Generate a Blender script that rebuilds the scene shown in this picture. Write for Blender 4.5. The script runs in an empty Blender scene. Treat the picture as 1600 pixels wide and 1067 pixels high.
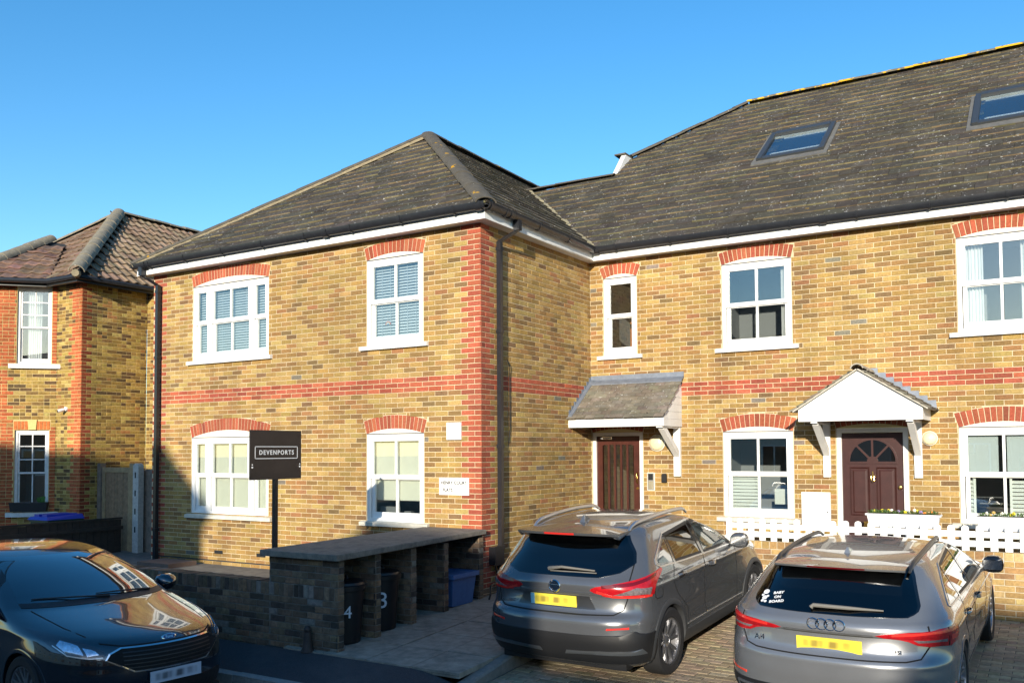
import bpy, bmesh, math, random
from mathutils import Vector, Matrix
random.seed(7)
SC = bpy.context.scene
COL = SC.collection

# ---------------------------------------------------------------- camera
def look_matrix(loc, yaw, pitch, roll):
    cy, sy, cp, sp = math.cos(yaw), math.sin(yaw), math.cos(pitch), math.sin(pitch)
    F = Vector((-sy*cp, cy*cp, sp)); R = Vector((cy, sy, 0)); U = R.cross(F)
    c, s = math.cos(roll), math.sin(roll)
    R2 = c*R + s*U; U2 = -s*R + c*U; B = -F
    return Matrix(((R2.x, U2.x, B.x, loc[0]), (R2.y, U2.y, B.y, loc[1]), (R2.z, U2.z, B.z, loc[2]), (0, 0, 0, 1)))
CAM = Vector((6.7364, -10.21, 1.9763))
cam_data = bpy.data.cameras.new('camera'); cam = bpy.data.objects.new('camera', cam_data); COL.objects.link(cam)
cam.matrix_world = look_matrix(CAM, .5489, .0421, -.00579)
cam_data.sensor_width = 36; cam_data.lens = 36*1396.9/1600
cam_data.shift_y = 112.3/1600; cam_data.clip_end = 2000; cam_data.clip_start = .05
SC.camera = cam
VIEW = Vector((-math.sin(.5489), math.cos(.5489), 0))
def depth(p): return (Vector(p)-CAM).dot(VIEW)

# ---------------------------------------------------------------- sky, sun, exposure
SUN_TO = Vector((1, -3.1, .8)).normalized()
SUN_EL = math.asin(SUN_TO.z); SUN_AZ = math.atan2(SUN_TO.x, SUN_TO.y)
w = bpy.data.worlds.new('World'); SC.world = w; w.use_nodes = True
nt = w.node_tree; bg = nt.nodes['Background']
sky = nt.nodes.new('ShaderNodeTexSky'); sky.sky_type = 'NISHITA'; sky.sun_disc = False
sky.sun_elevation = SUN_EL; sky.sun_rotation = SUN_AZ
sky.air_density = 1.0; sky.dust_density = .3; sky.ozone_density = 2.2; sky.altitude = 50
hs = nt.nodes.new('ShaderNodeHueSaturation'); hs.inputs['Saturation'].default_value = 1.33; hs.inputs['Value'].default_value = 1.2
nt.links.new(sky.outputs[0], hs.inputs['Color']); nt.links.new(hs.outputs[0], bg.inputs[0])
bg.inputs[1].default_value = .15
sl = bpy.data.lights.new('sun', 'SUN'); sl.energy = 5.0; sl.angle = math.radians(.53); sl.color = (1, .91, .76)
so = bpy.data.objects.new('sun', sl); COL.objects.link(so)
so.rotation_euler = SUN_TO.to_track_quat('Z', 'Y').to_euler(); so.location = SUN_TO*60
SC.view_settings.view_transform = 'Standard'; SC.view_settings.look = 'None'
SC.view_settings.exposure = .45; SC.view_settings.gamma = 1
SC.cycles.use_denoising = True
SC.cycles.max_bounces = 8; SC.cycles.transparent_max_bounces = 12
SC.render.film_transparent = False

# ---------------------------------------------------------------- materials
MATS = {}
def L(h):  # sRGB hex -> linear
    c = [int(h[i:i+2], 16)/255 for i in (0, 2, 4)]
    return tuple((v/12.92 if v <= .04045 else ((v+.055)/1.055)**2.4) for v in c)+(1,)
def mat(name, col=(.5, .5, .5), rough=.6, metal=0., coat=0., spec=.5, noise=0., nscale=8., bump=0., bscale=60., attr=False, emit=None, dirt=None, dirts=3.):
    if name in MATS: return MATS[name]
    m = bpy.data.materials.new(name); m.use_nodes = True; MATS[name] = m
    t = m.node_tree; n = t.nodes; b = n['Principled BSDF']
    b.inputs['Roughness'].default_value = rough; b.inputs['Metallic'].default_value = metal
    b.inputs['Coat Weight'].default_value = coat; b.inputs['Coat Roughness'].default_value = .02
    b.inputs['Specular IOR Level'].default_value = spec
    c4 = tuple(col[:3])+(1,)
    geo = n.new('ShaderNodeNewGeometry')
    if attr:
        a = n.new('ShaderNodeAttribute'); a.attribute_name = 'Col'; src = a.outputs['Color']
    else:
        rgb = n.new('ShaderNodeRGB'); rgb.outputs[0].default_value = c4; src = rgb.outputs[0]
    if noise > 0:
        tx = n.new('ShaderNodeTexNoise'); tx.inputs['Scale'].default_value = nscale; tx.inputs['Detail'].default_value = 6; tx.inputs['Roughness'].default_value = .65
        t.links.new(geo.outputs['Position'], tx.inputs['Vector'])
        mr = n.new('ShaderNodeMapRange'); mr.inputs['From Min'].default_value = .25; mr.inputs['From Max'].default_value = .75
        mr.inputs['To Min'].default_value = 1-noise; mr.inputs['To Max'].default_value = 1+noise
        t.links.new(tx.outputs[0], mr.inputs['Value'])
        mx = n.new('ShaderNodeVectorMath'); mx.operation = 'SCALE'
        t.links.new(src, mx.inputs[0]); t.links.new(mr.outputs[0], mx.inputs['Scale']); src = mx.outputs[0]
    if dirt is not None:
        tx2 = n.new('ShaderNodeTexNoise'); tx2.inputs['Scale'].default_value = dirts; tx2.inputs['Detail'].default_value = 8; tx2.inputs['Roughness'].default_value = .7
        t.links.new(geo.outputs['Position'], tx2.inputs['Vector'])
        r2 = n.new('ShaderNodeMapRange'); r2.inputs['From Min'].default_value = .5; r2.inputs['From Max'].default_value = .72; r2.inputs['To Max'].default_value = dirt[3]
        t.links.new(tx2.outputs[0], r2.inputs['Value'])
        mm = n.new('ShaderNodeMix'); mm.data_type = 'RGBA'; mm.inputs['B'].default_value = tuple(dirt[:3])+(1,)
        t.links.new(r2.outputs[0], mm.inputs['Factor']); t.links.new(src, mm.inputs['A']); src = mm.outputs['Result']
    t.links.new(src, b.inputs['Base Color'])
    if bump > 0:
        tb = n.new('ShaderNodeTexNoise'); tb.inputs['Scale'].default_value = bscale; tb.inputs['Detail'].default_value = 5
        t.links.new(geo.outputs['Position'], tb.inputs['Vector'])
        bp = n.new('ShaderNodeBump'); bp.inputs['Strength'].default_value = bump; bp.inputs['Distance'].default_value = .01
        t.links.new(tb.outputs[0], bp.inputs['Height']); t.links.new(bp.outputs[0], b.inputs['Normal'])
    if emit:
        b.inputs['Emission Color'].default_value = tuple(emit[:3])+(1,); b.inputs['Emission Strength'].default_value = emit[3]
    return m
def add_spots(m, col, scale, thr, amt=1., seed=0., stretch=None):
    """sprinkle lichen / speckle spots of their own shape over a material"""
    t = m.node_tree; n = t.nodes; b = n['Principled BSDF']
    src = b.inputs['Base Color'].links[0].from_socket
    geo = n.new('ShaderNodeNewGeometry'); mp = n.new('ShaderNodeMapping'); mp.inputs['Location'].default_value = (seed, seed*2.3, seed*.7)
    if stretch: mp.inputs['Scale'].default_value = stretch
    t.links.new(geo.outputs['Position'], mp.inputs['Vector'])
    tx = n.new('ShaderNodeTexNoise'); tx.inputs['Scale'].default_value = scale; tx.inputs['Detail'].default_value = 3; tx.inputs['Roughness'].default_value = .6
    t.links.new(mp.outputs[0], tx.inputs['Vector'])
    r = n.new('ShaderNodeMapRange'); r.inputs['From Min'].default_value = thr; r.inputs['From Max'].default_value = thr+.03; r.inputs['To Max'].default_value = amt
    t.links.new(tx.outputs[0], r.inputs['Value'])
    mm = n.new('ShaderNodeMix'); mm.data_type = 'RGBA'; mm.inputs['B'].default_value = tuple(col[:3])+(1,)
    t.links.new(r.outputs[0], mm.inputs['Factor']); t.links.new(src, mm.inputs['A']); t.links.new(mm.outputs['Result'], b.inputs['Base Color'])
    return m
def add_weather(m, scale, amt, seed=0., stretch=(1, 1, .45)):
    t = m.node_tree; n = t.nodes; b = n['Principled BSDF']; src = b.inputs['Base Color'].links[0].from_socket
    geo = n.new('ShaderNodeNewGeometry'); mp = n.new('ShaderNodeMapping'); mp.inputs['Location'].default_value = (seed, seed, seed); mp.inputs['Scale'].default_value = stretch
    t.links.new(geo.outputs['Position'], mp.inputs['Vector']); tx = n.new('ShaderNodeTexNoise'); tx.inputs['Scale'].default_value = scale; tx.inputs['Detail'].default_value = 5
    t.links.new(mp.outputs[0], tx.inputs['Vector']); r = n.new('ShaderNodeMapRange'); r.inputs['From Min'].default_value = .3; r.inputs['From Max'].default_value = .7; r.inputs['To Min'].default_value = 1-amt; r.inputs['To Max'].default_value = 1+amt*.6
    t.links.new(tx.outputs[0], r.inputs['Value']); mx = n.new('ShaderNodeVectorMath'); mx.operation = 'SCALE'; t.links.new(src, mx.inputs[0]); t.links.new(r.outputs[0], mx.inputs['Scale']); t.links.new(mx.outputs[0], b.inputs['Base Color']); return m
def glass_mat(name, tint=(.95, .98, .97), boost=3.4, rough=.0):
    if name in MATS: return MATS[name]
    m = bpy.data.materials.new(name); m.use_nodes = True; MATS[name] = m
    t = m.node_tree; n = t.nodes
    for q in list(n): n.remove(q)
    o = n.new('ShaderNodeOutputMaterial'); tr = n.new('ShaderNodeBsdfTransparent'); tr.inputs[0].default_value = tuple(tint)+(1,)
    gl = n.new('ShaderNodeBsdfGlossy'); gl.inputs['Roughness'].default_value = rough
    fr = n.new('ShaderNodeFresnel'); ge = n.new('ShaderNodeNewGeometry'); im = n.new('ShaderNodeMapRange')
    im.inputs['To Min'].default_value = 1.52; im.inputs['To Max'].default_value = 1/1.52
    t.links.new(ge.outputs['Backfacing'], im.inputs['Value']); t.links.new(im.outputs[0], fr.inputs[0])
    mu = n.new('ShaderNodeMath'); mu.operation = 'MULTIPLY'; mu.inputs[1].default_value = boost; mu.use_clamp = True
    mx = n.new('ShaderNodeMixShader'); t.links.new(fr.outputs[0], mu.inputs[0]); t.links.new(mu.outputs[0], mx.inputs[0])
    t.links.new(tr.outputs[0], mx.inputs[1]); t.links.new(gl.outputs[0], mx.inputs[2]); t.links.new(mx.outputs[0], o.inputs[0])
    return m

M_BRICK = mat('brick', attr=True, rough=.88, noise=.28, nscale=38, bump=.5, bscale=120, spec=.25)
add_spots(M_BRICK, (.10, .07, .04), 55, .69, .75, 3.)
M_OLDBRICK = mat('old_brick', attr=True, rough=.9, noise=.38, nscale=22, bump=.6, bscale=90, spec=.2)
M_DARKBRICK = mat('weathered_brick', attr=True, rough=.92, noise=.4, nscale=16, bump=.7, bscale=80, spec=.2, dirt=(.03, .032, .025, .7), dirts=5)
M_MORTAR = mat('mortar', (.62, .51, .33), .95, noise=.15, nscale=30, bump=.4, bscale=150, spec=.2)
M_OLDMORTAR = mat('old_mortar', (.60, .45, .20), .95, noise=.2, nscale=12, bump=.5, bscale=120, spec=.2)
M_DARKMORTAR = mat('dirty_mortar', (.16, .15, .13), .95, noise=.4, nscale=9, bump=.5, bscale=120, spec=.2)
M_TILE = mat('roof_tile', attr=True, rough=.9, noise=.25, nscale=9, bump=.5, bscale=70, spec=.2)
add_spots(M_TILE, (.16, .14, .095), 6, .60, .3, 7.); add_spots(M_TILE, (.50, .49, .46), 22, .65, .95, 1.); add_spots(M_TILE, (.012, .011, .01), 13, .69, .9, 5.)
add_spots(M_TILE, (.45, .26, .02), 3.2, .74, .85, 11.)
M_PANTILE = mat('clay_pantile', attr=True, rough=.85, noise=.3, nscale=14, bump=.4, bscale=60, spec=.25)
add_spots(M_PANTILE, (.42, .40, .36), 13, .72, .8, 2.)
M_RIDGE = mat('ridge_tile', (.10, .088, .07), .9, noise=.25, nscale=8, bump=.4, bscale=60, spec=.2)
add_spots(M_RIDGE, (.5, .5, .46), 14, .70, .9, 4.); add_spots(M_RIDGE, (.50, .27, .015), 3., .66, .9, 9.)
M_RIDGEY = mat('lichen_ridge_tile', (.15, .13, .09), .9, noise=.3, nscale=10, bump=.4, bscale=60, spec=.2)
add_spots(M_RIDGEY, (.62, .36, .02), 5., .47, .95, 2.); add_spots(M_RIDGEY, (.5, .5, .45), 11, .67, .9, 8.)
M_BED = mat('bedding_mortar', (.25, .205, .13), .95, noise=.3, nscale=15, bump=.5, bscale=80)
M_UPVC = mat('white_upvc', (.82, .82, .80), .32, noise=.03, nscale=5)
M_WHITE = mat('white_paint', (.80, .79, .76), .5, noise=.06, nscale=6, bump=.1, bscale=80)
M_CREAM = mat('cream_render', (.82, .78, .66), .7, noise=.06, nscale=6)
M_SILL = mat('stone_sill', (.62, .58, .48), .85, noise=.18, nscale=10, bump=.2)
M_GUTTER = mat('black_plastic', (.02, .021, .025), .28, noise=.25, nscale=12)
M_SOFFIT = mat('white_soffit', (.74, .73, .70), .5)
M_LEAD = mat('lead_flashing', (.20, .225, .27), .55, noise=.25, nscale=10, metal=.3)
M_GLASS = glass_mat('window_glass')
M_SKYGLASS = glass_mat('skylight_glass', (.9, .95, .97), 1.7)
M_ROOM = mat('room_dark', (.26, .26, .27), .9)
M_BLIND = mat('sky_tinted_blind', (.56, .60, .64), .5)  # bluish cast put in for the sky reflected by the panes
M_ROLLER = mat('cream_roller_blind', (.72, .70, .58), .8, noise=.05)
M_CURTAIN = mat('white_curtain', (.75, .74, .74), .9, noise=.05)
M_SHUTTER = mat('white_shutter', (.78, .79, .74), .5)
for _m, _a in ((M_BRICK, .16), (M_MORTAR, .16), (M_OLDBRICK, .25), (M_OLDMORTAR, .2), (M_TILE, .28), (M_PANTILE, .2), (M_WHITE, .05), (M_UPVC, .04)): add_weather(_m, 1.3, _a, 2.)
add_weather(M_BRICK, 1.6, .12, 5., (2.6, 2.6, .22)); add_weather(M_MORTAR, 1.6, .14, 5., (2.6, 2.6, .22))
add_weather(M_UPVC, 1.5, .07, 7., (3, 3, .5)); add_weather(M_WHITE, 1.5, .08, 7., (3, 3, .5))
M_BLACK = mat('black_rubber', (.008, .008, .008), .6)
M_BRASS = mat('brass', (.65, .42, .12), .25, metal=1.)
M_CHROME = mat('chrome', (.75, .75, .76), .12, metal=1.)
M_DARKDOOR = mat('dark_brown_door', (.045, .014, .012), .35, noise=.25, nscale=9)
M_REDDOOR = mat('mahogany_door', (.065, .017, .011), .35, noise=.3, nscale=11)
M_TIMBER = mat('weathered_timber', (.23, .19, .15), .9, noise=.35, nscale=10, bump=.4)
M_DKTIMBER = mat('dark_timber', (.045, .032, .024), .8, noise=.35, nscale=8, bump=.4)

# ---------------------------------------------------------------- mesh helpers
PINV = {}
def link(o, parent=None):
    COL.objects.link(o)
    if parent is not None:
        o.parent = parent
        if parent.name in PINV: o.matrix_parent_inverse = PINV[parent.name]
    return o
def tag(o, label=None, cat=None, group=None, kind=None):
    if label: o['label'] = label
    if cat: o['category'] = cat
    if group: o['group'] = group
    if kind: o['kind'] = kind
    return o
def empty(name, loc, label=None, cat=None, group=None, rotz=0., parent=None):
    o = bpy.data.objects.new(name, None); o.location = loc; o.rotation_euler = (0, 0, rotz); o.empty_display_size = .1
    link(o, parent)
    if parent is None: PINV[o.name] = (Matrix.Translation(Vector(loc)) @ Matrix.Rotation(rotz, 4, 'Z')).inverted()
    return tag(o, label, cat, group)
class MB:
    def __init__(s, T=None): s.v = []; s.f = []; s.c = []; s.m = []; s.T = T; s.col = None; s.mi = 0; s.sm = []
    def add(s, vs, fs, col=None, mi=None):
        o = len(s.v)
        s.v += [tuple(s.T(*p)) if s.T else tuple(p) for p in vs]
        for k, f in enumerate(fs):
            s.f.append([i+o for i in f]); cc = col[k] if isinstance(col, list) else (col or s.col); s.c.append(cc); s.m.append(s.mi if mi is None else mi)
        return s
    def box(s, x0, x1, y0, y1, z0, z1, col=None, mi=None):
        return s.add([(x0, y0, z0), (x1, y0, z0), (x1, y1, z0), (x0, y1, z0), (x0, y0, z1), (x1, y0, z1), (x1, y1, z1), (x0, y1, z1)],
                     [(0, 3, 2, 1), (4, 5, 6, 7), (0, 1, 5, 4), (1, 2, 6, 5), (2, 3, 7, 6), (3, 0, 4, 7)], col, mi)
    def hexa(s, P, col=None, mi=None):
        return s.add(P, [(0, 3, 2, 1), (4, 5, 6, 7), (0, 1, 5, 4), (1, 2, 6, 5), (2, 3, 7, 6), (3, 0, 4, 7)], col, mi)
    def prism(s, poly, axis, a, b, col=None, mi=None):
        """poly 2-D points extruded along axis 0/1/2 from a to b"""
        def mk(p, t):
            q = list(p); q.insert(axis, t); return tuple(q)
        n = len(poly); vs = [mk(p, a) for p in poly]+[mk(p, b) for p in poly]
        fs = [tuple(range(n)), tuple(range(2*n-1, n-1, -1))]+[(i, (i+1) % n, (i+1) % n+n, i+n) for i in range(n)]
        return s.add(vs, fs, col, mi)
    def tube(s, pts, r, n=8, col=None, mi=None, caps=True):
        pts = [Vector(p) for p in pts]; rings = []
        for i, p in enumerate(pts):
            d = (pts[min(i+1, len(pts)-1)]-pts[max(i-1, 0)]).normalized()
            a = d.orthogonal().normalized() if abs(d.z) > .95 else d.cross(Vector((0, 0, 1))).normalized()
            b = d.cross(a); rr = r[i] if isinstance(r, (list, tuple)) else r
            rings.append([p+rr*(math.cos(2*math.pi*k/n)*a+math.sin(2*math.pi*k/n)*b) for k in range(n)])
        vs = [tuple(q) for R in rings for q in R]; fs = []
        for i in range(len(pts)-1):
            for k in range(n): fs.append((i*n+k, i*n+(k+1) % n, (i+1)*n+(k+1) % n, (i+1)*n+k))
        if caps: fs += [tuple(range(n-1, -1, -1)), tuple(range((len(pts)-1)*n, len(pts)*n))]
        return s.add(vs, fs, col, mi)
    def lathe(s, prof, n=24, axis=2, c=(0, 0, 0), col=None, mi=None):
        """prof: (r, h) pairs, turned about axis through c"""
        vs = []; fs = []
        for r, h in prof:
            for k in range(n):
                a = 2*math.pi*k/n; q = [r*math.cos(a), r*math.sin(a)]; q.insert(axis, h); vs.append(tuple(q[i]+c[i] for i in range(3)))
        for i in range(len(prof)-1):
            for k in range(n): fs.append((i*n+k, i*n+(k+1) % n, (i+1)*n+(k+1) % n, (i+1)*n+k))
        return s.add(vs, fs, col, mi)
    def build(s, name, mats, parent=None, smooth=0, kind=None, label=None, local=False):
        me = bpy.data.meshes.new(name); me.from_pydata(s.v, [], s.f)
        ms = mats if isinstance(mats, (list, tuple)) else [mats]
        for m in ms: me.materials.append(m)
        if any(s.m): me.polygons.foreach_set('material_index', s.m)
        if any(c is not None for c in s.c):
            at = me.color_attributes.new('Col', 'FLOAT_COLOR', 'CORNER'); buf = []
            for f, c in zip(s.f, s.c):
                c4 = (tuple(c[:3])+(1,)) if c else (.5, .5, .5, 1); buf += list(c4)*len(f)
            at.data.foreach_set('color', buf)
        if smooth:
            me.polygons.foreach_set('use_smooth', [True]*len(s.f)); me.set_sharp_from_angle(angle=math.radians(smooth))
        me.validate(); me.update()
        o = bpy.data.objects.new(name, me); link(o, parent)
        return tag(o, label, None, None, kind)
def text_mesh(name, body, size, M, material, parent, depth_=.002, align='CENTER', spacing=1., bold=0.):
    cu = bpy.data.curves.new(name, 'FONT'); cu.body = body; cu.size = size; cu.align_x = align; cu.align_y = 'CENTER'; cu.extrude = depth_; cu.offset = bold; cu.space_character = spacing; cu.resolution_u = 3
    t = bpy.data.objects.new(name+'_tmp', cu); COL.objects.link(t)
    dg = bpy.context.evaluated_depsgraph_get(); me = bpy.data.meshes.new_from_object(t.evaluated_get(dg))
    bpy.data.objects.remove(t); me.transform(M); me.materials.clear(); me.materials.append(material)
    o = bpy.data.objects.new(name, me); return link(o, parent)
def basis(o, ex, ey, ez):
    ex, ey, ez, o = Vector(ex), Vector(ey), Vector(ez), Vector(o)
    return Matrix(((ex.x, ey.x, ez.x, o.x), (ex.y, ey.y, ez.y, o.y), (ex.z, ey.z, ez.z, o.z), (0, 0, 0, 1)))
def rnd(a, b): return random.uniform(a, b)
def jit(c, k=.1, h=.03):
    s = 1+rnd(-k, k); return (c[0]*s*(1+rnd(-h, h)), c[1]*s*(1+rnd(-h, h)), c[2]*s*(1+rnd(-h, h)))
# ground heights measured on the plot
def zpave(y): return .05*y            # slab path by the bin store
def zdrive(y, x=2.5): return -.15+.055*y-.02*(x-2.5)      # block paved parking
def zfoot(x, y):                      # tarmac footway, dropped at the parking
    t = min(1, max(0, (x-1.2)/.9)); t = t*t*(3-2*t); k = min(1, max(0, (-3.09-y)/.62))
    return (-.165-.115*k)*(1-t)+(zdrive(-3.1, max(x, 1.9))-.03*k)*t
# ================================================================ the brick flats
CO = .0718; BL = .225; JT = .0095
YC = 3.27; TANP = .7226; CP = 1/math.sqrt(1+TANP**2); SP = TANP*CP; ZE = 5.27
def TA(u, d, z): return (u, -d, z)
def TB(u, d, z): return (.0168*u+d, u, z)
def TC(u, d, z): return (u, YC-d, z)
def zrow(k): return 2.94-CO*(k-30)
YEL = [((.355, .222, .072), 30), ((.405, .27, .096), 24), ((.305, .185, .063), 24), ((.315, .17, .062), 10), ((.255, .15, .058), 13), ((.195, .12, .055), 6), ((.20, .17, .13), .8), ((.31, .15, .065), 4)]
def pick(pal):
    t = rnd(0, sum(w_ for _, w_ in pal))
    for c, w_ in pal:
        t -= w_
        if t <= 0: return jit(c, .12, .05)
    return pal[0][0]
def red(): return jit(random.choice(((.37, .094, .05), (.37, .094, .05), (.40, .115, .06), (.31, .08, .046))), .16, .08)

class Opening:
    def __init__(s, u0, u1, z0, z1, rise=.07, th=.205, n=15, ring=True):
        s.u0, s.u1, s.z0, s.z1, s.rise, s.th, s.n, s.ring = u0, u1, z0, z1, rise, th, n, ring
        w_ = u1-u0; s.uc = (u0+u1)/2; s.hw = w_/2; s.R = (w_*w_/4+rise*rise)/(2*rise); s.zc = z1+rise-s.R; s.a = math.asin(s.hw/s.R)
    def blocked(s, z):
        if z < s.z0 or z > s.zc+s.R+s.th: return None
        if z < s.z1: return (s.u0, s.u1)
        zt = s.z1+s.th*math.cos(s.a)
        h = s.hw+(z-s.z1)*math.tan(s.a) if z < zt else math.sqrt(max(0, (s.R+s.th)**2-(z-s.zc)**2))
        return (s.uc-h, s.uc+h)
    def arch_polys(s):
        out = []; g = JT/2
        for i in range(s.n):
            a0 = -s.a+2*s.a*i/s.n; a1 = -s.a+2*s.a*(i+1)/s.n; P = []
            for a, r, sg in ((a0, s.R, 1), (a1, s.R, -1), (a1, s.R+s.th-.008, -1), (a0, s.R+s.th-.008, 1)):
                aa = a+sg*g/r; P.append((s.uc+r*math.sin(aa), s.zc+r*math.cos(aa)))
            out.append(P)
        return out
    def head_poly(s, n=14):
        P = [(s.u0, s.z1)]+[(s.uc+s.R*math.sin(-s.a+2*s.a*i/n), s.zc+s.R*math.cos(-s.a+2*s.a*i/n)) for i in range(1, n)]+[(s.u1, s.z1)]
        return P

def lay(u0, u1, k0, k1, zr, phase, openings, colfn, ztop=99, zbot=-99, co=CO, bl=BL, headers=False):
    """courses of bricks as 4-corner polygons with a colour"""
    out = []
    for k in range(k0, k1+1):
        zc = zr(k); zb, zt = zc-co/2+JT/2, zc+co/2-JT/2
        zt = min(zt, ztop); zb = max(zb, zbot)
        if zt-zb < .012: continue
        iv = [(u0, u1)]
        for o in openings:
            b = o.blocked(zc)
            if not b: continue
            iv = [q for a, c in iv for q in ((a, min(c, b[0]-JT*.6)), (max(a, b[1]+JT*.6), c)) if q[1]-q[0] > .02]
        ph = phase(k); u = ph+math.floor((u0-ph)/bl-1)*bl; edges = []
        while u < u1+bl:
            edges.append(u)
            if headers and random.random() < .4: edges.append(u+bl*.5)
            u += bl
        for e0, e1 in zip(edges, edges[1:]):
            for a, c in iv:
                p, q = max(e0, a), min(e1, c)
                if q-p < .03: continue
                pa = p+(JT/2 if p > a+1e-6 or a > u0 else 0); qa = q-(JT/2 if q < c-1e-6 or c < u1 else 0)
                if qa-pa < .02: continue
                out.append(([(pa, zb), (qa, zb), (qa, zt), (pa, zt)], colfn((e0+e1)/2, k, e0, e1)))
    for o in openings:      # bricks cut to the curve over each arch
        if not o.ring: continue
        Re = o.R+o.th; ulim = Re*math.sin(o.a)
        def ze(u): return o.zc+math.sqrt(max(0, Re*Re-(u-o.uc)**2))+.004
        for k in range(k0, k1+1):
            zc = zr(k); zb, zt = zc-co/2+JT/2, min(zc+co/2-JT/2, ztop); bb = o.blocked(zc)
            if not bb or zt < ze(o.uc-ulim)+.01 or zt-zb < .012: continue
            ph = phase(k); u = ph+math.floor((bb[0]-ph)/bl)*bl
            while u < bb[1]:
                for sgn in (0, 1):
                    pa, qa = max(u+JT/2, bb[0], o.uc-ulim), min(u+bl-JT/2, bb[1], o.uc+ulim)
                    if sgn == 0: qa = min(qa, o.uc) if qa > o.uc and pa < o.uc and ze(o.uc) > zt-.01 else qa
                    elif not (pa < o.uc < qa and ze(o.uc) > zt-.01): break
                    else: pa = o.uc
                    N = 24; us = [pa+(qa-pa)*i/N for i in range(N+1)] if qa > pa else []; us = [q for q in us if ze(q) < zt-.01]
                    if len(us) < 3 or us[-1]-us[0] < .02: continue
                    p, q = us[0], us[-1]; out.append(([(p, max(zb, ze(p))), (q, max(zb, ze(q))), (q, zt), (p, zt)], colfn(u+bl/2, k, u, u+bl)))
                u += bl
    for o in openings:
        if o.ring:
            for P in o.arch_polys(): out.append((P, red()))
    return out
def brick_into(mb, P, col, j=.002, dp=.0, ch=.0045):
    n = len(P); cu = sum(p[0] for p in P)/n; cz = sum(p[1] for p in P)/n; d = dp+rnd(-j, j)
    o = [(p[0]+rnd(-.0012, .0012), p[1]+rnd(-.0012, .0012)) for p in P]
    def ins(p):
        x, z = cu-p[0], cz-p[1]; return (p[0]+math.copysign(min(ch, abs(x)*.4), x), p[1]+math.copysign(min(ch, abs(z)*.4), z))
    vs = [(p[0], d-.02, p[1]) for p in o]+[(p[0], d-.0035, p[1]) for p in o]+[(ins(p)[0], d+rnd(-.0008, .0008), ins(p)[1]) for p in o]
    fs = [tuple(range(2*n, 3*n))]
    for i in range(n):
        k = (i+1) % n; fs.append((i+n, k+n, k+2*n, i+2*n)); fs.append((i, k, k+n, i+n))
    mb.add(vs, fs, col)
def mortar_sheet(T, u0, u1, z0, z1, openings, name, m, parent, d=-.0065, thick=.2):
    us = sorted({u0, u1, *[o.u0 for o in openings], *[o.u1 for o in openings]}); zs = sorted({z0, z1, *[max(z0, o.z0) for o in openings], *[o.z1 for o in openings]})
    us = [u for u in us if u0 <= u <= u1]; zs = [z for z in zs if z0 <= z <= z1]
    mb = MB(T)
    for a, b in zip(us, us[1:]):
        for p, q in zip(zs, zs[1:]):
            uc, zc = (a+b)/2, (p+q)/2
            if any(o.u0 < uc < o.u1 and o.z0 < zc < o.z1 for o in openings): continue
            mb.add([(a, d, p), (b, d, p), (b, d, q), (a, d, q)], [(0, 1, 2, 3)])
    for o in openings:   # reveals
        for a, b, p, q in ((o.u0, o.u0, o.z0, o.z1), (o.u1, o.u1, o.z0, o.z1)): mb.add([(a, d, p), (a, d-.12, p), (a, d-.12, q), (a, d, q)], [(0, 1, 2, 3)])
        mb.add([(o.u0, d, o.z1), (o.u1, d, o.z1), (o.u1, d-.12, o.z1), (o.u0, d-.12, o.z1)], [(0, 1, 2, 3)])
    return mb.build(name, m, parent)
def finish_bricks(sets, m, nsingle):
    """sets: (T, polys, wall_part, dp). The nearest become single bricks, the rest one mesh for each wall"""
    allb = []
    for si, (T, polys, part, dp) in enumerate(sets):
        for bi, (P, col) in enumerate(polys):
            c = T(sum(p[0] for p in P)/len(P), 0, sum(p[1] for p in P)/len(P)); x = project(c)
            vis = x and -.0 < x[0] < 1 and 0 < x[1] < 1
            allb.append((depth(c) if vis else 1e3+depth(c), si, bi))
    allb.sort(); single = {(s, b) for d, s, b in allb[:nsingle] if d < 1e3}
    for si, (T, polys, part, dp) in enumerate(sets):
        rest = MB(T)
        for bi, (P, col) in enumerate(polys):
            if (si, bi) in single:
                mb = MB(T); brick_into(mb, P, col, dp=dp); mb.build('brick', m, part)
            else: brick_into(rest, P, col, dp=dp)
        if rest.f: rest.build('brickwork', m, part, kind='stuff')
CAMI = cam.matrix_world.inverted()
def project(p):
    v = CAMI @ Vector(p)
    if v.z > -.1: return None
    f = 1396.9/1600; return (.5+f*v.x/-v.z, .5-(f*v.y/-v.z-112.3/1600)*1600/1067)

# ---------------------------------------------------------------- windows
def room(T, u0, u1, z0, z1, parent, d0=-.1, dp=1.6, m=None, ext=.25):
    a, b, p, q = u0-ext, u1+ext, z0-ext*.6, z1+.12
    mb = MB(T); d1 = d0-dp
    mb.add([(a, d0, p), (b, d0, p), (b, d0, q), (a, d0, q), (a, d1, p), (b, d1, p), (b, d1, q), (a, d1, q)], [(4, 5, 6, 7), (0, 4, 7, 3), (1, 5, 6, 2), (0, 1, 5, 4), (3, 2, 6, 7)])
    return mb.build('room_interior', m or M_ROOM, parent)
def frame_rect(mb, u0, u1, z0, z1, w_, d0, d1, bot=None, top=None):
    bot = bot or w_; top = top or w_
    mb.box(u0, u0+w_, d0, d1, z0, z1); mb.box(u1-w_, u1, d0, d1, z0, z1)
    mb.box(u0+w_, u1-w_, d0, d1-.0005, z0, z0+bot); mb.box(u0+w_, u1-w_, d0, d1-.0005, z1-top, z1)
def recalc(o):
    bm = bmesh.new(); bm.from_mesh(o.data); bmesh.ops.recalc_face_normals(bm, faces=bm.faces); bm.to_mesh(o.data); bm.free(); return o
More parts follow.
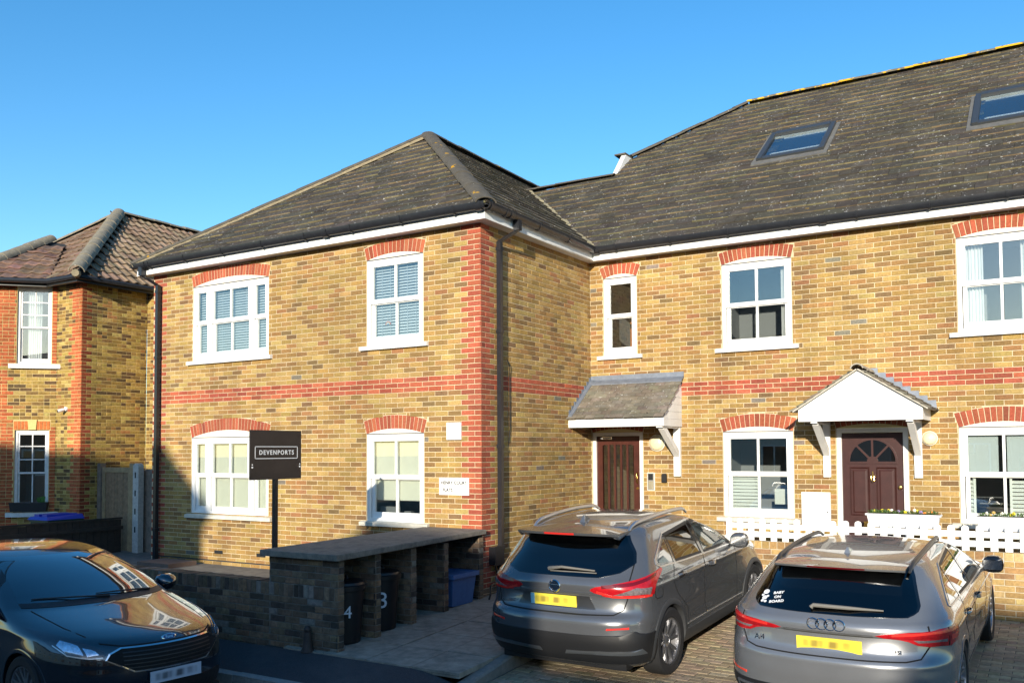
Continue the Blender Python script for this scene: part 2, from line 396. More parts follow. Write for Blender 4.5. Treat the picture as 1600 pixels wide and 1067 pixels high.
def pane(T, u0, u1, z0, z1, d, parent):
    mb = MB(T); mb.box(u0, u1, d-.003, d+.003, z0, z1); return recalc(mb.build('pane', M_GLASS, parent))
def sash_window(T, parent, op, style='two', sill_m=None, low_sill=False, label=None, blind=None):
    u0, u1, z0, z1 = op.u0, op.u1, op.z0, op.z1
    W = empty('window', T((u0+u1)/2, 0, z0), parent=parent)
    W.location = (0, 0, 0)
    if label: W['label'] = label
    mb = MB(T); fw = .052
    frame_rect(mb, u0+.004, u1-.004, z0+.004, z1-.002, fw, -.09, -.012)
    mb.box(u0+.3*(u1-u0), u0+.7*(u1-u0), -.012, -.006, z1-.040, z1-.026)
    cols = [(u0+fw+.004, u1-fw-.004)]
    if style == 'three':
        w_ = u1-u0; m1 = u0+w_*.22; m2 = u1-w_*.22
        for m_ in (m1, m2): mb.box(m_-.045, m_+.045, -.09, -.014, z0+fw, z1-fw)
        cols = [(u0+fw+.004, m1-.045), (m1+.045, m2-.045), (m2+.045, u1-fw-.004)]
    mb.build('frame', M_UPVC, W)
    zm = z0+(z1-z0)*.505
    for ci, (a, b) in enumerate(cols):
        bar = (style == 'two') or (style == 'three' and ci == 1)
        st = .05 if bar or style == 'one' else .042
        up = MB(T); frame_rect(up, a, b, zm-.02, z1-fw-.004, st, -.07, -.024, bot=.062, top=.05)
        lo = MB(T); frame_rect(lo, a+.012, b-.002, z0+fw, zm+.016, st, -.098, -.052, bot=.085, top=.05)
        if bar:
            c = (a+b)/2; up.box(c-.017, c+.017, -.066, -.030, zm+.04, z1-fw-.05); lo.box(c-.017, c+.017, -.094, -.058, z0+fw+.08, zm-.03)
        up.build('upper_sash', M_UPVC, W); lo.build('lower_sash', M_UPVC, W)
        gs = [(a+st, b-st)] if not bar else [(a+st, (a+b)/2-.017), ((a+b)/2+.017, b-st)]
        for g0, g1 in gs:
            pane(T, g0, g1, zm+.042, z1-fw-.054, -.048, W); pane(T, g0+.005, g1-.002, z0+fw+.085, zm-.034, -.076, W)
    hd = MB(T); hd.prism([(p, q) for p, q in op.head_poly()], 1, -.02, -.001); hd.build('arched_head', M_CREAM, W)
    sm_ = MB(T); sm_.box(u0+.003, u1-.003, -.03, .003, z1-.004, z1+.009); sm_.build('head_shadow_line', mat('gap_shadow_grey', (.16, .15, .14), .7), W)  # dark strip painted in as the gap shadow under the arched head
    sl_ = MB(T); e = .1
    sl_.hexa([(u0-e, -.03, z0-.062), (u1+e, -.03, z0-.062), (u1+e, .058, z0-.062), (u0-e, .058, z0-.062), (u0-e, -.03, z0+.012), (u1+e, -.03, z0+.012), (u1+e, .058, z0-.008), (u0-e, .058, z0-.008)])
    sl_.build('sill', sill_m or M_WHITE, W)
    room(T, u0, u1, z0, z1, W)
    iu0, iu1, iz0, iz1 = u0+fw, u1-fw, z0+fw, z1-fw
    if blind == 'venetian':
        mb = MB(T); z = iz0+.02
        while z < iz1:
            mb.hexa([(iu0, -.137, z+.012), (iu1, -.137, z+.012), (iu1, -.117, z-.016), (iu0, -.117, z-.016), (iu0, -.135, z+.014), (iu1, -.135, z+.014), (iu1, -.115, z-.014), (iu0, -.115, z-.014)]); z += .043
        for k in range(1, 6): mb.box(iu0+(iu1-iu0)*k/6-.003, iu0+(iu1-iu0)*k/6+.003, -.113, -.110, iz0, iz1)
        mb.build('venetian_blind', M_BLIND, W)
    elif blind == 'roller':
        mb = MB(T); mb.box(iu0, iu1, -.125, -.12, iz0, iz1); mb.build('roller_blind', M_ROLLER, W)
    elif blind == 'roller_half':
        mb = MB(T); mb.box(iu0, iu1, -.125, -.12, iz0+.26, iz1); mb.build('roller_blind', M_ROLLER, W)
        mb = MB(T); mb.box(iu0+.05, iu0+.35, -.3, -.2, iz0-.02, iz0+.16); mb.box(iu0+.5, iu0+.62, -.28, -.2, iz0-.02, iz0+.1); mb.build('window_ledge_items', mat('grey_items', (.2, .2, .2)), W)
    elif blind in ('curtain_left', 'curtain_right', 'curtain_both'):
        sides = {'curtain_left': [(iu0, iu0+.24)], 'curtain_right': [(iu1-.14, iu1)], 'curtain_both': [(iu0, iu0+.26), (iu1-.26, iu1)]}[blind]
        for a, b in sides:
            mb = MB(T); n = 36; vs = []; fs = []
            for i in range(n+1):
                u = a+(b-a)*i/n; d = -.16+.022*math.sin(i*1.15)+.006*math.sin(i*2.7); vs += [(u, d, iz0-.02), (u, d, iz1-.02)]
            for i in range(n): fs.append((2*i, 2*i+2, 2*i+3, 2*i+1))
            mb.add(vs, fs); mb.build('curtain', M_CURTAIN, W, smooth=60)
    elif blind in ('shutter_left', 'shutter_split'):
        c = (u0+u1)/2
        rects = [(iu0, c-.01, iz0, zm)] if blind == 'shutter_left' else [(iu0, iu0+.13, iz0, zm), (c+.05, iu1, iz0, zm)]
        for a, b, p, q in rects:
            mb = MB(T); frame_rect(mb, a, b, p, q, .03, -.15, -.115); z = p+.05
            while z < q-.03:
                mb.hexa([(a+.03, -.148, z), (b-.03, -.148, z), (b-.03, -.118, z-.034), (a+.03, -.118, z-.034), (a+.03, -.148, z+.006), (b-.03, -.148, z+.006), (b-.03, -.118, z-.028), (a+.03, -.118, z-.028)]); z += .052
            mb.build('shutter', M_SHUTTER, W)
        if blind == 'shutter_split':
            for a, b in ((iu0, c-.07), (c+.03, iu1)):
                mb = MB(T); mb.box(a, b, -.118, -.114, zm+.05, iz1-.03); mb.box(a, b, -.122, -.108, zm+.04, zm+.062); mb.build('roller_blind', mat('grey_roller_blind', (.52, .56, .56), .8), W)
        else:
            mb = MB(T)
            for k in range(7): mb.box(iu1-.06+.012*(k % 2), iu1-.02, -.14, -.13, iz0+.07*k, iz0+.07*k+.04)
            mb.box(c+.06, iu1-.1, -.7, -.69, iz0+.12, iz0+.36); mb.build('window_ledge_items', M_SHUTTER, W)
    return W

BLD = empty('brick_flats', (0, 0, 0), 'two storey yellow brick flats with red corner bricks and grey tiled roofs', 'building')
opsA = {'upL': Opening(-5.945, -4.115, 3.545, 4.82, .10, .2, 27), 'upR': Opening(-2.048, -.995, 3.545, 4.83, .068, .2, 15),
        'loL': Opening(-5.95, -4.10, .94, 2.235, .12, .205, 26), 'loR': Opening(-2.045, -.985, .955, 2.24, .075, .205, 16)}
opsC = {'nar': Opening(.295, .893, 3.545, 4.835, .06, .2, 9), 'up': Opening(2.322, 3.388, 3.54, 4.84, .068, .2, 16), 'lo': Opening(2.308, 3.373, .95, 2.25, .075, .205, 15),
        'upR': Opening(5.605, 6.67, 3.545, 4.835, .068, .2, 16), 'loR': Opening(5.578, 6.64, .97, 2.26, .075, .205, 16),
        'door1': Opening(.07, .975, .0, 2.275, .06, .2, 12), 'door2': Opening(3.985, 4.945, .0, 2.28, .06, .2, 13)}
A0, A1, ZT = -7.0, 0., 5.135
def colA(uc, k, e0, e1):
    if 29 <= k <= 31: return red()
    if k > 69: return jit((.20, .15, .1), .2)
    if e1 > -.20 or (k % 2 == 0 and e1 > -.32): return red()
    if e0 < A0+.2 or (k % 2 == 0 and e0 < A0+.30): return red()
    return pick(YEL)
def colB(uc, k, e0, e1):
    if 29 <= k <= 31: return red()
    if k > 69: return jit((.20, .15, .1), .2)
    if (k % 2 == 1 and e0 < .2) or (k % 2 == 0 and e0 < .1): return red()
    return pick(YEL)
def colC(uc, k, e0, e1): return red() if 29 <= k <= 31 else pick(YEL)
layA = lay(A0, A1, -1, 72, zrow, lambda k: 0. if k % 2 else -BL/2, opsA.values(), colA, ZT, -.3)
layB = lay(0, 3.27, -1, 71, zrow, lambda k: BL/2 if k % 2 else 0., [], colB, ZT, -.1)
layC = lay(.055, 9.2, -1, 71, zrow, lambda k: .053 if k % 2 else .053+BL/2, opsC.values(), colC, ZT, -.05)
wA = mortar_sheet(TA, A0, A1-.006, -.3, ZT, list(opsA.values()), 'front_wall', M_MORTAR, BLD)
wB = mortar_sheet(TB, .006, 3.30, -.3, ZT, [], 'side_wall', M_MORTAR, BLD)
wC = mortar_sheet(TC, -.1, 9.2, -.3, ZT, list(opsC.values()), 'recessed_wall', M_MORTAR, BLD)
finish_bricks([(TA, layA, wA, 0), (TB, layB, wB, 0), (TC, layC, wC, 0)], M_BRICK, 300)
mb = MB(); mb.box(-6.99, -6.98, .02, 9, -.3, ZT); mb.build('hidden_side_wall', M_MORTAR, BLD)
mb = MB(TA)
for u in (-5.35, -4.35): mb.box(u, u+.2, -.002, .003, .30, .355)
mb.build('air_brick', mat('black_vent', (.02, .02, .02), .5), wA)
mb = MB(TA); mb.box(-6.99, -.0, -.01, .004, .175, .195); mb.build('damp_course', mat('damp_course', (.03, .03, .03), .7), wA)

sash_window(TA, BLD, opsA['upL'], 'three', blind='venetian')
sash_window(TA, BLD, opsA['upR'], 'two', blind='venetian')
sash_window(TA, BLD, opsA['loL'], 'three', M_SILL, blind='roller')
sash_window(TA, BLD, opsA['loR'], 'two', M_SILL, blind='roller_half')
sash_window(TC, BLD, opsC['nar'], 'one', M_WHITE)
sash_window(TC, BLD, opsC['up'], 'two', M_WHITE, blind='curtain_right')
sash_window(TC, BLD, opsC['upR'], 'two', M_WHITE, blind='curtain_both')
sash_window(TC, BLD, opsC['lo'], 'two', M_SILL, blind='shutter_left')
sash_window(TC, BLD, opsC['loR'], 'two', M_SILL, blind='shutter_split')
mb = MB(TC)
for i, u in enumerate((.60, .66)): mb.box(u, u+.012, -.5, -.48, 3.65, 4.13)
mb.box(.55, .74, -.53, -.51, 3.6, 4.16); mb.build('inner_door_frame', mat('orange_wood', (.42, .13, .03), .5), BLD)
# rainbow ornament hanging in the upper front window
mb = MB(TA)
for r, c in ((.055, (.45, .12, .1)), (.04, (.6, .5, .3)), (.025, (.3, .35, .5))):
    P = [(-1.72+r*math.cos(math.pi*i/10), 3.86+r*math.sin(math.pi*i/10)) for i in range(11)]; mb.prism(P, 1, -.106-r*.05, -.1-r*.05, c)
mb.box(-1.722, -1.718, -.105, -.103, 3.9, 4.0, (.7, .7, .7)); mb.build('hanging_ornament', mat('ornament_paint', attr=True, rough=.6), BLD)

# ---------------------------------------------------------------- doors
def door_frame(T, u0, u1, z0, z1, w_, parent, name='frame'):
    mb = MB(T); mb.box(u0, u0+w_, -.09, -.01, z0, z1); mb.box(u1-w_, u1, -.09, -.01, z0, z1); mb.box(u0+w_, u1-w_, -.09, -.0105, z1-w_, z1)
    return mb.build(name, M_WHITE, parent)
def arched_head(T, op, parent):
    mb = MB(T); mb.prism(op.head_poly(), 1, -.02, -.001); return mb.build('arched_head', mat('pale_yellow_head', (.62, .52, .25), .7), parent)
o1 = opsC['door1']; D1 = empty('door', (0, 0, 0), parent=BLD); D1['label'] = 'mahogany entrance door with five narrow glass strips'
door_frame(TC, o1.u0+.004, o1.u1-.004, .03, o1.z1-.003, .058, D1); arched_head(TC, o1, D1)
a, b, z0, z1 = .132, .913, .12, 2.212
mb = MB(TC); mb.box(a, a+.10, -.085, -.045, z0, z1); mb.box(b-.12, b, -.085, -.045, z0, z1); mb.box(a+.1, b-.12, -.085, -.0455, z1-.14, z1); mb.box(a+.1, b-.12, -.085, -.0455, z0, z0+.3)
n = 5; w_ = (b-.12-a-.1)/n
for i in range(1, n): mb.box(a+.1+w_*i-.016, a+.1+w_*i+.016, -.085, -.04, z0+.3, z1-.14)
for i in range(n+1): mb.box(a+.1+w_*i-.022 if i else a+.09, a+.1+w_*i+.022 if i < n else b-.115, -.05, -.036, z1-.155, z1-.14)
mb.build('leaf', M_REDDOOR, D1)
for i in range(n): pane(TC, a+.1+w_*i+.017, a+.1+w_*(i+1)-.017, z0+.3, z1-.14, -.065, D1)
room(TC, o1.u0, o1.u1, .0, 2.2, D1, dp=2.2, m=mat('hallway', (.32, .24, .17), .9))
mb = MB(TC); mb.box(.62, .78, -2.0, -1.98, .4, 1.35); mb.box(.83, .93, -1.6, -1.58, .4, 1.35); mb.build('hallway_panel', M_WHITE, D1)
mb = MB(TC); pts = [(b-.055, -.045, 1.62), (b-.055, -.015, 1.60), (b-.055, -.008, 1.53), (b-.055, -.015, 1.46), (b-.055, -.045, 1.44)]; mb.tube(pts, .011, 8); mb.lathe([(0, -.036), (.022, -.036), (.022, -.046)], 12, 1, (b-.055, 0, 1.36)); mb.build('handle', M_BRASS, D1, smooth=50)
mb = MB(TC); mb.box(a+.12, a+.3, -.045, .01, z1-.05, z1-.012); mb.tube([(a+.28, 0, z1-.03), (a+.18, .09, z1-.035), (a+.10, .02, z1-.03)], .012, 6); mb.build('door_closer', M_CHROME, D1)

o2 = opsC['door2']; D2 = empty('door', (0, 0, 0), parent=BLD); D2['label'] = 'dark brown panelled front door with fanlight and brass fittings'
door_frame(TC, o2.u0+.004, o2.u1-.004, .03, o2.z1-.003, .064, D2); arched_head(TC, o2, D2)
a, b, z0, z1 = 4.055, 4.877, .12, 2.212; c = (a+b)/2
leaf = MB(TC); leaf.box(a, b, -.09, -.052, z0, z1)
def raised(u0, u1, p, q):
    i = .028
    vs = [(u0, -.052, p), (u1, -.052, p), (u1, -.052, q), (u0, -.052, q), (u0+.008, -.040, p+.008), (u1-.008, -.040, p+.008), (u1-.008, -.040, q-.008), (u0+.008, -.040, q-.008),
          (u0+i, -.056, p+i), (u1-i, -.056, p+i), (u1-i, -.056, q-i), (u0+i, -.056, q-i), (u0+i+.03, -.043, p+i+.03), (u1-i-.03, -.043, p+i+.03), (u1-i-.03, -.043, q-i-.03), (u0+i+.03, -.043, q-i-.03)]
    fs = [(12, 13, 14, 15)]
    for r in range(3):
        for k in range(4): fs.append((r*4+k, r*4+(k+1) % 4, r*4+4+(k+1) % 4, r*4+4+k))
    leaf.add(vs, fs)
for s_ in (-1, 1):
    u0_, u1_ = (a+.10, c-.045) if s_ < 0 else (c+.045, b-.10)
    raised(u0_, u1_, 1.03, 1.72); raised(u0_, u1_, .30, .80)
# fanlight: ring and ribs
zc_ = 1.80; Ro, Ri = .305, .075
ring = [(c+(Ro+.025)*math.cos(math.pi*i/24), zc_+(Ro+.025)*math.sin(math.pi*i/24)) for i in range(25)]; rin = [(c+Ro*math.cos(math.pi*i/24), zc_+Ro*math.sin(math.pi*i/24)) for i in range(25)]
for i in range(24): leaf.hexa([(ring[i][0], -.052, ring[i][1]), (ring[i+1][0], -.052, ring[i+1][1]), (rin[i+1][0], -.052, rin[i+1][1]), (rin[i][0], -.052, rin[i][1]), (ring[i][0], -.036, ring[i][1]), (ring[i+1][0], -.036, ring[i+1][1]), (rin[i+1][0], -.036, rin[i+1][1]), (rin[i][0], -.036, rin[i][1])])
P = [(c+Ri*math.cos(math.pi*i/12), zc_+Ri*math.sin(math.pi*i/12)) for i in range(13)]; leaf.prism(P, 1, -.052, -.037)
leaf.box(c-Ro-.025, c+Ro+.025, -.052, -.0365, zc_-.03, zc_)
for ang in (math.pi*.26, math.pi/2, math.pi*.74):
    e = Vector((math.cos(ang), math.sin(ang))); q = Vector((-e.y, e.x))*.014; p0 = Vector((c, zc_))+e*Ri*.9; p1 = Vector((c, zc_))+e*(Ro+.01)
    leaf.prism([tuple(p0-q), tuple(p1-q), tuple(p1+q), tuple(p0+q)], 1, -.052, -.0345)
leaf.build('leaf', M_DARKDOOR, D2)
mb = MB(TC); mb.prism([(c+Ro*math.cos(math.pi*i/24), zc_+Ro*math.sin(math.pi*i/24)) for i in range(25)], 1, -.0515, -.047)
mb.build('fanlight_pane', mat('dark_glass', (.006, .006, .007), .04, coat=1.), D2)
mb = MB(TC); mb.lathe([(.0, -.036), (.028, -.036), (.03, -.05)], 14, 1, (c+.004, 0, 1.585)); mb.tube([(c-.02, -.03, 1.59), (c-.018, -.02, 1.53), (c, -.015, 1.505), (c+.018, -.02, 1.53), (c+.02, -.03, 1.59)], .007, 6); mb.box(c-.008, c+.008, -.05, -.03, 1.60, 1.66); mb.build('door_knocker', M_BRASS, D2, smooth=50)
mb = MB(TC); mb.lathe([(0, -.0), (.022, -.004), (.028, -.02), (.012, -.035), (.012, -.052)], 14, 1, (b-.05, 0, 1.44)); mb.lathe([(0, -.044), (.016, -.044), (.016, -.054)], 12, 1, (b-.05, 0, 1.03)); mb.build('door_knob', M_BRASS, D2, smooth=40)
mb = MB(TC); mb.box(c-.135, c+.135, -.052, -.043, .845, .95); mb.box(c-.11, c+.11, -.044, -.038, .868, .928); mb.build('letter_box', M_BRASS, D2)
mb = MB(TC); mb.box(4.0, 4.03, -.01, .004, 1.28, 1.52); mb.build('doorbell_strip', M_UPVC, D2)

# ---------------------------------------------------------------- eaves: fascia, soffit, gutter
OV = .2
mb = MB(); mb.box(-7.2, OV, -OV, -OV+.02, 5.12, 5.26); mb.box(OV-.02, OV, -OV+.02, YC-OV, 5.12, 5.26); mb.box(OV-.02, 9.2, YC-OV, YC-OV+.02, 5.12, 5.26); mb.box(-7.2, -7.18, -OV+.02, 1.5, 5.12, 5.26)
mb.build('fascia', M_UPVC, BLD)
mb = MB(); z = 5.132
mb.add([(-7.19, -OV+.01, z), (OV-.01, -OV+.01, z), (OV-.01, .01, z), (-7.19, .01, z)], [(0, 1, 2, 3)])
mb.add([(-.01, .012, z), (OV-.01, .012, z), (OV+.02, YC-OV+.01, z), (-.01+.05, YC-OV+.01, z)], [(0, 1, 2, 3)])
mb.add([(0, YC-OV+.012, z), (9.2, YC-OV+.012, z), (9.2, YC+.02, z), (0, YC+.02, z)], [(0, 1, 2, 3)])
mb.build('soffit', M_SOFFIT, BLD)
GT = 5.322
def gutter_profile(n=9):
    return [(.06*math.cos(math.pi+math.pi*i/n), .06*math.sin(math.pi+math.pi*i/n)*1.6) for i in range(n+1)]
def gutter(p0, p1, out, name='gutter', unions=()):
    p0, p1, out = Vector(p0), Vector(p1), Vector(out); e = (p1-p0); Lg = e.length; e.normalize()
    mb = MB(); pr = gutter_profile()
    def sweep(a, b, sc, dz=0):
        vs = []; fs = []; n = len(pr)
        for t in (a, b):
            for k in (1., .92):
                for x, zz in pr: vs.append(tuple(p0+e*t+out*(.066+x*sc*k)+Vector((0, 0, zz*sc*k+dz))))
        for i in range(n-1):
            fs.append((i, i+1, 2*n+i+1, 2*n+i)); fs.append((n+i, n+i+1, 3*n+i+1, 3*n+i)); fs.append((i, i+1, n+i+1, n+i)); fs.append((2*n+i, 2*n+i+1, 3*n+i+1, 3*n+i))
        fs += [(0, n, 3*n, 2*n), (n-1, 2*n-1, 4*n-1, 3*n-1)]
        mb.add(vs, fs)
    sweep(0, Lg, 1.)
    o = mb.build(name, M_GUTTER, BLD, smooth=40)
    t = .45; spans = []
    while t < Lg-.2: spans.append((t, t+.026, 1.17)); t += .93
    for u in unions: spans.append((u-.05, u+.05, 1.2))
    for a_, b_, k_ in spans:
        mb = MB(); sweep(a_, b_, k_, .004); mb.build('gutter_bracket', M_GUTTER, o, smooth=40)
gutter((-7.22, -OV, GT), (OV+.06, -OV, GT), (0, -1, 0), unions=(4.6, .32, 7.38))
gutter((OV, -OV-.06, GT), (OV, YC-OV, GT), (1, 0, 0), unions=(.1, .62))
gutter((OV, YC-OV, GT), (9.2, YC-OV, GT), (0, -1, 0), unions=(3.72, .1))
# rainwater pipes
def downpipe(x, y, ax, foot, hop):
    mb = MB(); h = .033
    mb.box(x-h, x+h, y-h, y+h, foot, 4.93)
    for z in (4.80, 3.63, 2.02, .62): mb.box(x-h-.008, x+h+.008, y-h-.008, y+h+.008, z, z+.05)
    hx, hy = hop
    P0 = Vector((x, y, 4.93)); P1 = Vector((hx, hy, 5.12)); s = Vector((h, h, 0))
    mb.hexa([(x-h, y-h, 4.93), (x+h, y-h, 4.93), (x+h, y+h, 4.93), (x-h, y+h, 4.93), (hx-h, hy-h, 5.10), (hx+h, hy-h, 5.10), (hx+h, hy+h, 5.10), (hx-h, hy+h, 5.10)])
    mb.box(hx-h-.012, hx+h+.012, hy-h-.012, hy+h+.012, 5.10, 5.28)
    return mb.build('downpipe', M_GUTTER, BLD)
downpipe(-6.78, -.075, 0, .02, (-6.98, -.26))
downpipe(.072, .375, 0, .1, (.26, .56))
mb = MB(); mb.tube([(.04, .62, 3.28), (.05, .66, 3.2), (.03, .70, 3.05), (.03, .70, 2.3), (.03, .66, 2.1)], .008, 6); mb.build('loose_cable', M_BLACK, BLD)

# ---------------------------------------------------------------- roofs
def tile_roof(name, O, e, s, nrm, rows, lim, gauge, width, colfn, singles, parent, thick=.024, lap=.06, mossy=True, skip=None, start=-.03):
    """lim(r) -> (amin, amax) along the eave for a height r (slope length)"""
    O, e, s, nrm = Vector(O), Vector(e), Vector(s), Vector(nrm); items = []
    for k in range(rows):
        b0 = k*gauge+start; b1 = b0+gauge+lap; off = (k % 2)*width*.5
        l0 = lim(max(b0, 0)); l1 = lim(b1)
        if l0 is None: break
        if l1 is None: l1 = l0; b1 = b0+gauge*.6
        i0 = math.floor((min(l0[0], l1[0])-off)/width)-1; i1 = math.ceil((max(l0[1], l1[1])-off)/width)+1
        for i in range(i0, i1):
            a0, a1 = i*width+off+.0025, (i+1)*width+off-.0025
            q = [max(a0, l0[0]), min(a1, l0[1]), max(a0, l1[0]), min(a1, l1[1])]
            if q[1]-q[0] < .01 and q[3]-q[2] < .01: continue
            if q[1] < q[0]: q[0] = q[1] = (q[0] if a1 < l0[0]+.02 else q[1])
            if q[3] < q[2]: q[2] = q[3] = (q[2] if a1 < l1[0]+.02 else q[3])
            if skip and skip((a0+a1)/2, (b0+b1)/2): continue
            h0 = thick+.008+rnd(-.003, .005); h1 = .006; hj = rnd(-.002, .004); sk = rnd(-.005, .005)
            def W(a, b, h): return tuple(O+e*a+s*b+nrm*h)
            vs = [W(q[0], b0+sk, h0+hj), W(q[1], b0, h0), W(q[3], b1, h1+thick*.25), W(q[2], b1, h1+thick*.25+hj), W(q[0], b0+sk, h0-thick), W(q[1], b0, h0-thick), W(q[3], b1, h1-.01), W(q[2], b1, h1-.01)]
            cin = .028
            vs += [W(q[0], b0+sk+cin, h0+hj-.001), W(q[1], b0+cin, h0-.001)]
            col = colfn(); mo = jit((.18, .145, .078), .3, .1) if mossy and random.random() < .8 else col
            mo2 = jit((.13, .108, .065), .3, .1) if mossy and random.random() < .45 else col
            fs = [(8, 9, 2, 3), (0, 1, 9, 8), (4, 5, 1, 0), (1, 5, 6, 2), (4, 0, 3, 7)]
            c = Vector(vs[0]); items.append((depth(c) if project(c) and -.05 < project(c)[0] < 1.05 and -.05 < project(c)[1] < 1.05 else 1e3, vs, fs, [col, mo2, mo, col, col]))
    return items
def finish_tiles(items, n, m, part):
    items.sort(key=lambda t: t[0]); rest = MB()
    for i, (d, vs, fs, cs) in enumerate(items):
        if i < n and d < 999: MB().add(vs, fs, cs).build('roof_tile', m, part)
        else: rest.add(vs, fs, cs)
    if rest.f: rest.build('roof_tiles', m, part, kind='stuff')
def tcol(): return jit((.068, .059, .047), .14, .05)
HW = 3.8; HS = HW/CP
ROOF = MB()
AX, AY, AZ = -3.5, -.3+HW, ZE+TANP*HW
YR = 2.97+5.75; ZR = ZE+TANP*5.75; RL = 2.98; ZL = ZE+TANP*RL
ROOF.add([(-7.3, -.3, ZE), (.3, -.3, ZE), (AX, AY, AZ)], [(0, 1, 2)])
ROOF.add([(.3, -.3, ZE), (.3, 2.97, ZE), (-2.68, 5.95, ZL), (-3.5, 9.5, AZ), (AX, AY, AZ), (-2.68, 9.5, ZL)], [(0, 1, 2, 4), (2, 5, 3, 4)])
ROOF.add([(-7.3, -.3, ZE), (AX, AY, AZ), (AX, 9.5, AZ), (-7.3, 9.5, ZE)], [(0, 1, 2, 3)])
XH, RH = -.72, 3.8   # foot of the hip on the recessed roof
ROOF.add([(.3, 2.97, ZE), (9.2, 2.97, ZE), (9.2, YR, ZR), (1.23, YR, ZR), (XH, 2.97+RH, ZE+TANP*RH), (XH, 5.95, ZL), (-2.68, 5.95, ZL)], [(0, 1, 2, 3, 4, 5, 6)])
ROOF.add([(1.23, YR, ZR), (9.2, YR, ZR), (9.2, 14.5, ZE), (1.23, 14.5, ZE), (XH, 14.5, ZE), (XH, 2.97+RH, ZE+TANP*RH)], [(0, 1, 2, 3), (0, 3, 4, 5)])
ROOF.add([(-2.68, 5.95, ZL), (XH, 5.95, ZL), (XH, 8.5, ZE+.5), (-2.68, 8.5, ZE+.5)], [(0, 1, 2, 3)])
roof = ROOF.build('roof', mat('roofing_felt', (.03, .03, .03), .9), BLD)
GA, TW = .265, .30
def limA(b): r = b*CP; return (r, 2*HW-r) if r < HW else None
def limB(b):
    r = b*CP
    if r >= HW: return None
    return (r, 3.27+r) if r < RL else (r, 9.8)
def limC(b):
    r = b*CP
    if r > 5.75: return None
    if r <= RL: return (-r, 8.9)
    if r <= RH: return (XH-.3, 8.9)
    return (r-5.75+1.23-.3, 8.9)
tiles = tile_roof('t', (-7.3, -.3, ZE), (1, 0, 0), (0, CP, SP), (0, -SP, CP), 18, limA, GA, TW, tcol, 0, roof, start=.05)
tiles += tile_roof('t', (.3, -.3, ZE), (0, 1, 0), (-CP, 0, SP), (SP, 0, CP), 18, limB, GA, TW, lambda: jit((.10, .086, .066), .2, .05), 0, roof, mossy=False, thick=.034, start=.05)
SKY = [(2.30, 3.45, 5.40, 6.50), (5.70, 6.85, 5.30, 6.52)]
def under_sky(a, b):
    x, y = a+.3, 2.97+b*CP
    return any(x0+.1 < x < x1-.1 and y0+.12 < y < y1-.12 for x0, x1, y0, y1 in SKY)
tiles += tile_roof('t', (.3, 2.97, ZE), (1, 0, 0), (0, CP, SP), (0, -SP, CP), 28, limC, GA, TW, tcol, 0, roof, skip=under_sky, start=.05)
finish_tiles(tiles, 300, M_TILE, roof)
def ridge_run(p0, p1, up, m, parent, r=.12, seg=.46, bed=True, name='ridge_tile', flat=.55):
    p0, p1 = Vector(p0), Vector(p1); d = p1-p0; Lr = d.length; d.normalize(); up = Vector(up).normalized(); side = d.cross(up).normalized(); up = side.cross(d); n = max(1, round(Lr/seg))
    for i in range(n):
        a = p0+d*(Lr*i/n); b = p0+d*(Lr*(i+1)/n+.02); mb = MB(); vs = []; fs = []; K = 9; dz = rnd(-.006, .006)
        for q, k in ((a, 1.04), (b, .97)):
            for j in range(K+1):
                an = math.pi*j/K; vs.append(tuple(q+side*(r*k*math.cos(an))+up*(r*k*flat*math.sin(an)+dz-.01)))
            for j in range(K+1):
                an = math.pi*j/K; vs.append(tuple(q+side*((r*k-.018)*math.cos(an))+up*((r*k-.018)*flat*math.sin(an)+dz-.014)))
        n1 = K+1
        for j in range(K): fs += [(j, j+1, 2*n1+j+1, 2*n1+j), (j, j+1, n1+j+1, n1+j)]
        mb.add(vs, fs); mb.build(name, m, parent, smooth=35)
    if bed:
        mb = MB(); w_ = r*.98
        for sg in (-1, 1):
            mb.hexa([tuple(p0+side*sg*w_-up*.06), tuple(p1+side*sg*w_-up*.06), tuple(p1+side*sg*(w_-.05)-up*.06), tuple(p0+side*sg*(w_-.05)-up*.06), tuple(p0+side*sg*(w_-.01)-up*.0), tuple(p1+side*sg*(w_-.01)-up*.0), tuple(p1+side*sg*(w_-.06)+up*.02), tuple(p0+side*sg*(w_-.06)+up*.02)])
        mb.build('bedding_mortar', M_BED, parent)
TZ = .05
ridge_run((.26, -.26, ZE+.045), (AX, AY, AZ+TZ+.02), (1, -1, 2.2), M_RIDGE, roof, r=.145, bed=False)
ridge_run((-7.26, -.26, ZE+.045), (AX, AY, AZ+TZ+.02), (-1, -1, 2.2), M_RIDGE, roof, r=.12)
ridge_run((AX, AY, AZ+TZ+.02), (AX, 9.5, AZ+TZ+.02), (0, 0, 1), M_RIDGE, roof, bed=False)
ridge_run((-2.9, 5.95, ZL+TZ), (XH, 5.95, ZL+TZ), (0, 0, 1), M_RIDGE, roof, r=.09, bed=False)
ridge_run((1.2, YR, ZR+.03), (9.2, YR, ZR+.03), (0, 0, 1), M_RIDGEY, roof, r=.13, bed=False)
ridge_run((XH, 2.97+RH, ZE+TANP*RH+TZ), (1.23, YR, ZR+TZ), (-1, -1, 2), M_RIDGE, roof, r=.11, bed=False)
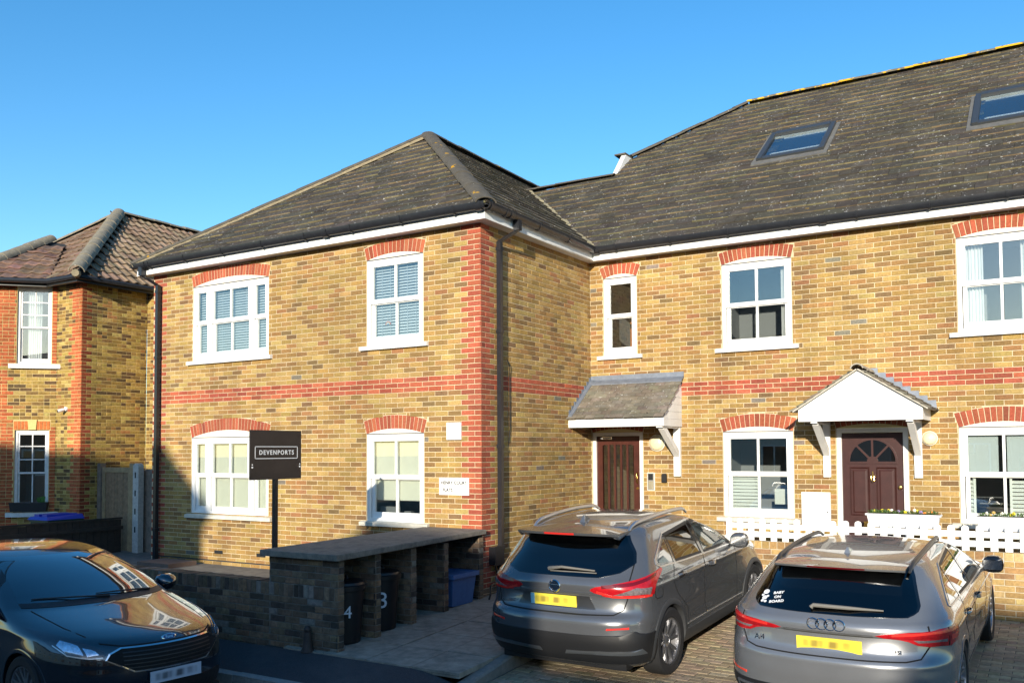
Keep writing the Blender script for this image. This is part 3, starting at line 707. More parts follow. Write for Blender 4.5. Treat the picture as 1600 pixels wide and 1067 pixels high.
# mortar valley between the two roofs and the little white cheek where they step
mb = MB(); n = 30
for i in range(n):
    t0, t1 = i/n*RL, (i+1)/n*RL
    def V(t, o, h): return (.3-t+o*.71, 2.97+t+o*.71, ZE+TANP*t+h)
    q = rnd(.035, .06); h = rnd(.045, .075)
    mb.hexa([V(t0, -q, .0), V(t0, q, .0), V(t1, q, .0), V(t1, -q, .0), V(t0, -q*.6, h), V(t0, q*.6, h), V(t1, q*.6, h+rnd(-.02, .02)), V(t1, -q*.6, h)])
mb.build('valley_mortar', mat('mossy_mortar', (.27, .235, .15), .95, noise=.5, nscale=25, bump=.8, bscale=60), roof)
mb = MB(); mb.prism([(5.95, ZL), (2.97+RH+.02, ZL), (2.97+RH+.02, ZE+TANP*RH+.06), (2.97+RH-.25, ZE+TANP*RH+.05)], 0, XH-.08, XH+.02); mb.build('white_cheek', M_WHITE, roof)
mb = MB(); mb.box(XH-.22, XH+.03, 2.97+RH-.32, 2.97+RH+.1, ZE+TANP*RH+.03, ZE+TANP*RH+.06); mb.build('cheek_cap', M_RIDGE, roof)
# skylights
for i, (x0, x1, y0, y1) in enumerate(SKY):
    S = empty('skylight', (0, 0, 0), parent=BLD)
    O = Vector((x0, y0, ZE+TANP*(y0-2.97))); Ls = (y1-y0)/CP; ws = x1-x0
    def TS(a, b, h): return tuple(O+Vector((a, b*CP-h*SP, b*SP+h*CP)))
    mb = MB(TS); f = .085
    mb.box(0, f, 0, Ls, -.02, .10); mb.box(ws-f, ws, 0, Ls, -.02, .10); mb.box(f, ws-f, 0, f+.04, -.02, .085); mb.box(f, ws-f, Ls-.15, Ls, -.02, .115)
    mb.build('frame', mat('skylight_cladding', (.065, .07, .075), .4, metal=.4), S)
    mb = MB(TS); mb.box(-.07, 0, -.1, Ls+.06, .02, .05); mb.box(ws, ws+.07, -.1, Ls+.06, .02, .05); mb.box(-.07, ws+.07, -.16, 0, .025, .048); mb.build('flashing_apron', mat('dull_lead', (.13, .125, .115), .7, noise=.3, nscale=9), S)
    mb = MB(TS); mb.box(f, ws-f, f+.04, Ls-.15, .055, .062); recalc(mb.build('pane', M_SKYGLASS, S))
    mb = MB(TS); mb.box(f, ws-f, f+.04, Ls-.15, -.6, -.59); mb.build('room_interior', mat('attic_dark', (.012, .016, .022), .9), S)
    mb = MB(TS); mb.box(f, ws-f, Ls-.20, Ls-.15, .0, .05); mb.box(f+.1, ws-f, f+.24, f+.285, .0, .03); mb.box(f+.08, f+.12, f+.08, f+.26, .0, .03); mb.build('inner_frame', M_WHITE, S)
    if i == 1:
        mb = MB(TS); mb.prism([(.36, .55), (.41, .85), (.46, .55)], 2, -.1, -.02); mb.build('ornament', mat('magenta', (.22, .02, .08), .6), S)

# ---------------------------------------------------------------- door canopies
# lean-to canopy over the flats' entrance
CAN = empty('canopy', (0, 0, 0), parent=BLD); CAN['label'] = 'tiled lean-to canopy over the mahogany door'
cx0, cx1, cd = .03, 1.66, .80; zf, zt_ = 2.345, 3.13
mb = MB(TC); mb.box(cx0, cx1, cd-.025, cd, zf, 2.495); mb.box(cx1-.012, cx1, cd-.14, cd-.026, zf, 2.495); mb.build('fascia', M_WHITE, CAN)
mb = MB(TC); mb.box(cx0, cx1-.02, .0, cd-.026, zf+.012, zf+.03); mb.build('underside', mat('stained_soffit', (.085, .035, .022), .6), CAN)
n = 6
for i in range(n):   # horizontal boards on the side cheek
    za = 2.495-.15+i*.115; zb = za+.112
    def dd(z): return max(.0, cd*(1-(z-2.50)/(zt_-2.46))) if z > 2.50 else cd-.03
    mb = MB(TC); mb.prism([(0, za), (dd(za)-.03, za), (dd(zb)-.03, zb), (0, zb)], 0, cx1-.03, cx1-.012-(i % 2)*.003); mb.build('cheek_board', M_WHITE, CAN)
sl_len = math.hypot(cd+.04, zt_-2.50); cs, sn = (cd+.04)/sl_len, (zt_-2.50)/sl_len
O = TC(cx0, cd+.04, 2.495)
mb = MB(); mb.add([O, (cx1+.02, O[1], O[2]), (cx1+.02, YC-.0, zt_), (cx0, YC-.0, zt_)], [(0, 1, 2, 3)]); mb.build('roof_deck', MATS['roofing_felt'], CAN)
items = tile_roof('t', O, (1, 0, 0), (0, cs, sn), (0, -sn, cs), 11, lambda b: (-.0, cx1-cx0+.03) if b < sl_len+.05 else None, .095, .165, lambda: jit((.20, .175, .135), .2, .05), 0, CAN, thick=.011, lap=.03, mossy=False)
for d, vs, fs, cs_ in items: MB().add(vs, fs, cs_).build('slate', M_TILE, CAN)
mb = MB(TC); mb.box(cx0, cx1+.03, .0, .012, zt_-.01, zt_+.09); mb.hexa([(cx0, .0, zt_+.0), (cx1+.03, .0, zt_+.0), (cx1+.03, .12, zt_-.07), (cx0, .12, zt_-.07), (cx0, .005, zt_+.02), (cx1+.03, .005, zt_+.02), (cx1+.03, .12, zt_-.055), (cx0, .12, zt_-.055)]); mb.build('lead_flashing', M_LEAD, CAN)
def step_flash(p0, p1, n, h, conv, name='stepped_flashing', t0=.004, t1=.012):
    # lead along a roof line p0->p1 with its top cut in steps to suit the brick courses
    mb = MB(); (a0, z0), (a1, z1) = p0, p1
    for i in range(n):
        q0, q1 = a0+(a1-a0)*i/n, a0+(a1-a0)*(i+1)/n; w0, w1 = z0+(z1-z0)*i/n, z0+(z1-z0)*(i+1)/n
        P = [(q0, w0-.03), (q1, w1-.03), (q1+(q1-q0)*.25, w1+h), (q0+(q1-q0)*.1, w1+h)]
        vs = [conv(a, t, z) for t in (t0, t1-.0006*(i % 2)) for a, z in P]
        mb.add(vs, [(0, 1, 2, 3), (7, 6, 5, 4), (0, 1, 5, 4), (1, 2, 6, 5), (2, 3, 7, 6), (3, 0, 4, 7)])
    return mb.build(name, M_LEAD, CAN)
step_flash((YC-cd-.02, 2.50), (YC, zt_), 9, .06, lambda a, t, z: (.05+t, a, z))
mb = MB(); mb.hexa([(.06, O[1], O[2]+.0), (.12, O[1], O[2]), (.12, YC, zt_), (.06, YC, zt_), (.06, O[1], O[2]+.045), (.12, O[1], O[2]+.035), (.12, YC, zt_+.035), (.06, YC, zt_+.045)]); mb.build('gutter_flashing', M_LEAD, CAN)
def bracket(u, w_, zb, zt, d, parent):
    mb = MB(TC); mb.box(u-w_/2, u+w_/2, 0, .055, zb, zt)
    mb.hexa([(u-w_*.4, .05, zb+.30), (u+w_*.4, .05, zb+.30), (u+w_*.4, .05, zb+.40), (u-w_*.4, .05, zb+.40), (u-w_*.4, d-.1, zt-.06), (u+w_*.4, d-.1, zt-.06), (u+w_*.4, d-.17, zt), (u-w_*.4, d-.17, zt)])
    mb.box(u-w_*.45, u+w_*.45, .055, d-.03, zt-.035, zt-.001); return mb.build('bracket', M_WHITE, parent)
bracket(1.575, .11, 1.565, zf+.01, cd, CAN)
# gabled canopy over the brown door
GC = empty('canopy', (0, 0, 0), parent=BLD); GC['label'] = 'white gabled canopy with stone tiles over the dark brown door'
gx0, gx1, gd, gz0, gz1, gza = 3.66, 5.24, .84, 2.36, 2.52, 3.03; gc = (gx0+gx1)/2
mb = MB(TC); mb.prism([(gx0, gz0), (gx1, gz0), (gx1, gz1), (gc, gza), (gx0, gz1)], 1, gd-.03, gd); mb.build('gable_board', M_WHITE, GC)
mb = MB(TC); mb.box(gx0, gx0+.02, 0, gd-.031, gz0, gz1); mb.box(gx1-.02, gx1, 0, gd-.031, gz0, gz1); mb.build('side_board', M_WHITE, GC)
mb = MB(TC); mb.box(gx0+.021, gx1-.021, 0, gd-.031, gz0+.01, gz0+.03); mb.build('underside', MATS['stained_soffit'], GC)
rise = gza-gz1; run = gc-gx0; sl2 = math.hypot(rise, run); cc, ss = run/sl2, rise/sl2
for sg in (-1, 1):
    ex = .06; b0 = -ex/cc
    Og = Vector((gc-sg*-1*0, 0, 0))
    Ox = (gx0 if sg < 0 else gx1); O = Vector(TC(Ox, 0, gz1+.004))
    s_ = Vector((cc*(1 if sg < 0 else -1), 0, ss)); nrm = Vector((-ss if sg < 0 else ss, 0, cc)); e = Vector((0, -1, 0))
    mb = MB()
    q = [O+s_*b0+nrm*.004, O+s_*b0+e*(gd+.05)+nrm*.004, O+s_*sl2+e*(gd+.05)+nrm*.004, O+s_*sl2+nrm*.004]
    mb.hexa([tuple(v) for v in q]+[tuple(v+nrm*.018) for v in q]); mb.build('roof_deck', mat('pale_timber', (.5, .46, .38), .8), GC)
    O2 = O+s_*b0+nrm*.02
    items = tile_roof('t', O2, e, s_, nrm, 9, lambda b: (0, gd+.055) if b < sl2-b0-.04 else None, .115, .17, lambda: jit((.21, .185, .14), .22, .06), 0, GC, thick=.024, lap=.03, mossy=False)
    for d, vs, fs, cs_ in items: MB().add(vs, fs, cs_).build('slate', M_TILE, GC)
    CAN = GC; pa = O+s_*b0+nrm*.04; pb = O+s_*sl2+nrm*.04
    step_flash((pa.x, pa.z), (pb.x, pb.z), 8, .055, lambda a, t, z: (a, YC-t, z))
ridge_run(TC(gc, gd+.06, gza+.03), TC(gc, 0, gza+.03), (0, 0, 1), mat('stone_ridge', (.36, .32, .25), .9, noise=.3, nscale=20), GC, r=.085, seg=.3, bed=False, flat=.8)
bracket(3.86, .10, 1.575, gz0+.01, gd, GC); bracket(5.075, .10, 1.575, gz0+.01, gd, GC)

# ---------------------------------------------------------------- things fixed on the walls
def wall_lamp(u, z, r, label):
    E_ = empty('wall_lamp', TC(u, 0, z), label, 'lamp', 'bulkhead lamps beside the doors')
    mb = MB(TC); mb.lathe([(r, -.0), (r, .03), (r*.93, .034)], 28, 1, (u, 0, z)); mb.build('base_ring', M_CREAM, E_, smooth=40)
    mb = MB(TC); mb.lathe([(r*.93, .03), (r*.88, .055), (r*.65, .078), (r*.3, .09), (.001, .093)], 28, 1, (u, 0, z)); mb.build('diffuser', mat('opal_plastic', (.78, .68, .44), .3), E_, smooth=60)
wall_lamp(1.232, 2.095, .135, 'round cream wall lamp right of the mahogany door')
wall_lamp(5.222, 2.118, .10, 'round cream wall lamp right of the gabled canopy')
E_ = empty('intercom', TC(1.115, 0, 1.477), 'silver and white intercom panel beside the mahogany door', 'intercom')
mb = MB(TC); mb.box(1.05, 1.18, 0, .02, 1.335, 1.62); mb.build('backplate', mat('intercom_white', (.78, .76, .68), .4), E_)
mb = MB(TC); mb.box(1.06, 1.17, .02, .026, 1.345, 1.61); mb.build('faceplate', mat('brushed_steel', (.55, .53, .48), .35, metal=.7), E_)
mb = MB(TC); mb.box(1.075, 1.155, .026, .031, 1.50, 1.60); mb.build('screen', M_BLACK, E_)
mb = MB(TC)
for i in range(3):
    for j in range(5): mb.box(1.085+i*.025, 1.10+i*.025, .026, .032, 1.36+j*.025, 1.375+j*.025)
mb.build('button', mat('brass_button', (.6, .5, .25), .3, metal=.6), E_)
mb = MB(TC); mb.prism([(1.305, 1.465), (1.385, 1.465), (1.385, 1.585), (1.372, 1.605), (1.318, 1.605), (1.305, 1.585)], 1, 0, .045); o = mb.build('key_safe', M_BLACK); tag(o, 'small black key safe on the wall right of the intercom', 'key safe')
E_ = empty('meter_box', TC(3.69, 0, .8), 'white utility meter box on the wall left of the brown door', 'meter box')
mb = MB(TC); mb.box(3.49, 3.895, 0, .05, .80, 1.355); mb.build('cabinet', M_UPVC, E_)
mb = MB(TC); mb.box(3.505, 3.88, .05, .058, .815, 1.34); o = mb.build('door', M_UPVC, E_); mb = MB(TC); mb.box(3.85, 3.866, .058, .064, 1.06, 1.08); mb.build('latch', M_BLACK, o)
E_ = empty('name_sign', TA(-.455, 0, 1.375), 'white wall sign reading HENRY COURT FLATS in black letters', 'sign')
mb = MB(TA); mb.box(-.706, -.204, .001, .012, 1.372, 1.613); mb.build('board', mat('sign_white', (.82, .81, .78), .45), E_)
Mx = basis((-.455, -.0135, 1.54), (1, 0, 0), (0, 0, 1), (0, -1, 0)); text_mesh('lettering', 'HENRY COURT', .064, Mx, M_BLACK, E_, .0008, bold=.0015)
Mx = basis((-.56, -.0135, 1.44), (1, 0, 0), (0, 0, 1), (0, -1, 0)); text_mesh('lettering', 'FLATS', .064, Mx, M_BLACK, E_, .0008, bold=.0015)
mb = MB(TA)
for u, z in ((-.69, 1.598), (-.22, 1.598), (-.69, 1.387), (-.22, 1.387)): mb.lathe([(.0, .0145), (.005, .0145), (.005, .012)], 8, 1, (u, 0, z))
mb.build('screw', M_BLACK, E_)
mb = MB(TA); mb.box(-.565, -.325, .001, .03, 2.14, 2.38); mb.box(-.55, -.34, .03, .034, 2.155, 2.365); o = mb.build('blank_wall_plate', M_UPVC); tag(o, 'square blank white plate on the wall above the name sign', 'wall plate')
E_ = empty('meter_housing', (0.03, .27, .4), 'black electrical box low on the side wall beside the corner', 'electric box')
mb = MB(TB); mb.box(.17, .33, 0, .1, .42, .66); mb.box(.16, .34, .1, .112, .41, .67); mb.build('housing', M_GUTTER, E_)
mb = MB(); mb.tube([(.06, .3, .42), (.07, .32, .3), (.12, .3, .22), (.10, .2, .18), (.14, .0, .16), (.2, -.1, .06), (.19, -.12, -.0)], .014, 6); mb.tube([(.06, .24, .42), (.08, .25, .3), (.06, .3, .05)], .012, 6); mb.build('cable', M_BLACK, E_)
# ================================================================ neighbouring house
NB = empty('brick_house', (-9.9, .5, 0), 'old yellow stock brick house with red quoins and brown pantile roof', 'building')
def TN1(u, d, z): return (u, .5-d, z)
def TN2(u, d, z): return (-10.75-.7071*u+.7071*d, .5-.7071*u-.7071*d, z)
def TN3(u, d, z): return (-9.9+d, .5+u, z)
def TN4(u, d, z): return (u, 2.0-d, z)
def TN5(u, d, z): return (u, -.56-d, z)
OLD = [((.37, .25, .07), 30), ((.31, .195, .055), 25), ((.21, .13, .045), 22), ((.115, .072, .035), 16), ((.43, .31, .10), 10), ((.34, .17, .06), 5)]
def ored(): return jit((.42, .115, .045), .2, .08)
def zn(k): return 5.40-.0718*(k+.5)
def cn1(uc, k, e0, e1): return ored() if e1 > -9.9-.12-(.11 if k % 2 else 0) else pick(OLD)
def cn2(uc, k, e0, e1):
    z = zn(k)
    if z > 3.72 and uc < .16: return ored()
    if z > 3.72 and uc > .72: return ored()
    if 2.55 < z < 3.65: return ored() if uc > .85 + .1*(k % 2) else pick(OLD)
    if z <= 2.9 and (uc > .76 or uc < .15): return ored()
    return pick(OLD)
def cn3(uc, k, e0, e1): return jit((.26, .065, .03), .25, .08) if e0 < .10+(.1 if k % 2 else 0) else pick(OLD)
nw1 = Opening(.10, .75, 3.80, 5.39, .001, .002, 1, False); nw2 = Opening(.12, .76, .80, 2.46, .001, .19, 9, False)
class Flat(Opening):
    def blocked(s, z):
        if z < s.z0 or z > s.z1+.185: return None
        return (s.u0, s.u1) if z < s.z1 else (s.u0-.02, s.u1+.02)
nw2.__class__ = Flat
l2 = lay(.0, 1.5, 0, 74, zn, lambda k: 0. if k % 2 else .1125, [nw1, nw2], cn2, 5.40, 0, headers=True)
for i in range(10):   # flat gauged arch with a keystone
    if i in (4, 5): continue
    u0_, u1_ = nw2.u0-.02+(nw2.u1-nw2.u0+.04)*i/10, nw2.u0-.02+(nw2.u1-nw2.u0+.04)*(i+1)/10
    l2.append(([(u0_+.004, 2.47), (u1_-.004, 2.47), (u1_-.004, 2.64), (u0_+.004, 2.64)], jit((.55, .16, .05), .15)))
w1 = mortar_sheet(TN1, -10.75, -9.9-.006, -.2, 5.42, [], 'front_wall', M_OLDMORTAR, NB)
w2 = mortar_sheet(TN2, 0, 1.5, -.2, 5.42, [nw1, nw2], 'bay_wall', M_OLDMORTAR, NB)
w3 = mortar_sheet(TN3, .006, 1.5, -.2, 5.42, [], 'side_wall', M_OLDMORTAR, NB)
w4 = mortar_sheet(TN4, -9.9, -8.6, -.2, 5.42, [], 'rear_wing_wall', M_OLDMORTAR, NB)
w5 = mortar_sheet(TN5, -14, -11.81, -.2, 5.42, [], 'bay_front_wall', M_OLDMORTAR, NB)
finish_bricks([(TN1, lay(-10.75, -9.9, 0, 74, zn, lambda k: 0. if k % 2 else .1125, [], cn1, 5.40, 0, headers=True), w1, 0), (TN2, l2, w2, 0),
               (TN3, lay(0, 1.5, 0, 74, zn, lambda k: 0. if k % 2 else .1125, [], cn3, 5.40, 0, headers=True), w3, 0),
               (TN4, lay(-9.9, -8.6, 0, 74, zn, lambda k: 0. if k % 2 else .1125, [], lambda *a: pick(OLD), 5.40, 0, headers=True), w4, 0),
               (TN5, lay(-14, -11.81, 0, 74, zn, lambda k: 0. if k % 2 else .1125, [], lambda uc, k, e0, e1: ored() if e1 > -12.05 else pick(OLD), 5.40, 0, headers=True), w5, 0)], M_OLDBRICK, 300)
M_OLDWHITE = mat('old_white_paint', (.70, .69, .66), .6, noise=.15, nscale=14, bump=.2)
mb = MB(TN2); mb.hexa([(.36, -.02, 2.465), (.50, -.02, 2.465), (.50, .02, 2.465), (.36, .02, 2.465), (.345, -.02, 2.67), (.515, -.02, 2.67), (.515, .02, 2.67), (.345, .02, 2.67)]); mb.build('keystone', mat('yellow_stone', (.62, .48, .18), .8, noise=.2), NB)
def old_sash(op, z0, z1, rows_up, curtain):
    W = empty('window', (0, 0, 0), parent=NB); W.matrix_parent_inverse = PINV[NB.name]
    u0, u1 = op.u0, op.u1; zm = (z0+z1)/2-.05
    mb = MB(TN2); frame_rect(mb, u0, u1, z0, z1, .05, -.12, -.05); mb.build('frame', M_OLDWHITE, W)
    up = MB(TN2); frame_rect(up, u0+.05, u1-.05, zm, z1-.05, .035, -.10, -.07)
    c = (u0+u1)/2; up.box(c-.011, c+.011, -.095, -.072, zm+.03, z1-.08)
    for i in range(1, rows_up): zz = zm+.02+(z1-.07-zm)*i/rows_up; up.box(u0+.08, u1-.08, -.094, -.0725, zz-.011, zz+.011)
    up.build('upper_sash', M_OLDWHITE, W)
    lo = MB(TN2); frame_rect(lo, u0+.05, u1-.05, z0+.05, zm+.03, .035, -.125, -.10, bot=.07)
    if not curtain: lo.box(c-.011, c+.011, -.12, -.102, z0+.1, zm)
    lo.build('lower_sash', M_OLDWHITE, W)
    pane(TN2, u0+.08, u1-.08, zm+.03, z1-.08, -.085, W); pane(TN2, u0+.08, u1-.08, z0+.11, zm, -.112, W)
    sl2_ = MB(TN2); sl2_.box(u0-.25, u1+.12, -.04, .09, z0-.09, z0-.0); sl2_.build('sill', M_OLDWHITE, W)
    room(TN2, u0, u1, z0, z1, W, d0=-.13, dp=.9, ext=.05)
    if curtain:
        mb = MB(TN2); n = 30; vs = []; fs = []
        for i in range(n+1):
            u = u0+.22+(u1-u0-.22)*i/n*.62; d = -.2+.02*math.sin(i*1.3); vs += [(u, d, z0), (u, d, z1-.05)]
        for i in range(n): fs.append((2*i, 2*i+2, 2*i+3, 2*i+1))
        mb.add(vs, fs); mb.build('net_curtain', M_CURTAIN, W, smooth=60)
    return W
old_sash(nw1, 3.80, 5.38, 3, True); old_sash(nw2, .80, 2.45, 3, False)
mb = MB(TN2); mb.hexa([(nw2.u0+.0, .0, .82), (nw2.u1+.02, .0, .82), (nw2.u1+.02, .13, .82), (nw2.u0, .13, .82), (nw2.u0-.02, -.0, 1.0), (nw2.u1+.04, -.0, 1.0), (nw2.u1+.04, .15, 1.0), (nw2.u0-.02, .15, 1.0)])
o = mb.build('window_box', mat('slate_trough', (.022, .022, .024), .5)); tag(o, 'black trough on the lower window sill of the old house', 'planter')
mb = MB(TN2)
for i in range(40):
    u, d, h = .15+rnd(0, .14), .07+rnd(-.03, .03), rnd(.05, .14); mb.add([(u, d, .99), (u+rnd(-.03, .03), d+rnd(-.02, .03), .99+h), (u+.02, d+.01, 1.0+h*.6)], [(0, 1, 2)])
o = mb.build('leafy_plant', mat('leaf_green', (.06, .17, .03), .6)); tag(o, 'small leafy green plant in the black trough', 'plant')
# gutters and roof of the old house
def rough_gutter(pts, r=.055):
    mb = MB(); mb.tube(pts, r, 10); mb.build('gutter', M_GUTTER, NB, smooth=60)
rough_gutter([(-13.5, -.93, 5.46), (-11.72, -.93, 5.46), (-10.60, .19, 5.46), (-9.62, .19, 5.46), (-9.62, 3.2, 5.46)])
mb = MB(); mb.box(-10.7, -9.66, .23, .26, 5.36, 5.48); mb.box(-9.68, -9.65, .26, 6, 5.36, 5.48); mb.hexa([(-10.7, .25, 5.36), (-11.75, -.84, 5.36), (-11.77, -.82, 5.36), (-10.72, .28, 5.36), (-10.7, .25, 5.48), (-11.75, -.84, 5.48), (-11.77, -.82, 5.48), (-10.72, .28, 5.48)]); mb.build('fascia', mat('black_paint', (.015, .015, .016), .4), NB)
mb = MB(); mb.add([(-11.8, -.9, 5.4), (-10.7, .2, 5.4), (-9.62, .2, 5.4), (-9.62, 6, 5.4), (-12, 6, 5.4), (-14, 2, 5.4), (-14, -.9, 5.4)], [(0, 1, 2, 3, 4, 5, 6)]); mb.build('soffit', MATS['black_paint'], NB)
NT = .78; NC = 1/math.sqrt(1+NT*NT); NS = NT*NC; NZ = 5.48; ND = 2.85
def pantiles(O, e, s, nrm, lim, rows, gauge, width, part, colfn, n_single=150, amp=.026):
    O, e, s, nrm = Vector(O), Vector(e), Vector(s), Vector(nrm); rest = MB(); cnt = 0
    for k in range(rows):
        b0 = k*gauge; b1 = b0+gauge+.05; l0, l1 = lim(b0), lim(b1)
        if l0 is None: break
        l1 = l1 or l0
        for i in range(int(l0[0]/width)-2, int(l0[1]/width)+2):
            a0 = i*width
            lo = max(l0[0], l1[0]); hi = min(l0[1], l1[1])
            if a0+width < lo or a0 > hi: continue
            col = colfn(); vs = []; fs = []; N = 8; hj = rnd(-.006, .006)
            for j in range(N+1):
                a = min(max(a0+width*j/N, lo), hi); t = j/N
                h = amp*(math.cos(2*math.pi*(t-.25))*.5+.5)**1.5*1.5+hj
                for b, up in ((b0, .036), (b1, .0)): vs.append(tuple(O+e*a+s*b+nrm*(h+up)))
                vs.append(tuple(O+e*a+s*b0+nrm*(h+.036-.02)))
            for j in range(N): fs += [(3*j, 3*j+3, 3*j+4, 3*j+1), (3*j, 3*j+3, 3*j+5, 3*j+2)]
            p = project(vs[0])
            if cnt < n_single and p and 0 < p[0] < .25 and p[1] > 0: MB().add(vs, fs, col).build('pantile', M_PANTILE, part, smooth=50); cnt += 1
            else: rest.add(vs, fs, col)
    if rest.f: rest.build('pantiles', M_PANTILE, part, smooth=50, kind='stuff')
RO = MB(); ap = (-9.6-ND, .2+ND, NZ+NT*ND)
RO.add([(-9.6, .2, NZ), ap, (ap[0], 9, ap[2]), (-9.6, 9, NZ)], [(0, 1, 2, 3)]); RO.add([(-15.3, .2, NZ), (-9.6, .2, NZ), ap], [(0, 1, 2)]); RO.add([(-15.3, .2, NZ), ap, (ap[0], 9, ap[2]), (-15.3, 9, NZ)], [(0, 1, 2, 3)])
nroof = RO.build('roof', MATS['roofing_felt'], NB)
def pcol(): return jit((.27, .19, .125), .25, .07)
pantiles((-9.6, .2, NZ), (0, 1, 0), (-NC, 0, NS), (NS, 0, NC), lambda b: (b*NC, 8.5) if b*NC < ND else None, 14, .28, .21, nroof, pcol, 170)
pantiles((-15.3, .2, NZ), (1, 0, 0), (0, NC, NS), (0, -NS, NC), lambda b: (b*NC, 5.7-b*NC) if b*NC < ND else None, 14, .28, .21, nroof, lambda: jit((.21, .14, .095), .25, .07), 40, amp=.012)
# bay roof: canted slope, front slope and hip
bh = .38; bk = Vector((-11.72, -.95, NZ)); top = Vector((-12.75, 1.55, NZ+1.32))
pk = Vector((-10.55, .22, NZ)); q4 = Vector((-12.45, 1.78, NZ+1.25))
RO = MB(); RO.add([tuple(bk), tuple(pk), tuple(q4), tuple(top)], [(0, 1, 2, 3)]); RO.add([tuple(bk), tuple(top), (-15, 1.55, NZ+1.32), (-15, -.95, NZ)], [(0, 1, 2, 3)]); broof = RO.build('bay_roof', MATS['roofing_felt'], NB)
e_ = (pk-bk); eL = e_.length; e_.normalize(); s_ = ((top-bk)-e_*((top-bk).dot(e_))).normalized(); n_ = e_.cross(s_).normalized()
if n_.z < 0: n_ = -n_
ta, tb = (top-bk).dot(e_), (top-bk).dot(s_); qa, qb = (q4-bk).dot(e_), (q4-bk).dot(s_)
pantiles(bk, e_, s_, n_, lambda b: (ta*b/tb, eL+(qa-eL)*b/qb) if b < min(tb, qb) else None, 8, .30, .24, broof, lambda: jit((.21, .13, .095), .25, .07), 60, amp=.018)
M_HIP = mat('grey_hip_tile', (.23, .20, .145), .9, noise=.3, nscale=9, bump=.5, bscale=50); add_spots(M_HIP, (.5, .5, .45), 16, .68, .9, 3.); add_spots(M_HIP, (.45, .26, .03), 4., .70, .8, 6.)
ridge_run((-9.52, .12, NZ+.05), (ap[0], ap[1], ap[2]+.05), (1, -1, 2.3), M_HIP, nroof, r=.15, flat=.9, bed=False, seg=.4)
ridge_run((ap[0], ap[1], ap[2]+.05), (ap[0], 9, ap[2]+.05), (0, 0, 1), M_HIP, nroof, r=.13, bed=False)
ridge_run((-15.2, .3, NZ+.05), (ap[0], ap[1], ap[2]+.05), (-1, -1, 2.3), M_HIP, nroof, r=.12, bed=False)
ridge_run(tuple(bk+Vector((0, 0, .03))), tuple(top+Vector((0, 0, .05))), (.5, -1, 2), M_HIP, broof, r=.14, flat=.9, bed=False, seg=.42)
mb = MB(); mb.tube([(-9.58, .16, NZ+.02), (-9.46, .06, NZ-.0)], [.09, .07], 9); mb.build('hip_bedding', M_BED, nroof)
mb = MB(); mb.hexa([(-18, 2.5, 6.4), (-12.2, 5.5, 6.4), (-12.2, 9, 6.4), (-18, 9, 6.4), (-18, 6, 8.1), (-13.4, 6.8, 7.9), (-13.4, 9, 7.9), (-18, 9, 8.1)]); mb.build('rear_roof', mat('dark_tiles', (.11, .07, .055), .9, noise=.4, nscale=6), NB)
E_ = empty('security_camera', TN1(-10.42, 0, 2.85), 'small white security camera on the corner of the old house', 'camera')
mb = MB(TN1); mb.lathe([(.001, 0), (.045, 0), (.045, .03), (.001, .03)], 14, 1, (-10.38, 0, 2.88)); mb.build('mount', M_UPVC, E_)
mb = MB(TN1); mb.tube([(-10.38, .03, 2.87), (-10.39, .07, 2.86), (-10.42, .16, 2.83)], [.02, .035, .035], 12); mb.build('body', M_UPVC, E_, smooth=50)
mb = MB(TN1); mb.tube([(-10.42, .16, 2.83), (-10.422, .165, 2.829)], .03, 12); mb.build('lens', M_BLACK, E_)

# ---------------------------------------------------------------- side gate, posts and boundary fence of the old house
G = empty('garden_gate', (-9.3, .95, 0), 'weathered timber side gate between the old house and the flats', 'gate')
gx0_, gx1_ = -9.78, -8.86
n = 8
for i in range(n):
    u0_ = gx0_+.09+(gx1_-gx0_-.18)*i/n; u1_ = gx0_+.09+(gx1_-gx0_-.18)*(i+1)/n-.006
    mb = MB(); mb.box(u0_, u1_, .93+rnd(0, .006), .955, .05, 1.62); mb.build('board', mat('silver_timber', (.27, .175, .10), .9, noise=.35, nscale=12, bump=.5), G)
mb = MB(); mb.box(gx0_, gx0_+.09, .91, .96, .03, 1.70); mb.box(gx1_-.09, gx1_, .91, .96, .03, 1.70); mb.box(gx0_+.09, gx1_-.09, .915, .96, 1.60, 1.70); mb.build('gate_frame', mat('pale_old_timber', (.36, .26, .14), .9, noise=.3, nscale=10, bump=.4), G)
E_ = empty('fence_panel', (-8.4, .95, 0), 'dark timber fence panel beside the side gate', 'fence')
for i in range(7):
    u0_ = -8.72+i*.24; mb = MB(); mb.box(u0_, u0_+.225, .96, .985, .02, 1.62+rnd(-.02, .05)); mb.build('board', M_TIMBER if i < 3 else M_DKTIMBER, E_)
mb = MB(); mb.box(gx0_-.14, gx0_-.02, .88, 1.0, 0, 1.78); o = mb.build('gate_post', M_TIMBER); tag(o, 'square brown gate post against the old house wall', 'post')
mb = MB(); mb.box(gx1_+.02, gx1_+.13, .86, .97, 0, 1.78); o = mb.build('gate_post', mat('pale_old_timber')); tag(o, 'pale timber gate post on the latch side of the side gate', 'post')
P = [(.0, 0), (.17, 0), (.17, 1.70)]+[(.085+.085*math.cos(math.pi*i/8), 1.70+.085*math.sin(math.pi*i/8)) for i in range(9)]+[(0, 1.70)]
mb = MB(lambda x, y, z: (-8.62+x, .78+y, z)); mb.prism(P, 1, 0, .12); 
o = mb.build('concrete_post', mat('pale_concrete', (.50, .49, .45), .85, noise=.25, nscale=20, bump=.3)); tag(o, 'pale round topped concrete fence post with slots', 'post')
mb = MB(lambda x, y, z: (-8.62+x, .78+y, z))
for z in (.45, .8, 1.15, 1.5): mb.box(.06, .095, -.004, .002, z, z+.11)
mb.build('slot', M_BLACK, o)
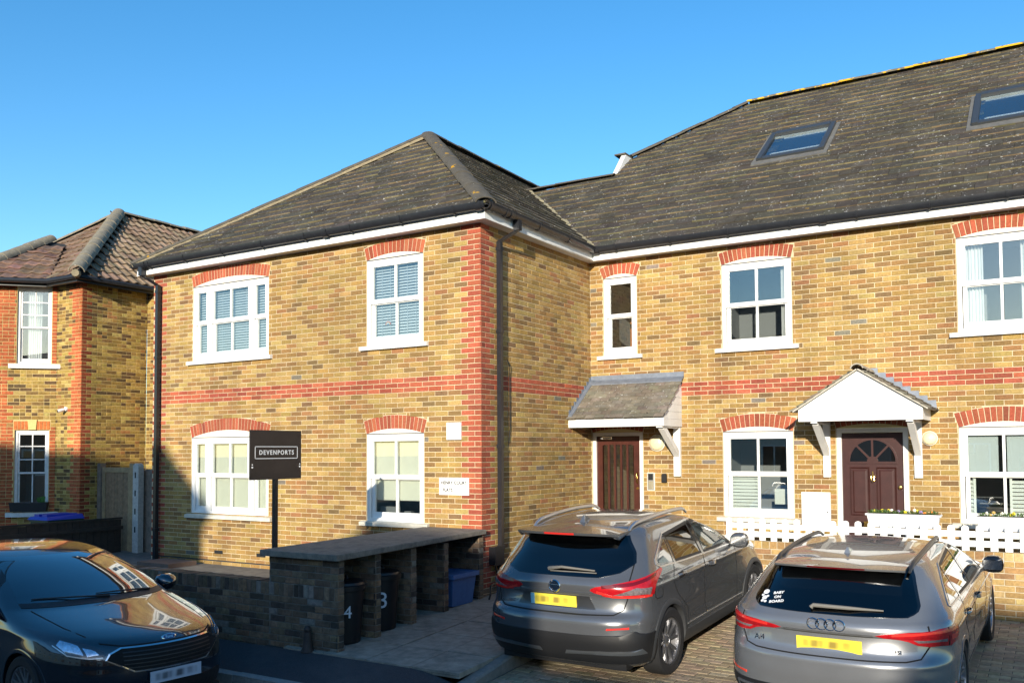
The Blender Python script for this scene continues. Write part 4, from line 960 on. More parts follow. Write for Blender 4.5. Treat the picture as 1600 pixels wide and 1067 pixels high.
E_ = empty('boundary_fence', (-8.95, -1, 0), 'low dark board fence running from the pavement to the side gate', 'fence')
for i in range(26):
    y0 = -3.0+i*.145; mb = MB(); mb.box(-8.96, -8.94, y0, y0+.138, -.1, .70+rnd(-.01, .01)); mb.build('board', M_DKTIMBER, E_)
mb = MB(); mb.box(-8.94, -8.90, -3.0, .78, .50, .57); mb.box(-8.98, -8.92, -3.0, .78, .70, .735); mb.build('rail', M_DKTIMBER, E_)
# wheeled bin with a blue lid behind the fence
E_ = empty('wheelie_bin', (-9.55, -.2, 0), 'green wheelie bin with a bright blue lid by the old house', 'bin')
mb = MB(lambda x, y, z: (-9.55+x, -.2+y, z)); mb.hexa([(-.24, -.26, .05), (.24, -.26, .05), (.24, .26, .05), (-.24, .26, .05), (-.29, -.32, .72), (.29, -.32, .72), (.29, .34, .72), (-.29, .34, .72)]); mb.box(-.31, .31, -.34, .37, .70, .745); mb.build('body', mat('green_plastic', (.01, .045, .03), .45), E_)
mb = MB(lambda x, y, z: (-9.55+x, -.2+y, z)); mb.hexa([(-.32, -.37, .745), (.32, -.37, .745), (.32, .38, .745), (-.32, .38, .745), (-.27, -.33, .80), (.27, -.33, .80), (.28, .36, .83), (-.28, .36, .83)]); mb.box(-.2, -.05, -.3, .3, .80, .845); mb.box(.05, .2, -.3, .3, .80, .845); mb.build('lid', mat('blue_plastic', (.03, .06, .45), .4), E_)
mb = MB(lambda x, y, z: (-9.55+x, -.2+y, z)); mb.lathe([(.001, -.03), (.1, -.03), (.1, .03), (.001, .03)], 14, 0, (-.25, .3, .1)); mb.lathe([(.001, -.03), (.1, -.03), (.1, .03), (.001, .03)], 14, 0, (.25, .3, .1)); mb.build('wheel', M_BLACK, E_)

# ================================================================ ground
M_ASPH = mat('tarmac', (.055, .056, .062), .9, noise=.35, nscale=70, bump=.9, bscale=220, dirt=(.12, .115, .11, .5), dirts=1.2, spec=.3); add_spots(M_ASPH, (.22, .21, .2), 60, .70, .7, 2.)
def sheet(name, m, quads, kind='structure'):
    mb = MB()
    for q in quads: mb.add(q, [(0, 1, 2, 3)])
    return tag(mb.build(name, m), kind=kind)
KY = -3.84
sheet('ground', mat('earth', (.12, .10, .075), .95, noise=.3, nscale=1.), [[(-400, -400, -.52), (400, -400, -.52), (400, 400, -.52), (-400, 400, -.52)]])
sheet('road', mat('road_asphalt', (.06, .06, .064), .9, noise=.3, nscale=60, bump=.8, bscale=200), [[(-120, -12.5, -.40), (120, -12.5, -.40), (120, KY+.03, -.39), (-120, KY+.03, -.39)]])
mb = MB(); gx = [-120, -40, -10]+[-4+.2*i for i in range(80)]+[14, 40, 120]; gy = [KY+.125, -3.5, -3.3, -3.092]
for y in gy:
    for x in gx: mb.v.append((x, y, zfoot(x, y)))
for j in range(len(gy)-1):
    for i in range(len(gx)-1): a = j*len(gx)+i; mb.f.append([a, a+1, a+len(gx)+1, a+len(gx)]); mb.c.append(None); mb.m.append(0)
tag(mb.build('pavement', M_ASPH, smooth=60), kind='structure')
sheet('far_pavement', mat('tarmac'), [[(-120, -15, -.25), (120, -15, -.25), (120, -12.5, -.25), (-120, -12.5, -.25)]])
sheet('front_yard', mat('yard_concrete', (.16, .15, .13), .9, noise=.4, nscale=6, bump=.5), [[(-8.9, -2.79, .12), (-.9, -2.79, .12), (-.9, -.0, .12), (-8.9, -.0, .12)], [(-9.9, -.0, .06), (-7, -.0, .06), (-7, 9, .06), (-9.9, 9, .06)], [(-20, -3.05, -.05), (-8.95, -3.05, -.05), (-8.95, .5, -.05), (-20, .5, -.05)]])
M_KERB = mat('granite_kerb', (.25, .25, .24), .85, noise=.25, nscale=30, bump=.4, bscale=160)
KB = sheet('kerb', mat('kerb_bed', (.1, .1, .1), .9), [[(-40, KY, -.385), (40, KY, -.385), (40, KY+.13, -.385), (-40, KY+.13, -.385)]])
x = -6.
while x < 14:
    mb = MB(); j = rnd(-.004, .004); zk = zfoot(x+.45, KY)+rnd(-.004, .004); mb.box(x, x+.905, KY+j, KY+.124+j, -.6, zk); mb.build('kerb_stone', M_KERB, KB); x += .915
# slab path beside the bin store
M_SLAB = mat('paving_slab', (.29, .26, .21), .9, noise=.35, nscale=9, bump=.6, bscale=120, dirt=(.09, .088, .075, .75), dirts=2.6)
PB = sheet('slab_path', mat('path_bed', (.025, .025, .022), .95), [[(-.9, -3.08, zpave(-3.08)-.025), (1.74, -3.08, zpave(-3.08)-.025), (1.74, 3.2, zpave(3.2)-.025), (-.9, 3.2, zpave(3.2)-.025)]])
ys = -3.08; r_ = 0
while ys < 3.2:
    x = -.62 if r_ % 2 == 0 else -.40; x = .03-.62*1
    h = .62
    for c_ in range(4):
        x0_, x1_ = x+c_*.59+.004, x+c_*.59+.579
        if x1_ > 1.76: x1_ = 1.735
        z = rnd(-.003, .003); a0_ = ys+.007; a1_ = min(ys+h-.009, 3.2); tl = rnd(-.004, .004)
        mb = MB(); mb.hexa([(x0_, a0_, zpave(a0_)-.05), (x1_, a0_, zpave(a0_)-.05), (x1_, a1_, zpave(a1_)-.05), (x0_, a1_, zpave(a1_)-.05), (x0_, a0_, zpave(a0_)+z+tl), (x1_, a0_, zpave(a0_)+z), (x1_, a1_, zpave(a1_)+z), (x0_, a1_, zpave(a1_)+z+tl)])
        mb.build('paving_slab', M_SLAB, PB)
    ys += h; r_ += 1
KB2 = sheet('path_kerb', mat('kerb_bed'), [[(1.745, -3.12, -.3), (1.875, -3.12, -.3), (1.875, 2.2, -.1), (1.745, 2.2, -.1)]])
ys = -3.12
while ys < 2.2:
    y1 = ys+.905; t0 = zpave(ys)-(.09 if ys < -3 else 0); t1 = zpave(y1)
    mb = MB(); mb.hexa([(1.748, ys, t0-.3), (1.872, ys, t0-.3), (1.872, y1, t1-.3), (1.748, y1, t1-.3), (1.748, ys, t0+.002), (1.855, ys, t0+.0), (1.855, y1, t1+.0), (1.748, y1, t1+.002)]); mb.add([(1.872, ys, t0-.3), (1.872, y1, t1-.3), (1.872, y1, t1-.02), (1.872, ys, t0-.02), (1.855, ys, t0), (1.855, y1, t1)], [(0, 1, 2, 3), (3, 2, 5, 4)]); mb.build('kerb_stone', mat('concrete_kerb', (.21, .20, .18), .9, noise=.25, nscale=14, bump=.4), KB2); ys += .912
# block paved parking
M_BLOCK = mat('block_paver', attr=True, rough=.92, noise=.3, nscale=20, bump=.5, bscale=140, spec=.25)
DB = sheet('driveway', mat('jointing_sand', (.13, .11, .085), .95), [[(1.876, -3.1, zdrive(-3.1, 1.876)-.006), (14, -3.1, zdrive(-3.1, 14)-.006), (14, 2.2, zdrive(2.2, 14)-.006), (1.876, 2.2, zdrive(2.2, 1.876)-.006)]])
blocks = []
r_ = 0; y = -3.1
while y < 2.18:
    x = 1.88-(.1 if r_ % 2 else 0)
    while x < 9.6:
        x0_, x1_ = max(x, 1.88), x+.2; x += .2
        if x1_-x0_ < .03: continue
        blocks.append((x0_+.003, x1_-.003, y+.003, y+.097))
    y += .1; r_ += 1
scored = []
for b in blocks:
    c = ((b[0]+b[1])/2, (b[2]+b[3])/2, zdrive(b[2], b[0])); p = project(c)
    scored.append((depth(c) if p and 0 < p[0] < 1 and p[1] < 1 else 1e3, b))
scored.sort(key=lambda t: t[0]); rest = MB()
for i, (d, (x0_, x1_, y0_, y1_)) in enumerate(scored):
    mb = MB() if i < 300 and d < 999 else rest; z = rnd(-.0025, .0025); c = .006; col = jit((.36, .285, .19), .22, .06)
    za, zb = zdrive(y0_, (x0_+x1_)/2)+z, zdrive(y1_, (x0_+x1_)/2)+z
    mb.add([(x0_, y0_, za-.02), (x1_, y0_, za-.02), (x1_, y1_, zb-.02), (x0_, y1_, zb-.02), (x0_, y0_, za-.005), (x1_, y0_, za-.005), (x1_, y1_, zb-.005), (x0_, y1_, zb-.005), (x0_+c, y0_+c, za), (x1_-c, y0_+c, za), (x1_-c, y1_-c, zb), (x0_+c, y1_-c, zb)],
           [(8, 9, 10, 11), (4, 5, 9, 8), (5, 6, 10, 9), (6, 7, 11, 10), (7, 4, 8, 11), (0, 1, 5, 4), (1, 2, 6, 5), (2, 3, 7, 6), (3, 0, 4, 7)], col)
    if mb is not rest: mb.build('paver', M_BLOCK, DB)
rest.build('pavers', M_BLOCK, DB, kind='stuff')
sheet('forecourt', mat('path_bed2', (.2, .19, .17), .9, noise=.3, nscale=5), [[(1.9, 2.2, .04), (9.3, 2.2, .04), (9.3, YC, .06), (1.9, YC, .06)], [(-.2, 3.19, .14), (1.9, 3.19, .14), (1.9, YC+.01, .14), (-.2, YC+.01, .14)]])

# ================================================================ bin store and front wall
DKB = [((.17, .12, .08), 30), ((.125, .09, .062), 25), ((.21, .15, .095), 20), ((.07, .055, .045), 15), ((.21, .13, .08), 7), ((.20, .18, .15), 5)]
def dcol(*a): return pick(DKB)
YF = -3.0
SH = empty('bin_store', (-.35, -1.5, 0), 'dark brick bin store with a sloping concrete slab roof and open bays', 'bin store')
def xr_(y): return .13+.11*(-y-3)/3*(-1)*(-1) if False else .03+.11*(-y)/3
def TSF(u, d, z): return (u, YF-d, z)
def zs_(k): return .815-CO*(k+.5)
sets = []
wf = mortar_sheet(TSF, -.89, xr_(-3)-.004, -.25, .82, [], 'end_wall', M_DARKMORTAR, SH)
sold = [k for k in range(4, 6)]
def with_soldier(u0, u1, phase):
    L_ = lay(u0, u1, 0, 3, zs_, phase, [], dcol, 99, -9)+lay(u0, u1, 6, 14, zs_, phase, [], dcol, 99, -9)
    return L_
zs0, zs1 = zs_(5)-CO/2, zs_(4)+CO/2
def soldiers(u0, u1, out):
    u = u0
    while u < u1-.03:
        c = pick(DKB); out.append(([(u+.004, zs0+.005), (min(u+.071, u1), zs0+.005), (min(u+.071, u1), zs1-.006), (u+.004, zs1-.006)], c)); u += .075
    return out
lf = soldiers(-.89, xr_(-3), with_soldier(-.89, xr_(-3), lambda k: .03 if k % 2 else .1425)); sets.append((TSF, lf, wf, 0))
DV = [(-3.0, -2.895), (-2.36, -2.255), (-1.67, -1.565), (-.97, -.865), (-.115, -.01)]
for i, (ya, yb) in enumerate(DV):
    xe = xr_((ya+yb)/2)
    def TE(u, d, z, xe=xe): return (xe+d, u, z)
    def TD(u, d, z, ya=ya): return (u, ya-d, z)
    mbd = MB(); mbd.box(-.88, xe-.0065, ya+.0066, yb-.002, -.2, .815); part = mbd.build('divider_wall', M_DARKMORTAR, SH)
    zb_ = zpave((ya+yb)/2)
    le = lay(ya, yb, 0, 14, zs_, lambda k, ya=ya: ya, [], dcol, 99, zb_-.03); sets.append((TE, le, part, 0))
    if i: sets.append((TD, lay(-.85, xe, 0, 14, zs_, lambda k, xe=xe: xe if k % 2 else xe-.1125, [], dcol, 99, zb_-.03), part, 0))
def TR(u, d, z): return (-.79+d, u, z)
wr = mortar_sheet(TR, -2.99, -.0, -.2, .82, [], 'back_wall', M_DARKMORTAR, SH)
sets.append((TR, lay(-2.9, -.01, 0, 14, zs_, lambda k: 0 if k % 2 else .1125, [], dcol, 99, -.2), wr, 0))
finish_bricks(sets, M_DARKBRICK, 300)
mb = MB(); n = 10
xs = [(-.955, xr_(-3.07)+.055), (-.955, .075)]
mb.hexa([(-.955, -3.085, .822), (xs[0][1], -3.085, .822), (xs[1][1], -.004, .855), (-.955, -.004, .855), (-.955, -3.085, .890), (xs[0][1], -3.085, .890), (xs[1][1], -.004, .918), (-.955, -.004, .918)])
o = mb.build('roof_slab', mat('weathered_concrete', (.205, .18, .145), .93, noise=.35, nscale=14, bump=.8, bscale=90, dirt=(.05, .048, .042, .6), dirts=4), SH); add_spots(MATS['weathered_concrete'], (.36, .35, .33), 22, .72, .8, 2.)
bv = o.modifiers.new('bevel', 'BEVEL'); bv.width = .008; bv.segments = 2
# low wall in front of the flats
GW = empty('front_garden_wall', (-4, -3, -.2), 'low dark brick wall along the pavement with an upright brick top', 'wall')
ZTW = .53
def zw(k): return zs_(k)
gw = lay(-8.9, -.895, 6, 14, zs_, lambda k: .03 if k % 2 else .1425, [], dcol, 99, -9)
soldiers(-8.9, -.9, gw)
w_ = mortar_sheet(TSF, -8.9, -.89, -.25, zs1-.005, [], 'wall_face', M_DARKMORTAR, GW); finish_bricks([(TSF, gw, w_, 0)], M_DARKBRICK, 300)
mb = MB(); x = -8.9; mb.box(-8.9, -.895, YF+.008, YF+.215, -.2, zs1-.008); mb.build('wall_core', M_DARKMORTAR, GW)
rest = MB(); x = -8.9
while x < -.96:
    c = pick(DKB); m2 = MB() if x > -4.9 else rest; m2.box(x+.004, x+.071, YF+.006, YF+.212, zs1-.02, zs1+rnd(-.002, .004), c)
    if m2 is not rest: m2.build('coping_brick', M_DARKBRICK, GW)
    x += .075
rest.build('coping_bricks', M_DARKBRICK, GW, kind='stuff')
mb = MB(); mb.box(-6.35, -5.55, -.75, -.2, .12, .19); o = mb.build('manhole_cover', mat('brown_slab', (.16, .11, .085), .9, noise=.3)); tag(o, 'flat brown slab cover on the ground below the left window', 'manhole cover')
# iron wall guard
mb = MB(lambda x, y, z: (-.23+x, -3.07+y, -.165+z)); mb.lathe([(.075, 0), (.07, .02), (.052, .05), (.045, .13), (.038, .20), (.034, .215)], 14); mb.lathe([(.034, .21), (.042, .225), (.040, .25), (.022, .272), (.001, .278)], 14)
o = mb.build('wall_guard', mat('rusty_iron', (.035, .024, .02), .7, noise=.4, nscale=30), smooth=40); tag(o, 'short rusty iron guard post at the foot of the bin store wall', 'guard post')
# dustbins
def dustbin(x, y, r, h, num, label, size, dx):
    z0 = zpave(y)+.003; B = empty('dustbin', (x, y, z0), label, 'dustbin', 'dustbins in the bin store')
    T_ = lambda a, b, c: (x+a, y+b, z0+c)
    mp = mat('black_bin_plastic', (.007, .007, .008), .45, noise=.3, nscale=12)
    mb = MB(T_); mb.lathe([(.001, 0), (r*.80, 0), (r*.82, .02), (r*.97, h-.05), (r*1.0, h-.05), (r*1.03, h-.03), (r*1.03, h), (.001, h)], 36); mb.build('body', mp, B, smooth=40)
    mb = MB(T_); mb.lathe([(r*1.08, h-.035), (r*1.09, h+.012), (r*1.02, h+.022), (r*.98, h+.045), (r*.85, h+.06), (r*.3, h+.078), (.001, h+.08)], 36); mb.build('lid', mp, B, smooth=35)
    mb = MB(T_); mb.tube([(-.06, 0, h+.075), (-.05, 0, h+.105), (.05, 0, h+.105), (.06, 0, h+.075)], .012, 8); mb.build('lid_handle', mp, B, smooth=50)
    for sg in (-1, 1): mb = MB(T_); mb.box(-.06, .06, sg*r*1.02-.03, sg*r*1.02+.03, h-.11, h-.045); mb.build('side_handle', mp, B)
    a = math.radians(dx); rr = r*.905+.004; nv = Vector((math.cos(a), math.sin(a), 0)); ex = Vector((-math.sin(a), math.cos(a), 0))
    text_mesh('number', num, size, basis(Vector((x, y, z0+h*.56))+nv*rr, ex, (0, 0, 1), nv), mat('white_vinyl', (.62, .66, .72), .5), B, .004)
dustbin(-.13, -2.615, .235, .62, '4', 'black round dustbin numbered 4 in the bay nearest the pavement', .19, -35)
dustbin(-.16, -1.955, .235, .62, '3', 'black round dustbin numbered 3 in the second bay', .26, -40)
E_ = empty('recycling_box', (-.1, -.5, zpave(-.5)), 'blue plastic recycling box in the bay beside the flats', 'recycling box')
T_ = lambda a, b, c: (-.14+a, -.50+b, zpave(-.5)+.003+c); mblue = mat('blue_box_plastic', (.045, .13, .32), .5, noise=.15, nscale=10)
def tub(mb, x0_, x1_, y0_, y1_, z0_, z1_, t, th):
    q = [(x0_+t, y0_+t, z0_), (x1_-t, y0_+t, z0_), (x1_-t, y1_-t, z0_), (x0_+t, y1_-t, z0_), (x0_, y0_, z1_), (x1_, y0_, z1_), (x1_, y1_, z1_), (x0_, y1_, z1_), (x0_+th, y0_+th, z1_), (x1_-th, y0_+th, z1_), (x1_-th, y1_-th, z1_), (x0_+th, y1_-th, z1_), (x0_+t+th, y0_+t+th, z0_+th), (x1_-t-th, y0_+t+th, z0_+th), (x1_-t-th, y1_-t-th, z0_+th), (x0_+t+th, y1_-t-th, z0_+th)]
    mb.add(q, [(0, 3, 2, 1), (0, 1, 5, 4), (1, 2, 6, 5), (2, 3, 7, 6), (3, 0, 4, 7), (4, 5, 9, 8), (5, 6, 10, 9), (6, 7, 11, 10), (7, 4, 8, 11), (8, 9, 13, 12), (9, 10, 14, 13), (10, 11, 15, 14), (11, 8, 12, 15), (12, 13, 14, 15)])
mb = MB(T_); tub(mb, -.2, .2, -.27, .27, 0, .38, .04, .006); mb.build('tub', mblue, E_)
mb = MB(T_); tub(mb, -.23, .23, -.30, .30, .36, .415, -.0, .035); mb.build('rim', mblue, E_)
mb = MB(T_); mb.box(-.2, .2, -.27, .27, .385, .40); mb.build('lid', mblue, E_)
mb = MB(T_); mb.box(-.1, .1, .29, .33, .30, .42); mb.build('handle', M_BLACK, E_)

# estate agent's board
E_ = empty('agent_board', (-1.03, -2.78, .12), 'black estate agent board on a post reading DEVENPORTS', 'sign')
M_BOARD = mat('dark_board', (.018, .013, .013), .35, noise=.3, nscale=3)
mb = MB(); mb.box(-1.015, -.997, -3.19, -2.40, 1.668, 2.232); mb.build('board', M_BOARD, E_)
mb = MB(); mb.box(-1.062, -1.016, -2.80, -2.75, .1, 1.95); mb.build('post', mat('black_post', (.013, .013, .014), .5, noise=.3), E_)
mb = MB(); y0_, y1_, z0_, z1_, t = -3.122, -2.46, 1.905, 2.048, .008
for q in ((y0_, y1_, z0_, z0_+t), (y0_, y1_, z1_-t, z1_), (y0_, y0_+t, z0_, z1_), (y1_-t, y1_, z0_, z1_)): mb.box(-.997, -.9955, q[0], q[1], q[2], q[3])
mb.build('lettering_border', mat('white_print', (.78, .78, .78), .5), E_)
text_mesh('lettering', 'DEVENPORTS', .073, basis((-.9965, (y0_+y1_)/2, 1.975), (0, 1, 0), (0, 0, 1), (1, 0, 0)), mat('white_print'), E_, .0008, spacing=1.28, bold=.0012)
mb = MB()
for y in (-3.16, -2.425): mb.lathe([(.001, .004), (.011, .004), (.011, 0)], 10, 0, (-.997, y, 1.81)); mb.lathe([(.001, .004), (.007, .004), (.007, 0)], 10, 0, (-.997, y, 1.84))
mb.build('fixing', mat('white_print'), E_)

# ================================================================ front wall with picket fence in front of the recessed wall
PW = empty('parking_wall', (5, 2.2, 0), 'low yellow brick wall with upright brick top behind the parked cars', 'wall')
YP = 2.2
def TP(u, d, z): return (u, YP-d, z)
ZP = .715
def zp_(k): return ZP-.105-.0735*(k+.5)
TAN = [((.44, .29, .115), 30), ((.36, .225, .09), 25), ((.27, .16, .075), 18), ((.50, .36, .16), 15), ((.45, .17, .08), 7)]
lp = lay(2.66, 9.3, 0, 11, zp_, lambda k: .05 if k % 2 else .1625, [], lambda *a: pick(TAN), 99, -.25, co=.0735)
u = 2.66
while u < 9.3: lp.append(([(u+.004, ZP-.10), (u+.10, ZP-.10), (u+.10, ZP-.004), (u+.004, ZP-.004)], pick(TAN))); u += .105
w_ = mortar_sheet(TP, 2.66, 9.3, -.3, ZP-.004, [], 'wall_face', mat('pale_mortar', (.52, .45, .32), .95, noise=.2, nscale=20), PW); finish_bricks([(TP, lp, w_, 0)], M_BRICK, 300)
mb = MB(); mb.box(2.66, 9.3, YP+.008, YP+.11, -.2, ZP-.004); mb.build('wall_core', mat('pale_mortar'), PW)
PF = empty('picket_fence', (5, 2.26, ZP), 'white picket fence with rounded tops on the parking wall', 'fence')
u = 2.72; pm = None
while u < 9.2:
    if pm is None:
        mb = MB(); P = [(-.041, 0), (.041, 0), (.041, .275)]+[(.041*math.cos(math.pi*i/8), .275+.035*math.sin(math.pi*i/8)) for i in range(1, 8)]+[(-.041, .275)]
        mb.prism(P, 1, -.01, .01); o = mb.build('picket', mat('fence_white', (.80, .80, .77), .5, noise=.06), PF); pm = o.data
    else:
        o = bpy.data.objects.new('picket', pm); link(o, PF)
    o.location = (u, 2.225, ZP+.003+rnd(-.004, .004)); o.rotation_euler = (0, rnd(-.012, .012), 0); u += .1575
for z in (ZP+.05, ZP+.165): mb = MB(); mb.box(2.68, 9.2, 2.237, 2.262, z, z+.075); mb.build('rail', mat('fence_white'), PF)
def planter(x0_, x1_, label, seed, cols):
    random.seed(seed); y0_, y1_ = 2.28, 2.45; z0_, z1_ = .96, 1.135
    E_ = empty('flower_trough', ((x0_+x1_)/2, y0_, z0_), label, 'planter', 'white flower troughs on the picket fence')
    mb = MB(); t = .03; mb.hexa([(x0_+t, y0_+t, z0_), (x1_-t, y0_+t, z0_), (x1_-t, y1_-t, z0_), (x0_+t, y1_-t, z0_), (x0_, y0_, z1_), (x1_, y0_, z1_), (x1_, y1_, z1_), (x0_, y1_, z1_)]); mb.box(x0_-.015, x1_+.015, y0_-.015, y1_+.015, z1_-.022, z1_); mb.build('trough', mat('white_plastic', (.80, .80, .80), .4), E_)
    mb = MB(); mb.box(x0_+.02, x1_-.02, y0_+.02, y1_-.02, z1_, z1_+.004); mb.build('soil', mat('compost', (.03, .02, .015), .95), E_)
    mb = MB()
    for i in range(int((x1_-x0_)*420)):
        x, y, h = rnd(x0_+.02, x1_-.02), rnd(y0_+.01, y1_-.02), rnd(.01, .055); a = rnd(0, 6.28); l_ = rnd(.018, .035); dx, dy = math.cos(a)*l_, math.sin(a)*l_
        mb.add([(x, y, z1_+.003), (x+dx*.5-dy*.3, y+dy*.5+dx*.3, z1_+h), (x+dx, y+dy, z1_+h*.9), (x+dx*.5+dy*.3, y+dy*.5-dx*.3, z1_+h*.8)], [(0, 1, 2, 3)])
    mb.build('leaves', mat('pansy_leaf', (.07, .13, .03), .7), E_, kind='stuff')
    for fx, c in cols:
        x = x0_+(x1_-x0_)*fx; y = y0_+.03+rnd(0, .06); z = z1_+rnd(.018, .05); pr = rnd(.009, .013); mb = MB()
        for k in range(5):
            a = 2*math.pi*k/5+rnd(-.3, .5); r = rnd(.009, .013); cx_, cz_ = x+r*math.cos(a), z+r*math.sin(a)
            P = [(cx_+pr*math.cos(2*math.pi*j/7), y-.004*(k % 2)-.003+.006*math.sin(j+k), cz_+pr*.85*math.sin(2*math.pi*j/7)) for j in range(7)]+[(x, y+.006, z)]
            mb.add(P, [tuple(range(7))]+[(j, (j+1) % 7, 7) for j in range(7)], c)
        mb.tube([(x, y+.006, z1_), (x, y+.006, z)], .003, 5, (.06, .15, .03)); mb.build('flower', mat('petal', attr=True, rough=.6), E_)
Yf, Of, Pf, Wf = (.75, .62, .03), (.85, .28, .05), (.28, .18, .40), (.75, .72, .60)
planter(4.55, 5.42, 'white trough of yellow and orange pansies before the brown door', 3, [(.10, Yf), (.21, Yf), (.30, Yf), (.34, Wf), (.44, Pf), (.54, Yf), (.66, Wf), (.69, Yf), (.75, Pf), (.80, Of), (.9, Of)])
planter(5.84, 6.75, 'white trough of small pansies below the right hand window', 5, [(.12, Wf), (.16, (.55, .35, .1)), (.20, (.55, .35, .1)), (.30, Wf), (.41, Yf), (.44, Yf), (.6, Wf), (.8, Yf)])
random.seed(21)

# ================================================================ houses across the road (seen in reflections, shading the street)
def far_house(x0_, x1_, ye, yr, ze, zr, wallm, label, hip=0., gable=None):
    H = empty('house', ((x0_+x1_)/2, ye, -.3), label, 'building', 'houses across the road')
    T_ = lambda u, d, z: (u, ye+d, z)
    mb = MB(); yb = 2*yr-ye; mb.box(x0_, x1_, yb, ye, -.4, ze); mb.build('walls', wallm, H)
    mb = MB()
    if gable:
        gx, gz = gable
        mb.add([(x0_-.2, ye+.3, ze), (gx, ye+.3, gz), (x1_+.2, ye+.3, ze), (x0_-.2, yb, ze), (gx, yb, gz), (x1_+.2, yb, ze)], [(0, 1, 4, 3), (1, 2, 5, 4), (0, 2, 1), (3, 4, 5)])
    else: mb.add([(x0_-.2, ye+.3, ze), (x1_+.2, ye+.3, ze), (x1_-hip, yr, zr), (x0_+.1, yr, zr), (x0_-.2, yb-.3, ze), (x1_+.2, yb-.3, ze)], [(0, 1, 2, 3), (3, 2, 5, 4), (1, 5, 2), (0, 3, 4)])
    mb.build('roof', mat('far_tiles', (.14, .075, .055), .9, noise=.3, nscale=2), H)
    n = max(1, int((x1_-x0_)/2.6))
    for i in range(n):
        u = x0_+(x1_-x0_)*(i+.5)/n
        for z in ((.9, 3.6) if ze > 5 else (.9,)):
            mb = MB(T_); mb.box(u-.6, u+.6, .0, .04, z, z+1.3); w0 = mb.build('window', M_WHITE, H); mb = MB(T_); mb.box(u-.53, u-.03, .04, .045, z+.07, z+1.23); mb.box(u+.03, u+.53, .04, .045, z+.07, z+1.23); mb.build('pane', MATS['dark_glass'], w0)
    mb = MB(T_); mb.box(x0_+.3, x0_+1.2, .0, .05, -.3, 1.8); mb.build('door', M_DARKDOOR, H)
cream = mat('cream_wall', (.62, .58, .50), .9); fredb = mat('far_brick', (.33, .16, .09), .9, noise=.2)
SX, SZ = 1/3.1, .8/3.1
def FX(xa, y): return xa-y*SX
def FZ(za, y): return za-y*SZ
far_house(FX(-28, -25), FX(-5.65, -25), -25, -28, FZ(.85, -25), FZ(2.15, -28), cream, 'long cream rendered house across the road with a hipped roof', hip=.1)
far_house(FX(-5.5, -25), FX(-3.2, -25), -25, -28, FZ(-.35, -25), FZ(-.15, -28), fredb, 'low flat linking building between two houses across the road')
far_house(FX(-3.05, -25), FX(1.5, -25), -25, -28, FZ(.25, -25), FZ(.9, -28), fredb, 'narrow red brick gabled house across the road', gable=(FX(-1.9, -25), FZ(.93, -25)))
far_house(FX(1.9, -25), FX(4.9, -25), -25, -28, FZ(-2., -25), FZ(-.75, -28), cream, 'low cream bungalow across the road', hip=.3)
far_house(FX(6.35, -25), FX(27, -25), -25, -28, FZ(.1, -25), FZ(.62, -28), fredb, 'long red brick terrace across the road', hip=.2)
